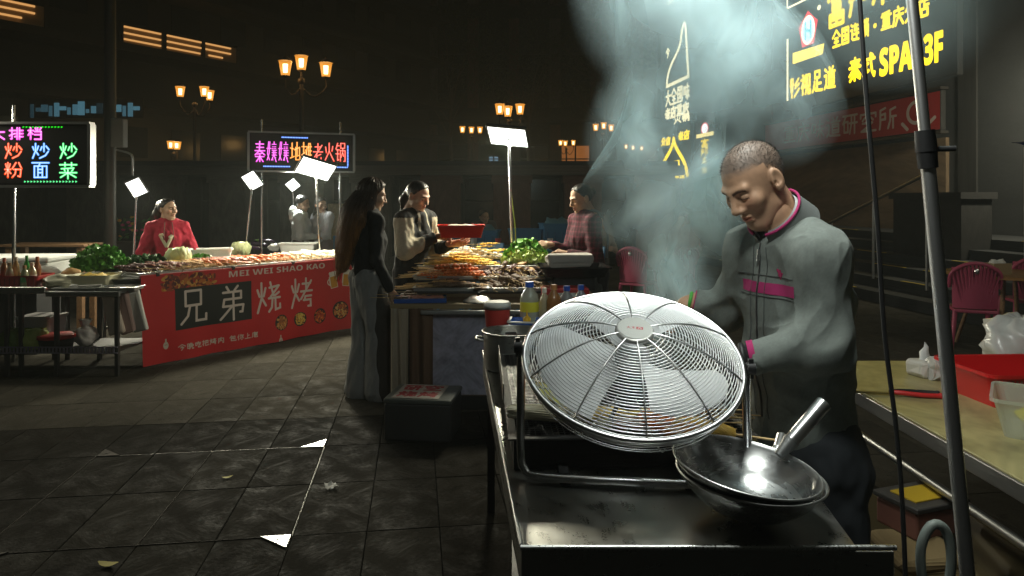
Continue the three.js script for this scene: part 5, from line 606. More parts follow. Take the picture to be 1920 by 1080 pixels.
// pot, tub, bottles and tray behind the grill
{
  const r = thing('table_shelf', 'low dark shelf at the far end of the steel cooking table', 'shelf', V(0.28, TH, -3.42), 0.04); part(r, 'board', rbox(0.8, 0.02, 0.3, 0.004, 0, 0.13, 0), M.darkSteel); for (const x of [-0.37, 0.37]) part(r, 'side', box(0.02, 0.12, 0.28, x, 0.06, 0), M.darkSteel);
  const sh = TH + 0.141;
  const t = thing('soup_pot', 'steel soup pot with a rolled rim at the far left corner of the grill', 'pot', V(-0.0, TH, -3.14)), b = part(t, 'body', lathe([[0, 0.004], [0.118, 0.004], [0.125, 0.012], [0.125, 0.16], [0.134, 0.166], [0.134, 0.17], [0.122, 0.168], [0.12, 0.012], [0, 0.012]], 48), M.steel); part(t, 'soup', cyl(0.119, 0.119, 0.006, 0, 0.125, 0, 36), mat(0.12, 0.05, 0.03, 0.2)); for (const s of [-1, 1]) part(t, 'handle', pipe([V(s * 0.124, 0.13, -0.035), V(s * 0.155, 0.135, -0.03), V(s * 0.16, 0.135, 0), V(s * 0.155, 0.135, 0.03), V(s * 0.124, 0.13, 0.035)], 0.005, 24, 8), M.steel);
  const u = thing('plastic_tub', 'red plastic tub with a white lid behind the soup pot', 'tub', V(-0.07, sh, -3.4)); part(u, 'body', cyl(0.055, 0.063, 0.09, 0, 0, 0, 24), mat(0.5, 0.05, 0.04, 0.4)); part(u, 'lid', lathe([[0, 0.118], [0.055, 0.118], [0.064, 0.11], [0.066, 0.085], [0, 0.085]], 28), M.white);
  const v = thing('blue_tray', 'blue plastic tray with a white rim beside the soup pot', 'tray', V(0.075, sh, -3.36), -0.1); part(v, 'base', tub(0.17, 0.14, 0.035), two(M.blue)); part(v, 'rim', [box(0.175, 0.006, 0.012, 0, 0.036, 0.07), box(0.012, 0.006, 0.14, -0.086, 0.036, 0)], M.white);
  bottle('large sauce bottle with a blue cap and yellow band left of the fan', V(0.085, sh + 0.006, -3.46), 0.046, 0.2, [0.55, 0.56, 0.45], [0.02, 0.1, 0.5], 'bottles behind the fan', [0.7, 0.65, 0.04]);
  bottle('small pale bottle with a white cap behind the blue capped bottle', V(0.16, sh, -3.5), 0.026, 0.17, [0.5, 0.45, 0.3], [0.6, 0.58, 0.5], 'bottles behind the fan'); bottle('brown sauce bottle with an orange brown cap beside the fan rim', V(0.205, sh, -3.47), 0.036, 0.19, [0.4, 0.18, 0.06], [0.42, 0.18, 0.06], 'bottles behind the fan'); bottle('bottle with a dark blue cap seen behind the upper fan rim', V(0.27, sh, -3.5), 0.036, 0.18, [0.35, 0.35, 0.35], [0.015, 0.07, 0.4], 'bottles behind the fan'); bottle('second blue capped bottle, farthest right behind the fan', V(0.34, sh, -3.5), 0.034, 0.185, [0.3, 0.3, 0.34], [0.02, 0.09, 0.45], 'bottles behind the fan');
  const y = thing('squeeze_bottle', 'small yellow squeeze bottle standing in the blue tray', 'bottle', V(0.07, sh + 0.004, -3.33)); part(y, 'body', lathe([[0, 0], [0.016, 0], [0.018, 0.01], [0.018, 0.045], [0.008, 0.055], [0, 0.055]], 16), mat(0.75, 0.42, 0.02, 0.4)); part(y, 'nozzle', cyl(0.006, 0.002, 0.03, 0, 0.053, 0, 10), mat(0.75, 0.42, 0.02, 0.4));
}
// ---------------------------------------------------------------- light stand over the grill and its cable
{
  const X = (h) => 1.031 - 0.0964 * h, p = (h) => V(X(h), h, -1.5), t = thing('light_stand', 'slim steel light stand leaning at the right, with a black clamp and a floodlight above', 'floodlight', V(X(0), 0, -1.5)), o = (v) => v.sub(V(X(0), 0, -1.5));
  const PT = mat(0.8, 0.8, 0.8, 0.42, 1);
  part(t, 'lower_tube', rod(o(p(0.05)), o(p(1.6)), 0.0145, 0.0145, 18), PT); part(t, 'upper_tube', rod(o(p(1.58)), o(p(2.72)), 0.0115, 0.0115, 18), PT);
  part(t, 'clamp', [rod(o(p(1.565)), o(p(1.6)), 0.019, 0.02, 18), rod(o(p(1.6)), o(p(1.645)), 0.0215, 0.0195, 18), rod(o(p(1.605)), o(V(X(1.605) + 0.05, 1.605, -1.48)), 0.006)], M.black);
  for (let i = 0; i < 3; i++) { const a = i * 2.09 + 0.6; part(t, 'foot_leg', rod(o(p(0.42)), V(Math.cos(a) * 0.42, 0.012, Math.sin(a) * 0.42), 0.009), M.chrome); } part(t, 'collar', rod(o(p(0.38)), o(p(0.46)), 0.022, 0.022, 14), M.black);
  for (const [L0, T0, w, h, k, vis] of [[V(0.6, 2.62, -2.05), V(0.66, 0.9, -2.1), 0.36, 0.26, KEY, 0.26], [V(0.3, 2.4, -1.3), V(0.74, 1.25, -2.1), 0.26, 0.18, KEY * 0.8, 0.42]]) {
    const L = o(L0), T = o(T0), dir = T.clone().sub(L).normalize(), q = new THREE.Matrix4().lookAt(V(0, 0, 0), dir.clone().negate(), V(0, 0, 1)), face = (g, s) => g.applyMatrix4(q).translate(L.x + dir.x * s, L.y + dir.y * s, L.z + dir.z * s), head = new THREE.Group(); head.name = 'lamp_head'; t.add(head);
    part(head, 'arm', rod(o(p(2.7)), L.clone().addScaledVector(dir, -0.05), 0.01), M.chrome); part(head, 'housing', face(rbox(w + 0.04, h + 0.04, 0.04, 0.012), -0.022), M.darkSteel); part(head, 'lamp_face', face(new THREE.PlaneGeometry(w, h), 0.0005), glow(0.97, 1, 0.92, 4)); areaLight(head, L.clone().addScaledVector(dir, 0.012), T, w, h, k, LAMP);
    const sx = new THREE.Vector3().setFromMatrixColumn(q, 0).x < 0 ? 1 : -1; part(head, 'added_visor', [face(box(0.004, h + 0.03, vis).translate(sx * (w / 2 + 0.012), 0, 0), vis / 2)], M.blackSoft);  // added plate, keeps the lamp spill off the ground at the left
  }
  const c = thing('power_cable', 'thin black power cable hanging beside the man from the lamp above', 'cable', V(0, 0, 0)); part(c, 'cord', pipe([V(0.46, 2.45, -1.72), V(0.7, 2.36, -1.62), at(1610, -60, 1.6), at(1612, 0, 1.6), at(1626, 200, 1.6), at(1645, 420, 1.6), at(1658, 620, 1.6), at(1680, 800, 1.6), at(1692, 950, 1.6), V(0.9, 0.4, -1.6), V(0.95, 0.008, -1.62), V(1.3, 0.008, -1.7)], 0.0052, 120, 8), M.black);
}
// ---------------------------------------------------------------- side table on the right
{
  const t = thing('side_table', 'wide pale topped side table running away along the right edge', 'table', V(1.345, 0, -2.5)), tm = mat(0.42, 0.37, 0.17, 0.4, 0, { map: rep(TX.blotch, 1.5), bumpMap: TX.smear, bumpScale: 0.0008 });
  part(t, 'tabletop', rbox(1.15, 0.028, 1.58, 0.004, 0.59, TH - 0.014, 0), tm); part(t, 'edge_trim', [rbox(0.012, 0.05, 0.76, 0.004, 0.002, TH - 0.026, 0.41), rbox(0.012, 0.05, 0.79, 0.004, 0.002, TH - 0.026, -0.38)], M.galv); for (const x of [0.06, 1.05]) for (const z of [-0.72, 0.72]) part(t, 'leg', box(0.045, TH - 0.03, 0.045, x, (TH - 0.03) / 2, z), M.darkSteel); part(t, 'rail', [rod(V(0.06, 0.55, -0.72), V(0.06, 0.55, 0.72), 0.015)], M.galv);
  const q = (px, py, h = TH) => onY(px, py, h);
  { const o = thing('tissue_pack', 'opened white tissue pack with a sheet sticking up on the side table', 'tissues', q(1742, 704), 0.25); part(o, 'wrapper', rough(rbox(0.16, 0.07, 0.1, 0.02, 0, 0.035, 0), 0.008, 24), mat(0.6, 0.57, 0.52, 0.3)); const g = new THREE.ConeGeometry(0.04, 0.09, 9, 4, true).scale(1, 1, 0.4); part(o, 'tissue', rough(g.translate(-0.02, 0.1, 0), 0.012, 40), two(mat(0.72, 0.72, 0.7, 0.9))); }
  { const o = thing('kitchen_knife', 'pair of shears with red and black handles lying on the side table', 'shears', q(1690, 742), -0.22); part(o, 'blade', [box(0.14, 0.003, 0.02, -0.11, 0.006, 0, 0, 0, 0.02), box(0.13, 0.003, 0.016, -0.11, 0.01, 0.004)], mat(0.3, 0.26, 0.12, 0.45, 0.8)); for (const z of [-0.014, 0.014]) part(o, 'handle', [pipe([V(-0.04, 0.012, 0), V(0.0, 0.014, z), V(0.07, 0.012, z * 1.7), V(0.13, 0.012, z * 1.3)], 0.009, 20, 8), ball(0.011, 0.13, 0.012, z * 1.3)], z < 0 ? M.black : M.red); part(o, 'pivot', cyl(0.008, 0.008, 0.02, -0.035, 0.002, 0, 12), M.red); }
  { const o = thing('mesh_basket', 'red plastic basket with a perforated side at the right picture edge', 'basket', V(1.94, TH, -2.68), 0.06); part(o, 'bowl', tub(0.5, 0.32, 0.125), two(mat(0.6, 0.012, 0.012, 0.32))); const hole = []; for (let j = 0; j < 4; j++) for (let i = 0; i < 24; i++) hole.push(box(0.007, 0.009, 0.004, -0.19 + i * 0.016, 0.045 + j * 0.018, 0.1485 + j * 0.0027, -0.14)); const hm = part(o, 'perforation', hole, mat(0.24, 0.09, 0.07, 0.7)); hm.userData.kind = 'stuff'; }
  { const o = thing('clear_container', 'clear plastic container with yellow contents at the right picture edge', 'container', V(1.76, TH, -2.22), -0.62); part(o, 'shell', tub(0.42, 0.26, 0.12), two(mat(0.8, 0.82, 0.7, 0.25, 0, { transmission: 0.6, thickness: 0 }))); part(o, 'contents', rough(ball(0.14, 0.0, 0.045, 0, 1.15, 0.32, 0.72, 18), 0.03, 24), mat(0.6, 0.52, 0.03, 0.6)); }
  { const o = thing('plastic_bags', 'rolled stack of clear plastic bags behind the red basket', 'bags', V(1.93, TH, -2.95), 0.05); part(o, 'roll', rough(mv(cyl(0.05, 0.05, 0.4, 0, -0.2, 0, 22), 0, 0.05, 0, 0, 0, PI / 2), 0.03, 16), M.film); }
  solo('plastic_bag', 'large crinkled clear plastic bag standing behind the roll of bags', 'bag', rough(bag(0.3, 0.26, 0.26, 21), 0.03, 22), M.film, V(2.2, TH, -3.05));
  // dark things under and beside the side table
  const k = thing('plastic_basin', 'big dim olive plastic basin on a crate under the side table', 'basin', V(1.3, 0, -2.3)); part(k, 'crate', rbox(0.46, 0.3, 0.5, 0.01, 0, 0.15, 0), mat(0.05, 0.045, 0.04, 0.7)); part(k, 'bowl', tub(0.52, 0.6, 0.12).translate(0, 0.3, 0), two(mat(0.13, 0.1, 0.045, 0.5))); part(k, 'towel', rough(rbox(0.2, 0.05, 0.22, 0.02, -0.02, 0.38, 0.06), 0.03, 16), mat(0.2, 0.14, 0.06, 0.9));
  { const o = thing('food_box', 'dim food box with a yellow lid under the side table', 'box', V(1.36, 0.41, -2.36), 0.35); part(o, 'body', rbox(0.22, 0.09, 0.16, 0.01, 0, 0.045, 0), mat(0.2, 0.08, 0.06, 0.5)); part(o, 'lid', rbox(0.235, 0.018, 0.175, 0.005, 0, 0.099, 0), mat(0.06, 0.055, 0.05, 0.4)); part(o, 'lid_inset', rbox(0.16, 0.006, 0.1, 0.002, 0, 0.1105, 0), mat(0.55, 0.36, 0.02, 0.5)); }
  const j = thing('plastic_jug', 'grey plastic jug with an open loop handle in the bottom right shade', 'jug', V(0.99, 0.0, -1.64)); part(j, 'crate', box(0.2, 0.42, 0.2, 0, 0.21, 0), M.black); part(j, 'body', lathe([[0, 0], [0.07, 0], [0.08, 0.02], [0.08, 0.12], [0.05, 0.17], [0.02, 0.18], [0, 0.18]], 24).translate(0, 0.42, 0), mat(0.16, 0.18, 0.17, 0.5)); part(j, 'handle', pipe([V(-0.012, 0.58, 0), V(-0.045, 0.62, 0.01), V(-0.05, 0.7, 0.01), V(-0.025, 0.75, 0.01), V(0.005, 0.74, 0.01), V(0.02, 0.68, 0.01), V(0.018, 0.59, 0)], 0.011, 40, 10), mat(0.2, 0.23, 0.21, 0.5));
}
// ---------------------------------------------------------------- pink chairs and wooden table at the right
{
  const pm = mat(0.42, 0.06, 0.13, 0.45), base = (label, p, turn, grp) => { const t = thing('plastic_armchair', label, 'chair', p, turn, grp); part(t, 'seat', rbox(0.46, 0.035, 0.44, 0.014, 0, 0.43, 0), pm);
    const back = new THREE.Group(); back.name = 'backrest'; t.add(back); for (let i = 0; i < 13; i++) { const a = (i - 6) / 6, top = 0.9 - 0.1 * a * a; part(back, 'slat', rod(V(a * 0.13, 0.46, -0.2), V(a * 0.25, top, -0.26 + 0.05 * a * a), 0.009, 0.014, 6), pm); } part(back, 'top_rail', pipe([V(-0.27, 0.66, -0.15), V(-0.26, 0.8, -0.22), V(-0.14, 0.88, -0.25), V(0, 0.905, -0.26), V(0.14, 0.88, -0.25), V(0.26, 0.8, -0.22), V(0.27, 0.66, -0.15)], 0.02, 40, 8), pm); part(back, 'panel', (() => { const g = new THREE.CylinderGeometry(0.52, 0.5, 0.4, 20, 3, true, PI - 0.5, 1.0); return g.translate(0, 0.66, 0.27); })(), two(pm));
    for (const s of [-1, 1]) { part(t, 'armrest', pipe([V(s * 0.27, 0.68, -0.15), V(s * 0.28, 0.67, 0.05), V(s * 0.26, 0.6, 0.2), V(s * 0.25, 0.43, 0.2)], 0.018, 24, 7), pm); for (const z of [-0.18, 0.18]) part(t, 'leg', rod(V(s * 0.21, 0.43, z), V(s * 0.26, 0.0, z * 1.25), 0.028, 0.02, 8), pm); } return t; };
  const c0 = base('pink plastic armchair with a fan shaped ribbed back, facing the wooden table', V(4.5, 0, -6.95), 2.75, 'pink plastic chairs'); const pin = part(c0, 'back_button', ball(0.03, 0, 0.83, -0.285, 1, 1, 0.5, 14), M.chrome);
  const c1 = (c0.scale.set(0.78, 0.98, 0.9), copy)(c0, V(5.15, 0, -6.35), -1.1, 'dark pink plastic chair seen from the side at the right picture edge'); copy(c0, V(5.5, 0, -7.6), 0.2, 'pink plastic chair on the far side of the wooden table'); copy(c0, V(1.62, 0, -9.1), 0.6, 'dim pink plastic chair behind the smoke, left of the cook'); copy(c0, V(2.15, 0, -9.3), -0.5, 'dim pink plastic chair behind the smoke, nearest the cook');
  const t = thing('dining_table', 'brown wooden dining table with splayed legs beside the pink chairs', 'table', V(4.98, 0, -7.1)); part(t, 'tabletop', [cyl(0.55, 0.55, 0.028, 0, 0.735, 0, 40)], mat(0.4, 0.2, 0.06, 0.45, 0, { map: TX.wood })); for (const [x, z] of [[-1, -1], [1, -1], [1, 1], [-1, 1]]) part(t, 'leg', rod(V(x * 0.18, 0.735, z * 0.18), V(x * 0.33, 0, z * 0.33), 0.02), M.wood);
  const n = thing('napkin_box', 'brown card napkin box with crumpled tissue on the wooden table', 'box', V(4.76, 0.763, -6.95), 0.1); part(n, 'carton', [box(0.19, 0.11, 0.006, 0, 0.055, 0.06), box(0.19, 0.11, 0.006, 0, 0.055, -0.06), box(0.006, 0.11, 0.114, 0.092, 0.055, 0), box(0.006, 0.11, 0.114, -0.092, 0.055, 0), box(0.18, 0.006, 0.114, 0, 0.004, 0)], M.ply); part(n, 'tissue', [rough(ball(0.04, -0.04, 0.1, 0, 1, 1, 1, 12), 0.02, 30), rough(ball(0.04, 0.03, 0.11, 0, 1.1, 1, 1, 12), 0.02, 30, 3)], M.white);
  const b = thing('blue_tarp', 'blue tarpaulin canopy far at the right under the facade', 'canopy', V(6.6, 0, -8.5)); part(b, 'sheet', rough(new THREE.PlaneGeometry(1.0, 0.5, 16, 8).rotateX(-PI / 2 + 0.15).translate(0, 2.14, 0), 0.06, 3), two(mat(0.02, 0.06, 0.3, 0.5))); for (const x of [-0.45, 0.45]) part(b, 'post', cyl(0.015, 0.015, 2.12, x, 0.0, 0, 8), M.galv);
}
// ---------------------------------------------------------------- people: distance fields joined smoothly and meshed by surface nets
const smin = (a, b, k) => { if (k <= 0) return Math.min(a, b); const h = Math.max(k - Math.abs(a - b), 0) / k; return Math.min(a, b) - h * h * k * 0.25; };
const smax = (a, b, k) => -smin(-a, -b, k);
// primitives: capsule {a, b, ra, rb, ax?, s?} tapered, widened s times along ax; ellipsoid {c, r:[x,y,z]}
const cap = (a, b, ra, rb, k = 0.03, ax, s) => ({ t: 0, a, d: b.clone().sub(a), l2: Math.max(1e-9, b.distanceToSquared(a)), ra, rb, k, ax, s: s ? 1 / s - 1 : 0, m: (s || 1) });
const ell = (x, y, z, rx, ry, rz, k = 0.02) => ({ t: 1, x, y, z, rx, ry, rz, k, r: Math.min(rx, ry, rz) });
function evalP(p, x, y, z) {
  if (p.t === 0) { const px = x - p.a.x, py = y - p.a.y, pz = z - p.a.z, d = p.d; let h = (px * d.x + py * d.y + pz * d.z) / p.l2; h = h < 0 ? 0 : h > 1 ? 1 : h; let qx = px - d.x * h, qy = py - d.y * h, qz = pz - d.z * h; if (p.ax) { const c = (qx * p.ax.x + qy * p.ax.y + qz * p.ax.z) * p.s; qx += p.ax.x * c; qy += p.ax.y * c; qz += p.ax.z * c; } return Math.sqrt(qx * qx + qy * qy + qz * qz) - (p.ra + (p.rb - p.ra) * h); }
  const qx = (x - p.x) / p.rx, qy = (y - p.y) / p.ry, qz = (z - p.z) / p.rz, k0 = Math.sqrt(qx * qx + qy * qy + qz * qz), k1 = Math.sqrt(qx * qx / p.rx / p.rx + qy * qy / p.ry / p.ry + qz * qz / p.rz / p.rz); return k1 < 1e-6 ? -p.r : k0 * (k0 - 1) / k1;
}
const field = (ps) => (x, y, z) => { let d = 1e3; for (const p of ps) d = smin(d, evalP(p, x, y, z), p.k); return d; };
function nets(f, lo, hi, c, col, slack = 1.35) {
  const nx = Math.ceil((hi.x - lo.x) / c) + 2, ny = Math.ceil((hi.y - lo.y) / c) + 2, nz = Math.ceil((hi.z - lo.z) / c) + 2, v = new Float32Array(nx * ny * nz), B = 4, I = (i, j, k) => (k * ny + j) * nx + i;
  for (let K = 0; K < nz; K += B) for (let J = 0; J < ny; J += B) for (let A = 0; A < nx; A += B) {
    const m = f(lo.x + (A + 1.5) * c, lo.y + (J + 1.5) * c, lo.z + (K + 1.5) * c), skip = Math.abs(m) > c * 2.9 * slack;
    for (let k = K; k < Math.min(nz, K + B); k++) for (let j = J; j < Math.min(ny, J + B); j++) for (let i = A; i < Math.min(nx, A + B); i++) v[I(i, j, k)] = skip ? m : f(lo.x + i * c, lo.y + j * c, lo.z + k * c);
  }
  const id = new Int32Array(nx * ny * nz).fill(-1), pos = [], idx = [], E = [[0, 1], [2, 3], [4, 5], [6, 7], [0, 2], [1, 3], [4, 6], [5, 7], [0, 4], [1, 5], [2, 6], [3, 7]], cv = new Float64Array(8);
  for (let k = 0; k < nz - 1; k++) for (let j = 0; j < ny - 1; j++) for (let i = 0; i < nx - 1; i++) {
    let m = 0; for (let q = 0; q < 8; q++) { cv[q] = v[I(i + (q & 1), j + (q >> 1 & 1), k + (q >> 2))]; if (cv[q] < 0) m |= 1 << q; } if (m === 0 || m === 255) continue;
    let X = 0, Y = 0, Z = 0, n = 0; for (const [a, b] of E) if ((cv[a] < 0) !== (cv[b] < 0)) { const t = cv[a] / (cv[a] - cv[b]); X += lerp(a & 1, b & 1, t); Y += lerp(a >> 1 & 1, b >> 1 & 1, t); Z += lerp(a >> 2, b >> 2, t); n++; }
    id[I(i, j, k)] = pos.length / 3; pos.push(lo.x + (i + X / n) * c, lo.y + (j + Y / n) * c, lo.z + (k + Z / n) * c);
  }
  const quad = (a, b, d, e, flip) => { if (a < 0 || b < 0 || d < 0 || e < 0) return; flip ? idx.push(a, d, b, a, e, d) : idx.push(a, b, d, a, d, e); };
  for (let k = 1; k < nz - 1; k++) for (let j = 1; j < ny - 1; j++) for (let i = 1; i < nx - 1; i++) {
    const s = v[I(i, j, k)] < 0;
    if (s !== (v[I(i + 1, j, k)] < 0)) quad(id[I(i, j - 1, k - 1)], id[I(i, j, k - 1)], id[I(i, j, k)], id[I(i, j - 1, k)], !s);
    if (s !== (v[I(i, j + 1, k)] < 0)) quad(id[I(i - 1, j, k - 1)], id[I(i - 1, j, k)], id[I(i, j, k)], id[I(i, j, k - 1)], !s);
    if (s !== (v[I(i, j, k + 1)] < 0)) quad(id[I(i - 1, j - 1, k)], id[I(i, j - 1, k)], id[I(i, j, k)], id[I(i - 1, j, k)], !s);
  }
  const N = pos.length / 3, nor = new Float32Array(N * 3), uv = new Float32Array(N * 2), cc = col ? new Float32Array(N * 3) : null, e = c * 0.6;
  for (let i = 0; i < N; i++) { const x = pos[i * 3], y = pos[i * 3 + 1], z = pos[i * 3 + 2]; let a = f(x + e, y, z) - f(x - e, y, z), b = f(x, y + e, z) - f(x, y - e, z), d = f(x, y, z + e) - f(x, y, z - e); const l = Math.hypot(a, b, d) || 1; nor[i * 3] = a / l; nor[i * 3 + 1] = b / l; nor[i * 3 + 2] = d / l; uv[i * 2] = (x - z * 0.8) * 4; uv[i * 2 + 1] = y * 4; if (cc) { const q = col(x, y, z, a / l, b / l, d / l); cc[i * 3] = q[0]; cc[i * 3 + 1] = q[1]; cc[i * 3 + 2] = q[2]; } }
  const g = new THREE.BufferGeometry(); g.setAttribute('position', new THREE.Float32BufferAttribute(pos, 3)); g.setAttribute('normal', new THREE.BufferAttribute(nor, 3)); g.setAttribute('uv', new THREE.BufferAttribute(uv, 2)); if (cc) g.setAttribute('color', new THREE.BufferAttribute(cc, 3)); g.setIndex(idx); return g;
}
function bounds(ps, m = 0.03) { const lo = V(1e9, 1e9, 1e9), hi = V(-1e9, -1e9, -1e9); for (const p of ps) { if (p.t === 0) { const r = Math.max(p.ra, p.rb) * Math.max(1, p.m) + m, b = p.a.clone().add(p.d); for (const q of [p.a, b]) { lo.min(V(q.x - r, q.y - r, q.z - r)); hi.max(V(q.x + r, q.y + r, q.z + r)); } } else { lo.min(V(p.x - p.rx - m, p.y - p.ry - m, p.z - p.rz - m)); hi.max(V(p.x + p.rx + m, p.y + p.ry + m, p.z + p.rz + m)); } } return [lo, hi]; }

// a head in its own axes: face towards +z, y up, origin between the ears
function headField(o = {}) {
  const ch = o.jaw ?? 1, P = [ell(0, 0.036, -0.014, 0.076, 0.086, 0.097), ell(0, -0.03, 0.026, 0.0605 * ch, 0.083, 0.066, 0.03), ell(0, -0.098, 0.05, 0.03 * ch, 0.02, 0.03, 0.03), cap(V(-0.04, -0.07, 0.01), V(-0.015, -0.1, 0.055), 0.02 * ch, 0.017, 0.03), cap(V(0.04, -0.07, 0.01), V(0.015, -0.1, 0.055), 0.02 * ch, 0.017, 0.03),
    ell(-0.043, -0.02, 0.06, 0.024, 0.022, 0.022, 0.025), ell(0.043, -0.02, 0.06, 0.024, 0.022, 0.022, 0.025), cap(V(-0.042, 0.026, 0.072), V(-0.012, 0.022, 0.085), 0.01, 0.009, 0.018), cap(V(0.042, 0.026, 0.072), V(0.012, 0.022, 0.085), 0.01, 0.009, 0.018)];
  const base = field(P), eyes = field([ell(-0.031, 0.004, 0.093, 0.019, 0.012, 0.015), ell(0.031, 0.004, 0.093, 0.019, 0.012, 0.015)]);
  const add = field([cap(V(0, 0.012, 0.089), V(0, -0.026, 0.108), 0.008, 0.0115, 0.012), ell(0, -0.029, 0.107, 0.012, 0.0095, 0.011, 0.008), ell(-0.0125, -0.033, 0.097, 0.0085, 0.0075, 0.011, 0.008), ell(0.0125, -0.033, 0.097, 0.0085, 0.0075, 0.011, 0.008)]);
  const lids = field([ell(-0.031, 0.002, 0.0745, 0.0155, 0.0125, 0.0125), ell(0.031, 0.002, 0.0745, 0.0155, 0.0125, 0.0125)]), lips = field([cap(V(-0.019, -0.0605, 0.084), V(0, -0.058, 0.0925), 0.0045, 0.0062, 0.006), cap(V(0.019, -0.0605, 0.084), V(0, -0.058, 0.0925), 0.0045, 0.0062, 0.006), cap(V(-0.016, -0.0705, 0.083), V(0.016, -0.0705, 0.083), 0.0065, 0.0065, 0.006), ell(0, -0.071, 0.088, 0.012, 0.0065, 0.006, 0.006)]), slit = cap(V(-0.021, -0.0645, 0.09), V(0.021, -0.0645, 0.09), 0.0018, 0.0018);
  const ear = (s) => { const a = ell(s * 0.079, 0.0, -0.014, 0.011, 0.033, 0.02), b = ell(s * 0.077, -0.024, -0.009, 0.009, 0.014, 0.011), c = ell(s * 0.09, 0.006, -0.01, 0.0085, 0.019, 0.011), e = ell(s * 0.086, -0.008, -0.002, 0.008, 0.008, 0.006); return (x, y, z) => { let d = smin(evalP(a, x, y, z + 0.25 * (s * x - 0.079)), evalP(b, x, y, z), 0.01); d = smax(d, -evalP(c, x, y, z), 0.006); return smax(d, -evalP(e, x, y, z), 0.004); }; }, eL = ear(1), eR = ear(-1);
  return (x, y, z) => { let d = base(x, y, z); if (d > 0.06) return d; d = smax(d, -eyes(x, y, z), 0.016); d = smin(d, lids(x, y, z), 0.004); d = smin(d, add(x, y, z), 0.012); d = smin(d, lips(x, y, z), 0.007); d = smax(d, -evalP(slit, x, y, z), 0.003); d = smin(d, Math.min(eL(x, y, z), eR(x, y, z)), 0.008); return d; };
}
function headFrame(c, fwd, up, s = 1) { const z = fwd.clone().normalize(), x = up.clone().cross(z).normalize(), y = z.clone().cross(x).normalize(); return { m: new THREE.Matrix4().makeBasis(x, y, z).scale(V(s, s, s)).setPosition(c), c, s }; }
function headGeo(fr, o, cell) {
  const h = headField(o), nk = [cap(V(0, -0.045, -0.03), V(0, -0.17, -0.055 - (o.lean ?? 0)), 0.05 * (o.neck ?? 1), 0.058 * (o.neck ?? 1), 0.03)], nf = field(nk), f = (x, y, z) => smin(h(x, y, z), nf(x, y, z), 0.025), skin = o.skin, sh = o.stubble ?? 0;
  const col = (x, y, z) => { let c = [...skin]; const mul = (k, r, g, b) => { c = [lerp(c[0], c[0] * r, k), lerp(c[1], c[1] * g, k), lerp(c[2], c[2] * b, k)]; };
    const lip = sstep(0.026 - Math.hypot(x * 0.95, (y + 0.0645) * 2.2), 0, 0.008) * (z > 0.07 ? 1 : 0); mul(lip, 0.8, 0.5, 0.5);
    const br = sstep(0.0058 - Math.abs(y - 0.0265 + 2.2 * (Math.abs(x) - 0.03) ** 2 * 6 + 0.002), 0, 0.003) * (Math.abs(x) > 0.011 && Math.abs(x) < 0.05 && z > 0.05 ? 1 : 0); mul(br, 0.2, 0.17, 0.16);
    const ex = Math.abs(x) - 0.031, lash = sstep(0.0022 - Math.abs(y + 0.0015 + ex * ex * 9 - (o.open ? 0.004 : 0)), 0, 0.0015) * (Math.abs(ex) < 0.0155 && z > 0.06 ? 1 : 0); mul(lash, 0.16, 0.14, 0.14);
    if (o.open && z > 0.06 && Math.abs(ex) < 0.012 && Math.abs(y) < 0.0035) { const ir = Math.abs(ex) < 0.0052 ? 0.06 : 1.5; mul(1, ir, ir * 1.1, ir * 1.2); }
    mul(sstep(0.03 - Math.hypot(Math.abs(x) - 0.042, y + 0.022), 0, 0.02) * (z > 0.04 ? 0.35 : 0), 1.1, 0.8, 0.78);
    if (sh) { const line = 0.062 - 0.55 * Math.max(0, 0.03 - z) - 0.35 * Math.max(0, -z), k = sstep(y - Math.max(line, -0.055 + 0.12 * Math.max(0, z + 0.02)) + 0.008 * noise(x * 60, y * 60, z * 60), -0.006, 0.022) * (z < -0.005 || y > 0.06 ? 1 : 0); c = c.map((q, i) => lerp(q, [0.085, 0.076, 0.07][i], k * sh)); mul(sstep(-0.055 - y, 0, 0.03) * (z > 0 ? 0.5 : 0) * sh, 0.72, 0.7, 0.72); }
    const n = 1 + 0.08 * noise(x * 70, y * 70, z * 70) + 0.06 * noise(x * 230, y * 230, z * 230); return [c[0] * n, c[1] * n, c[2] * n]; };
  return nets(f, V(-0.105, -0.19, -0.135), V(0.105, 0.135, 0.135), cell, col).applyMatrix4(fr.m);
}
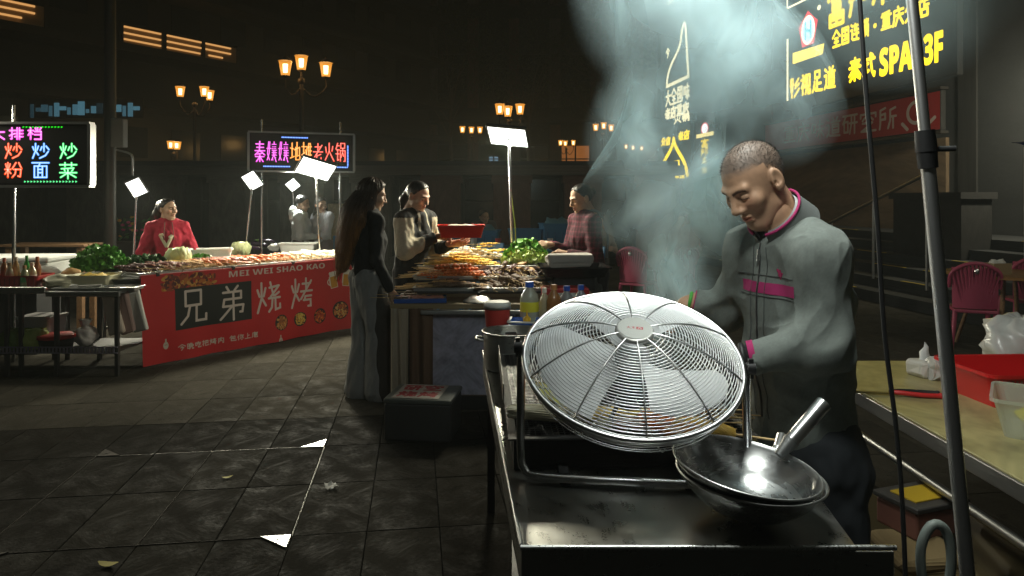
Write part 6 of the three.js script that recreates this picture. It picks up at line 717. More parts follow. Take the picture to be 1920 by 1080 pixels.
function hairGeo(fr, o, cell) { // o: line (height of the hairline), back (length at the back), thick, extra: capsules in head axes, strand
  const shell = ell(0, 0.036, -0.016, 0.076 + o.thick, 0.086 + o.thick * 1.1, 0.099 + o.thick), ex = o.extra ? field(o.extra) : null, inner = ell(0, 0.0, 0.06, 0.066, 0.1, 0.066);
  const f = (x, y, z) => { let d = evalP(shell, x, y, z); d = smax(d, (z - ((o.fz ?? 0.0) + 0.7 * y) + 0.005 * noise(x * 110, y * 30, 4)) / 1.22, 0.018); d += 0.005 * Math.exp(-((x - 0.012) ** 2) / 0.00003) * sstep(y, 0.06, 0.1); d = smax(d, (o.low ?? -0.07) - y, 0.01); if (ex) d = smin(d, ex(x, y, z), 0.025); const a = Math.atan2(x, z + 0.02); return d + (o.strand ?? 0.0035) * noise(a * 16 + 9, y * 7, z * 12) + 0.5 * (o.strand ?? 0.0035) * noise(a * 45, y * 9, 3); };
  const ps = [shell, ...(o.extra ?? [])], [lo, hi] = bounds(ps, 0.02); const c0 = o.col, col = (x, y, z) => { const n = 0.8 + 0.5 * noise(Math.atan2(x, z) * 20, y * 14, z * 10); return o.rimTip ? c0.map((q, i) => lerp(q, o.rimTip[i], sstep(-0.05 - y, 0, 0.3)) * n) : c0.map((q) => q * n); };
  const g = nets(f, lo, hi, cell, col, 1.8); if (!o.wisps) return g.applyMatrix4(fr.m);
  const rw = rng(3), all = [g], tint = (q) => { const n = q.attributes.position.count, a = new Float32Array(n * 3); for (let i = 0; i < n; i++) { const c = col(q.attributes.position.getX(i), q.attributes.position.getY(i), q.attributes.position.getZ(i)); a.set(c, i * 3); } q.setAttribute('color', new THREE.BufferAttribute(a, 3)); return q; };
  for (let i = 0; i < o.wisps; i++) { const a = PI * (0.1 + 1.8 * rw()) + PI / 2 * 0, s = Math.sin(a), c = Math.cos(a), x0 = 0.088 * s, z0 = -0.03 - 0.085 * Math.abs(c), e = -0.35 - 0.36 * rw(), w = 1 + 0.35 * rw(); if (z0 > -0.02) continue; all.push(tint(pipe([V(x0 * 0.5, 0.115, z0 * 0.5), V(x0, 0.03, z0 - 0.01), V(x0 * 1.35 * w, -0.17, -0.09 - 0.09 * Math.abs(c) * w), V(x0 * 1.2 * w, (e - 0.1) / 1.6, -0.1 - 0.08 * Math.abs(c)), V(x0 * (0.5 + 0.6 * rw()), e, -0.1 - 0.03 * rw())], 0.0015, 18, 5))); }
  return join(all).applyMatrix4(fr.m);
}
// a hand: w wrist, dir along the fingers, back the direction the back of the hand faces, side +1 for a thumb on dir x back; curl per finger
function handParts(w, dir, back, side, curl = 0.5, s = 1) {
  const X = dir.clone().normalize(), Z = X.clone().cross(back).normalize().multiplyScalar(side), Y = Z.clone().cross(X).multiplyScalar(side).normalize(); if (Y.dot(back) < 0) Y.negate();
  const at_ = (x, y, z) => w.clone().addScaledVector(X, x * s).addScaledVector(Y, y * s).addScaledVector(Z, z * s), ps = [];
  ps.push(cap(at_(-0.03, 0, 0), at_(0.02, 0, 0), 0.026 * s, 0.026 * s, 0.015, Z, 1.15)); for (let i = 0; i < 4; i++) ps.push(cap(at_(0.015, 0, 0.018 - i * 0.012), at_(0.085 - (i === 3 ? 0.01 : 0), 0.001, 0.03 - i * 0.02), 0.014 * s, 0.0115 * s, 0.012));
  const L = [[0.04, 0.025, 0.02], [0.045, 0.028, 0.022], [0.042, 0.026, 0.021], [0.033, 0.02, 0.018]], Rr = [0.0085, 0.0088, 0.0083, 0.0074];
  for (let i = 0; i < 4; i++) { let p = at_(0.088 - (i === 3 ? 0.012 : 0), 0.0, 0.031 - i * 0.0205), a = 0.25; for (let j = 0; j < 3; j++) { a += curl * [0.75, 0.95, 0.65][j]; const n = p.clone().addScaledVector(X, Math.cos(a) * L[i][j] * s).addScaledVector(Y, -Math.sin(a) * L[i][j] * s).addScaledVector(Z, (1.5 - i) * 0.0015 * s); ps.push(cap(p, n, Rr[i] * s * (1 - j * 0.06), Rr[i] * s * (0.95 - j * 0.08), 0.004)); p = n; } }
  let t0 = at_(0.022, -0.006, 0.024), t1 = at_(0.055, -0.016, 0.048), t2 = at_(0.083, -0.024, 0.05 - 0.012 * curl), t3 = at_(0.103, -0.03, 0.043 - 0.02 * curl); ps.push(cap(t0, t1, 0.0145 * s, 0.0115 * s, 0.012), cap(t1, t2, 0.0105 * s, 0.0095 * s, 0.004), cap(t2, t3, 0.0095 * s, 0.0078 * s, 0.004)); return ps;
}
const meshOf = (ps, cell, col, wr, cuts) => { const f0 = field(ps), f = wr ? (x, y, z) => { const d = f0(x, y, z); return Math.abs(d) < 0.06 ? d + wr(x, y, z) : d; } : f0, [lo, hi] = bounds(ps, 0.03), fc = cuts ? (x, y, z) => { let d = f(x, y, z); for (const { p, n, r } of cuts) { const dx = x - p.x, dy = y - p.y, dz = z - p.z; if (dx * dx + dy * dy + dz * dz < r * r) d = smax(d, dx * n.x + dy * n.y + dz * n.z, 0.008); } return d; } : f; return nets(fc, lo, hi, cell, col, 1.5); };
const cuff = (e, w, k, r = 0.085) => ({ p: w.clone().lerp(e, k), n: w.clone().sub(e).normalize(), r });
function person(label, base, group) { const t = thing('person', label, 'person', base, 0, group); return { t, put: (name, g, m, l) => part(t, name, (Array.isArray(g) ? join(g) : g).translate(-base.x, -base.y, -base.z), m, l) }; }
const skinM = () => mat(1, 1, 1, 0.52, 0, { vertexColors: true, bumpMap: rep(TX.grit, 6), bumpScale: 0.0003 }), dyed = (rough_ = 0.9, bs = 0.0008, tex = TX.weave, rp = 10) => mat(1, 1, 1, rough_, 0, { vertexColors: true, bumpMap: rep(tex, rp), bumpScale: bs }), hairM = mat(1, 1, 1, 0.42, 0, { vertexColors: true });
const plain = (c, n = 0.06) => (x, y, z) => { const k = 1 + n * noise(x * 120, y * 120, z * 120) + n * noise(x * 17, y * 17, z * 17); return c.map((q) => q * k); };
const folds = (amp, fx, fy, fz, s = 0) => (x, y, z) => amp * (noise(x * fx + s, y * fy, z * fz + s) + 0.5 * noise(x * fx * 2.1, y * fy * 2.1 + s, z * fz * 2.1));

// ---- the cook in the grey jacket
{
  const base = V(0.92, 0, -2.1), { t, put } = person('cropped haired man in a grey jacket with magenta stripe, bending over the grill', base);
  const f = V(-0.9, 0, 0.44).normalize(), r = V(-0.44, 0, -0.9).normalize(), skin = [0.5, 0.295, 0.185];
  const pel = V(0.875, 0.86, -2.13), bel = V(0.848, 1.02, -2.12), ch = V(0.838, 1.2, -2.115), nb = V(0.812, 1.4, -2.1), sl = V(0.862, 1.34, -1.965), sr = V(0.75, 1.34, -2.24), el = V(0.856, 1.1, -1.93), er = V(0.715, 1.13, -2.34), wl = V(0.652, 1.055, -1.985), wr = V(0.6, 1.155, -2.37);
  const fr = headFrame(V(0.713, 1.545, -2.085), V(-0.76, -0.56, 0.36), V(-0.52, 0.84, 0.14), 1.0);
  const hl = handParts(wl, V(-0.62, -0.62, -0.45), V(-0.3, 0.5, 0.8), -1, 0.95), hr = handParts(wr, V(-0.85, -0.35, -0.25), V(-0.2, 0.9, 0.2), 1, 0.8);
  const core = meshOf([cap(V(0.77, 1.455, -2.09), nb, 0.052, 0.05), cap(nb, ch, 0.05, 0.09), cap(ch, pel, 0.1, 0.1), cap(sl, el, 0.04, 0.035), cap(el, wl, 0.034, 0.026), cap(sr, er, 0.04, 0.035), cap(er, wr, 0.034, 0.026), cap(nb, sl, 0.05, 0.04), cap(nb, sr, 0.05, 0.04), cap(pel, V(0.93, 0.46, -2.0), 0.08, 0.05), cap(V(0.93, 0.46, -2.0), V(0.96, 0.07, -2.02), 0.05, 0.04), cap(pel, V(0.9, 0.46, -2.23), 0.08, 0.05), cap(V(0.9, 0.46, -2.23), V(0.93, 0.07, -2.24), 0.05, 0.04)], 0.012, plain(skin, 0.05));
  put('body', join(headGeo(fr, { skin, stubble: 0.8, jaw: 0.93, neck: 0.98, lean: -0.02 }, 0.0031), core), skinM());
  const gl = meshOf(hl, 0.0042, plain([0.025, 0.025, 0.027], 0.1)), gl2 = meshOf(hr, 0.0042, plain(skin, 0.08)); { // cropped hair standing on the scalp
    const hf = headField({ jaw: 0.93 }), rh = rng(41), n = 3000, tri = new THREE.ConeGeometry(0.00055, 0.0062, 3, 1).translate(0, 0.0031, 0), im = new THREE.InstancedMesh(tri, mat(0.06, 0.054, 0.05, 0.6), n), q = new THREE.Object3D(), M4 = fr.m; let k = 0, guard = 0;
    while (k < n && guard++ < 90000) { const u = rh() * 2 * PI, w = rh() * 1.5 - 0.5, s = Math.sqrt(Math.max(0, 1 - w * w)), d = V(s * Math.cos(u), w, s * Math.sin(u)), p = V(0, 0.03, -0.012); let ok = false; for (let i = 0; i < 40; i++) { const e = hf(p.x, p.y, p.z); if (e > -0.0006) { ok = true; break; } p.addScaledVector(d, Math.max(0.0006, -e * 0.8)); }
      const line = 0.066 + 0.03 * Math.max(0, 1 - Math.abs(p.x) / 0.05) - 0.55 * Math.max(0, 0.03 - p.z) - 0.35 * Math.max(0, -p.z) + 0.01 * noise(p.x * 60, p.y * 60, p.z * 60); if (!ok || p.y < Math.max(line, -0.055 + 0.12 * Math.max(0, p.z + 0.02)) || (p.z > -0.005 && p.y < 0.06) || (Math.abs(p.x) > 0.076 && p.y < 0.04 && p.z > -0.04)) continue;
      const nn = d.clone().add(V(0, 0.1, 0.35)).normalize(); q.position.copy(p); q.quaternion.setFromUnitVectors(UP, nn.add(V(rh() - 0.5, rh() - 0.5, rh() - 0.5).multiplyScalar(0.5)).normalize()); q.scale.setScalar(0.7 + 0.6 * rh()); q.updateMatrix(); im.setMatrixAt(k++, new THREE.Matrix4().makeTranslation(-base.x, -base.y, -base.z).multiply(M4).multiply(q.matrix)); }
    im.count = k; im.name = 'hair'; im.userData.kind = 'stuff'; t.add(im);
  }
  put('glove', gl, dyed(0.6, 0.0006)); put('hand', gl2, skinM());
  const ch2 = ch.clone().addScaledVector(f, -0.015), JK = [cap(nb.clone().add(V(0.012, -0.05, 0)), ch2, 0.086, 0.124, 0.06, r, 1.22), cap(ch2, bel, 0.125, 0.126, 0.06, r, 1.2), cap(bel, pel.clone().add(V(0, -0.03, 0)), 0.126, 0.134, 0.06, r, 1.16), cap(sl.clone().add(V(-0.006, 0.0, -0.02)), el, 0.069, 0.061, 0.05), cap(el, wl.clone().lerp(el, 0.1), 0.062, 0.044, 0.05), cap(sr.clone().add(V(0.01, 0, 0.03)), er, 0.074, 0.06, 0.05), cap(er, wr.clone().lerp(er, 0.1), 0.06, 0.044, 0.03), cap(nb.clone().add(V(0.03, -0.025, 0)), sl, 0.058, 0.066, 0.07), cap(nb.clone().add(V(0.03, -0.025, 0)), sr, 0.058, 0.066, 0.07)];
  const elbow = (x, y, z) => { const q = Math.exp(-((x - el.x) ** 2 + (y - el.y) ** 2 + (z - el.z) ** 2) / 0.012), s2 = Math.exp(-((x - 0.84) ** 2 + (y - 1.26) ** 2 + (z + 1.96) ** 2) / 0.008), q2 = Math.exp(-((x - er.x) ** 2 + (y - er.y) ** 2 + (z - er.z) ** 2) / 0.01); const cr = (n, w) => -Math.pow(1 - Math.min(1, Math.abs(n) * w), 3), u = x * 0.72 - y * 0.7 + z * 0.25, wv = 0.25 * noise(x * 9, y * 9, z * 9); return 0.008 * (q + q2) * Math.sin(u * 62 + 9 * wv) + 0.004 * s2 * Math.sin((x + y * 0.5) * 60 + 8 * wv) + 0.0055 * cr(noise(x * 6 + 2, y * 4, z * 6), 1.9) + 0.003 * cr(noise(x * 11 + 7, y * 6 + 3, z * 11), 1.9) + 0.002 * noise(x * 24 + 3, y * 14, z * 24) + 0.003 * Math.sin(y * 60 + x * 30 + 6 * noise(x * 5, y * 5, z * 5)) * sstep(1.08 - y, 0, 0.15); };
  const grey = [0.19, 0.215, 0.198], mag = [0.36, 0.02, 0.12];
  // front of the chest: distance along f from the zip plane, height and sideways position decide stripe, yoke seam, zip line
  const jcol = (x, y, z, nx, ny, nz) => { const k = 0.86 + 0.3 * noise(x * 330, y * 330, z * 330) * 0.5 + 0.12 * noise(x * 40, y * 40, z * 40), front = nx * f.x + nz * f.z, sx = (x - ch.x) * r.x + (z - ch.z) * r.z, arm = evalP(JK[3], x, y, z) < 0.012 || evalP(JK[4], x, y, z) < 0.012 || evalP(JK[6], x, y, z) < 0.012 || evalP(JK[5], x, y, z) < 0.008; let c = grey.map((q) => q * k);
    if (!arm && front > -0.25) { const yy = y - 1.243 + 0.02 * sx; }
    const cl = ((x - wl.x) * (el.x - wl.x) + (y - wl.y) * (el.y - wl.y) + (z - wl.z) * (el.z - wl.z)) / wl.distanceTo(el), cr = ((x - wr.x) * (er.x - wr.x) + (y - wr.y) * (er.y - wr.y) + (z - wr.z) * (er.z - wr.z)) / wr.distanceTo(er); if ((arm && evalP(JK[4], x, y, z) < 0.02 && cl < -9) || (evalP(JK[6], x, y, z) < 0.02 && cr < -9)) c = mag.map((q) => q * k);
    return c; };
  put('jacket', meshOf(JK, 0.0058, jcol, elbow, [cuff(el, wl, 0.07), cuff(er, wr, 0.07)]), dyed(0.95, 0.0005, TX.melange, 9));
  // stand up collar with its magenta edge, the shirt collar inside and the embroidered mark
  const u1 = f.clone().multiplyScalar(0.64).add(V(0, -0.77, 0)).normalize(), u2 = r, up = u2.clone().cross(u1).normalize(); if (up.y < 0) up.negate();
  const cc = V(0.79, 1.44, -2.095), loop = (rad, h, open) => { const o = []; for (let i = 0; i <= 40; i++) { const a = lerp(open, 2 * PI - open, i / 40); o.push(cc.clone().addScaledVector(u1, Math.cos(a) * (rad + 0.006)).addScaledVector(u2, Math.sin(a) * rad).addScaledVector(up, h)); } return o; };
  const ribbon = (A, B) => { const pos = [], idx = [], n = A.length; for (let i = 0; i < n; i++) pos.push(...A[i].toArray(), ...B[i].toArray()); for (let i = 0; i < n - 1; i++) idx.push(2 * i, 2 * i + 1, 2 * i + 2, 2 * i + 1, 2 * i + 3, 2 * i + 2); const g = new THREE.BufferGeometry(); g.setAttribute('position', new THREE.Float32BufferAttribute(pos, 3)); g.setIndex(idx); g.computeVertexNormals(); return g; };
  put('collar', join(ribbon(loop(0.097, -0.05, 0.1), loop(0.081, 0.03, 0.28)), ribbon(loop(0.077, 0.026, 0.28), loop(0.081, 0.03, 0.28)), ribbon(loop(0.077, 0.02, 0.28), loop(0.088, -0.035, 0.1))), mat(0.15, 0.163, 0.157, 0.95, 0, { side: THREE.DoubleSide, bumpMap: TX.melange, bumpScale: 0.001 }));
  put('collar_trim', pipe(loop(0.081, 0.032, 0.28), 0.0042, 90, 8), mat(0.36, 0.02, 0.12, 0.85)); put('shirt_collar', join(ribbon(loop(0.074, -0.02, 0.3), loop(0.069, 0.034, 0.36)), ribbon(loop(0.069, 0.034, 0.36), loop(0.076, 0.012, 0.2))), mat(0.6, 0.64, 0.64, 0.8, 0, { side: THREE.DoubleSide }));
  const zp = (y, s) => { const o = V(ch.x, y, ch.z).addScaledVector(r, 0.02 + s); return o.addScaledVector(f, 0.2); };
  { // zip lies on the jacket: march from outside along -f
    const jf = field(JK), hit = (o) => { const p = o.clone(); for (let i = 0; i < 60; i++) { const d = jf(p.x, p.y, p.z) + elbow(p.x, p.y, p.z); if (d < 0.0015) break; p.addScaledVector(f, -Math.max(0.001, d * 0.8)); } return p; };
    const zl = []; for (let i = 0; i <= 20; i++) zl.push(hit(zp(lerp(1.37, 0.86, i / 20), 0))); put('zip', pipe(zl, 0.0035, 60, 6), mat(0.1, 0.1, 0.1, 0.4, 0.8)); put('zip_pull', rod(hit(zp(1.352, 0)).addScaledVector(f, 0.004), hit(zp(1.318, 0.002)).addScaledVector(f, 0.006), 0.004, 0.005, 8), M.chrome);
    const grid = (fn, nu, nv) => { const pos = [], idx = []; for (let i = 0; i <= nu; i++) for (let j = 0; j <= nv; j++) pos.push(...fn(i / nu, j / nv).toArray()); for (let i = 0; i < nu; i++) for (let j = 0; j < nv; j++) { const q = i * (nv + 1) + j; idx.push(q, q + nv + 1, q + 1, q + 1, q + nv + 1, q + nv + 2); } const g = new THREE.BufferGeometry(); g.setAttribute('position', new THREE.Float32BufferAttribute(pos, 3)); g.setIndex(idx); g.computeVertexNormals(); return g; };
    const sm = mat(0.36, 0.02, 0.12, 0.9, 0, { side: THREE.DoubleSide, bumpMap: TX.melange, bumpScale: 0.0005 }), hy = (s, y) => hit(zp(y - 0.1 * Math.abs(s) * Math.abs(s), s)).addScaledVector(f, 0.0012);
    put('chest_stripe', grid((u, v) => hy(lerp(-0.112, 0.015, u) - 0.02, lerp(1.226, 1.258, v)), 30, 4), sm); put('chest_stripe', grid((u, v) => hy(lerp(0.0, 0.085, u), lerp(1.226, 1.258, v)), 24, 4), sm);
    const seam = mat(0.075, 0.08, 0.077, 0.9), line = (n, fn) => { const o = []; for (let i = 0; i <= n; i++) o.push(fn(i / n)); return pipe(o, 0.0013, n * 3, 5); }; put('seam', [line(24, (u) => hy(lerp(-0.13, 0.095, u), 1.278)), line(24, (u) => hy(lerp(-0.13, 0.095, u), 1.218)), line(24, (u) => hy(-0.028, lerp(1.36, 0.86, u))), line(24, (u) => hy(0.028, lerp(1.36, 0.86, u)))], seam);
    for (const [w, e, rd] of [[wl, el, 0.0455], [wr, er, 0.0425]]) { const a = w.clone().lerp(e, 0.05), b = w.clone().lerp(e, 0.13); put('cuff', rod(a, b, rd, rd + 0.001, 28), mat(0.36, 0.02, 0.12, 0.9)); }
    const lg = []; for (const [a, b, c, d] of [[-0.075, 1.298, -0.078, 1.278], [-0.066, 1.3, -0.078, 1.276], [-0.084, 1.29, -0.079, 1.276], [-0.07, 1.285, -0.078, 1.272]]) lg.push(rod(hit(zp(b, a)), hit(zp(d, c)), 0.003, 0.002, 6)); put('embroidered_mark', join(lg), mat(0.3, 0.015, 0.08, 0.9));
  }
  put('trousers', meshOf([cap(pel.clone().add(V(0, 0.02, 0)), V(0.92, 0.72, -2.05), 0.13, 0.1, 0.05), cap(V(0.915, 0.78, -2.05), V(0.93, 0.46, -2.0), 0.098, 0.078, 0.04), cap(V(0.93, 0.46, -2.0), V(0.965, 0.1, -2.02), 0.078, 0.068, 0.04), cap(V(0.89, 0.78, -2.2), V(0.9, 0.46, -2.23), 0.098, 0.078, 0.04), cap(V(0.9, 0.46, -2.23), V(0.935, 0.1, -2.24), 0.078, 0.068, 0.04)], 0.011, plain([0.025, 0.03, 0.036]), folds(0.012, 14, 9, 14)), dyed(0.85));
  for (const q of [V(0.95, 0.05, -2.01), V(0.92, 0.05, -2.23)]) put('shoe', meshOf([cap(q.clone().add(V(0.03, 0, 0)), q.clone().addScaledVector(f, 0.17).setY(0.038), 0.048, 0.036, 0.02)], 0.009, plain([0.015, 0.015, 0.015])), dyed(0.5));
  put('watch', new THREE.TorusGeometry(0.035, 0.009, 8, 24).applyQuaternion(new THREE.Quaternion().setFromUnitVectors(V(0, 0, 1), el.clone().sub(wl).normalize())).translate(...wl.clone().lerp(el, -0.02).toArray()), M.black); put('wrist_band', new THREE.TorusGeometry(0.03, 0.006, 8, 24).applyQuaternion(new THREE.Quaternion().setFromUnitVectors(V(0, 0, 1), er.clone().sub(wr).normalize())).translate(...wr.clone().lerp(er, -0.05).toArray()), M.green);
}
// ---- generic standing figure: d describes joints in metres (world) and clothes
function figure(label, b, o) {
  const { t, put } = person(label, b, o.group), f = o.f.clone().setY(0).normalize(), r = f.clone().cross(UP).normalize(), L = (fw, y, rt) => V(b.x, y, b.z).addScaledVector(f, fw).addScaledVector(r, rt), H = o.h / 1.65, k = o.k ?? 1;
  const pel = L(o.lean ? -0.02 : 0, 0.88 * H, 0), ch = L(0.02 + (o.lean ?? 0) * 0.6, 1.17 * H, 0), nb = L(0.01 + (o.lean ?? 0), 1.37 * H, 0), S = 0.155 * k, sl = nb.clone().addScaledVector(r, -S).setY((o.sh ?? 1.32) * H), sr = nb.clone().addScaledVector(r, S).setY((o.sh ?? 1.32) * H);
  const fr = headFrame(o.head ?? nb.clone().add(V(0, 0.14 * H, 0)).addScaledVector(f, 0.03), o.look ?? f, o.up ?? UP, (o.hs ?? 1) * 0.98), arm = (q, s) => q.map(([fw, y, rt]) => L(fw, y * H, rt)), al = arm(o.al), ar = arm(o.ar);
  const kn = (s) => L(0.02 + (s < 0 ? o.stepL ?? 0 : o.stepR ?? 0) * 0.5, 0.46 * H, s * 0.085), an = (s) => L((s < 0 ? o.stepL ?? 0 : o.stepR ?? 0), 0.08, s * 0.085);
  const limbs = [cap(fr.c.clone().add(V(0, -0.06, 0)), nb, 0.045, 0.052), cap(nb, ch, 0.07, 0.085), cap(ch, pel, 0.085, 0.09), cap(nb, sl, 0.045, 0.038), cap(nb, sr, 0.045, 0.038), cap(sl, al[0], 0.038, 0.033), cap(al[0], al[1], 0.033, 0.024), cap(sr, ar[0], 0.038, 0.033), cap(ar[0], ar[1], 0.033, 0.024)]; for (const s of [-1, 1]) limbs.push(cap(pel.clone().addScaledVector(r, s * 0.07), kn(s), 0.075, 0.05), cap(kn(s), an(s), 0.048, 0.036), cap(an(s), an(s).addScaledVector(f, 0.12).setY(0.04), 0.034, 0.026));
  const cell = o.cell ?? 0.0045, sk = o.skin ?? [0.5, 0.32, 0.22], bodyG = [headGeo(fr, { skin: sk, jaw: o.jaw ?? 0.95, open: o.open, stubble: 0, neck: 0.88 }, cell), meshOf(limbs, 0.014, plain(sk, 0.04))];
  for (const [w, e, hd, s] of [[al[1], al[0], o.hl, -1], [ar[1], ar[0], o.hr, 1]]) { const dir = hd?.dir ?? w.clone().sub(e), back = hd?.back ?? r.clone().multiplyScalar(s).add(V(0, 0.3, 0)); bodyG.push(meshOf(handParts(w, dir, back, hd?.side ?? -s, hd?.curl ?? 0.5, 0.93), cell, plain(sk, 0.05))); }
  put('body', join(bodyG), skinM());
  const tw = o.top, TK = [cap(nb.clone().add(V(0, -0.04, 0)), ch, tw.r * 0.72, tw.r, 0.05, r, 1.3), cap(ch, pel.clone().setY(tw.low ?? pel.y - 0.02), tw.r, tw.rb ?? tw.r * 0.98, 0.05, r, 1.25), cap(nb, sl, 0.055, 0.06 * tw.a, 0.04), cap(nb, sr, 0.055, 0.06 * tw.a, 0.04), cap(sl, al[0], 0.064 * tw.a, 0.056 * tw.a, 0.04), cap(al[0], al[1].clone().lerp(al[0], 0.06), 0.056 * tw.a, 0.038 * tw.a, 0.03), cap(sr, ar[0], 0.064 * tw.a, 0.056 * tw.a, 0.04), cap(ar[0], ar[1].clone().lerp(ar[0], 0.06), 0.056 * tw.a, 0.038 * tw.a, 0.03), ...(tw.extra?.({ nb, ch, pel, f, r, sl, sr }) ?? [])];
  put(tw.name, meshOf(TK, tw.cell ?? 0.009, tw.col({ TK, nb, ch, pel, f, r, sl, sr, al, ar }), folds(tw.fold ?? 0.009, 13, 9, 13, o.seed ?? 0), [cuff(al[0], al[1], 0.03), cuff(ar[0], ar[1], 0.03)]), dyed(tw.rough ?? 0.9));
  if (o.legs) { const q = o.legs, LK = []; for (const s of [-1, 1]) LK.push(cap(pel.clone().addScaledVector(r, s * 0.06), kn(s), 0.1 * q.w, 0.075 * q.w, 0.04), cap(kn(s), an(s).setY(0.06), 0.075 * q.w, 0.072 * q.w * (q.flare ?? 1), 0.03)); put(q.name ?? 'trousers', meshOf(LK, 0.012, plain(q.col), folds(0.012, 16, 6, 16, 4)), dyed(0.88)); for (const s of [-1, 1]) put('shoe', meshOf([cap(an(s).setY(0.045), an(s).addScaledVector(f, 0.15).setY(0.034), 0.042, 0.034, 0.02)], 0.009, plain(q.shoe ?? [0.03, 0.03, 0.03])), dyed(0.6)); }
  if (o.hair) put('hair', hairGeo(fr, o.hair, o.hair.cell ?? 0.005), hairM);
  o.more?.({ t, put, L, fr, nb, ch, pel, sl, sr, al, ar, f, r, TK }); return t;
}
const HB = [0.012, 0.009, 0.008], two_ = (ps, x, y, z, e) => evalP(ps, x, y, z) < e;
// long haired woman with her back half turned
figure('woman with very long brown hair, black top and loose grey jeans, back half turned', V(-1.09, 0, -5.36), { h: 1.67, f: V(0.82, 0, -0.57), look: V(0.9, -0.22, -0.32), up: V(0.1, 1, 0), open: false, seed: 2,
  al: [[-0.03, 1.04, -0.21], [0.05, 0.8, -0.2]], ar: [[-0.02, 1.04, 0.21], [0.1, 0.8, 0.2]], hl: { curl: 0.6 }, hr: { curl: 0.8 }, stepL: -0.03, stepR: 0.06,
  top: { name: 'black_top', r: 0.112, a: 0.82, low: 0.86, col: () => plain([0.02, 0.022, 0.024]) }, legs: { w: 1.18, flare: 1.35, col: [0.3, 0.31, 0.31] },
  hair: { line: 0.07, thick: 0.016, fz: 0.012, low: -0.2, col: [0.045, 0.024, 0.013], rimTip: [0.36, 0.17, 0.05], strand: 0.009, wisps: 170, extra: [cap(V(0, 0.03, -0.05), V(0, -0.2, -0.085), 0.07, 0.1, 0.05, V(1, 0, 0), 1.12), cap(V(0, -0.2, -0.085), V(0, -0.58, -0.1), 0.1, 0.05, 0.04, V(1, 0, 0), 1.5), cap(V(0.06, -0.02, 0.0), V(0.09, -0.42, 0.04), 0.026, 0.03, 0.03), cap(V(-0.06, -0.02, 0.0), V(-0.1, -0.4, 0.03), 0.026, 0.03, 0.03)] },  // orange lower hair paints in the rim light from behind
  more: ({ put, L }) => { put('skirt_cloth', meshOf([cap(L(0.02, 0.86, 0.1), L(0.08, 0.55, 0.13), 0.07, 0.09, 0.03), cap(L(0.08, 0.55, 0.13), L(0.1, 0.08, 0.15), 0.09, 0.1, 0.03)], 0.014, plain([0.06, 0.055, 0.05]), folds(0.014, 18, 4, 18)), dyed(0.9)); } });
// woman in the varsity jacket holding the red basket
const HELD = V(-0.4, 1.2, -5.58);
figure('smiling woman in a black and cream varsity jacket holding out a red plastic basket', V(-0.83, 0, -5.86), { h: 1.66, f: V(0.86, 0, 0.5), look: V(0.8, -0.34, 0.48), up: V(0.2, 1, 0.1), seed: 5, lean: 0.03, open: false,
  al: [[0.06, 1.06, -0.24], [0.36, 1.13, -0.06]], ar: [[0.1, 1.08, 0.22], [0.27, 1.19, 0.02]], hl: { dir: V(0.8, 0.1, 0.1), back: V(-0.2, -0.6, 0.7), curl: 0.35 }, hr: { dir: V(0.9, 0.15, 0.2), back: V(0, 0.9, -0.4), curl: 0.7 },
  top: { name: 'varsity_jacket', r: 0.122, a: 1.2, low: 0.9, fold: 0.013, col: ({ TK, nb, ch, f, r }) => (x, y, z, nx, ny, nz) => { const k = 1 + 0.12 * noise(x * 60, y * 60, z * 60), sl = TK.slice(4).some((p) => two_(p, x, y, z, 0.02)) && Math.abs((x - ch.x) * r.x + (z - ch.z) * r.z) > 0.128 && y < 1.35, sx = (x - nb.x) * r.x + (z - nb.z) * r.z, fr = nx * f.x + nz * f.z; let c = sl ? [0.46, 0.41, 0.31] : [0.016, 0.017, 0.018]; if (!sl && fr > 0.2 && y > 1.24 && Math.abs(Math.abs(sx) - 0.05 - (1.36 - y) * 0.1) < 0.01) c = [0.4, 0.38, 0.3]; return c.map((q) => q * k); } },
  legs: { w: 1.1, col: [0.015, 0.015, 0.017] }, hair: { line: 0.062, thick: 0.008, fz: -0.002, low: -0.03, col: HB, strand: 0.003, extra: [cap(V(0, 0.02, -0.11), V(0.02, -0.08, -0.15), 0.03, 0.035, 0.03), cap(V(0.02, -0.08, -0.15), V(0.03, -0.22, -0.13), 0.035, 0.015, 0.03)] },
  more: ({ put, nb, f }) => { put('inner_top', meshOf([cap(nb.clone().addScaledVector(f, 0.05).setY(nb.y - 0.03), nb.clone().addScaledVector(f, 0.07).setY(1.12), 0.05, 0.07)], 0.012, plain([0.012, 0.012, 0.012])), dyed()); } });
{ const o = thing('plastic_basket', 'bright red plastic basket held out by the woman in the varsity jacket', 'basket', HELD.clone(), 0.08); part(o, 'bowl', tub(0.36, 0.26, 0.095), two(mat(0.72, 0.03, 0.012, 0.38))); part(o, 'goods', rough(ball(0.1, 0, 0.07, 0, 1.3, 0.28, 0.9, 16), 0.02, 30), mat(0.55, 0.5, 0.4, 0.6)); }
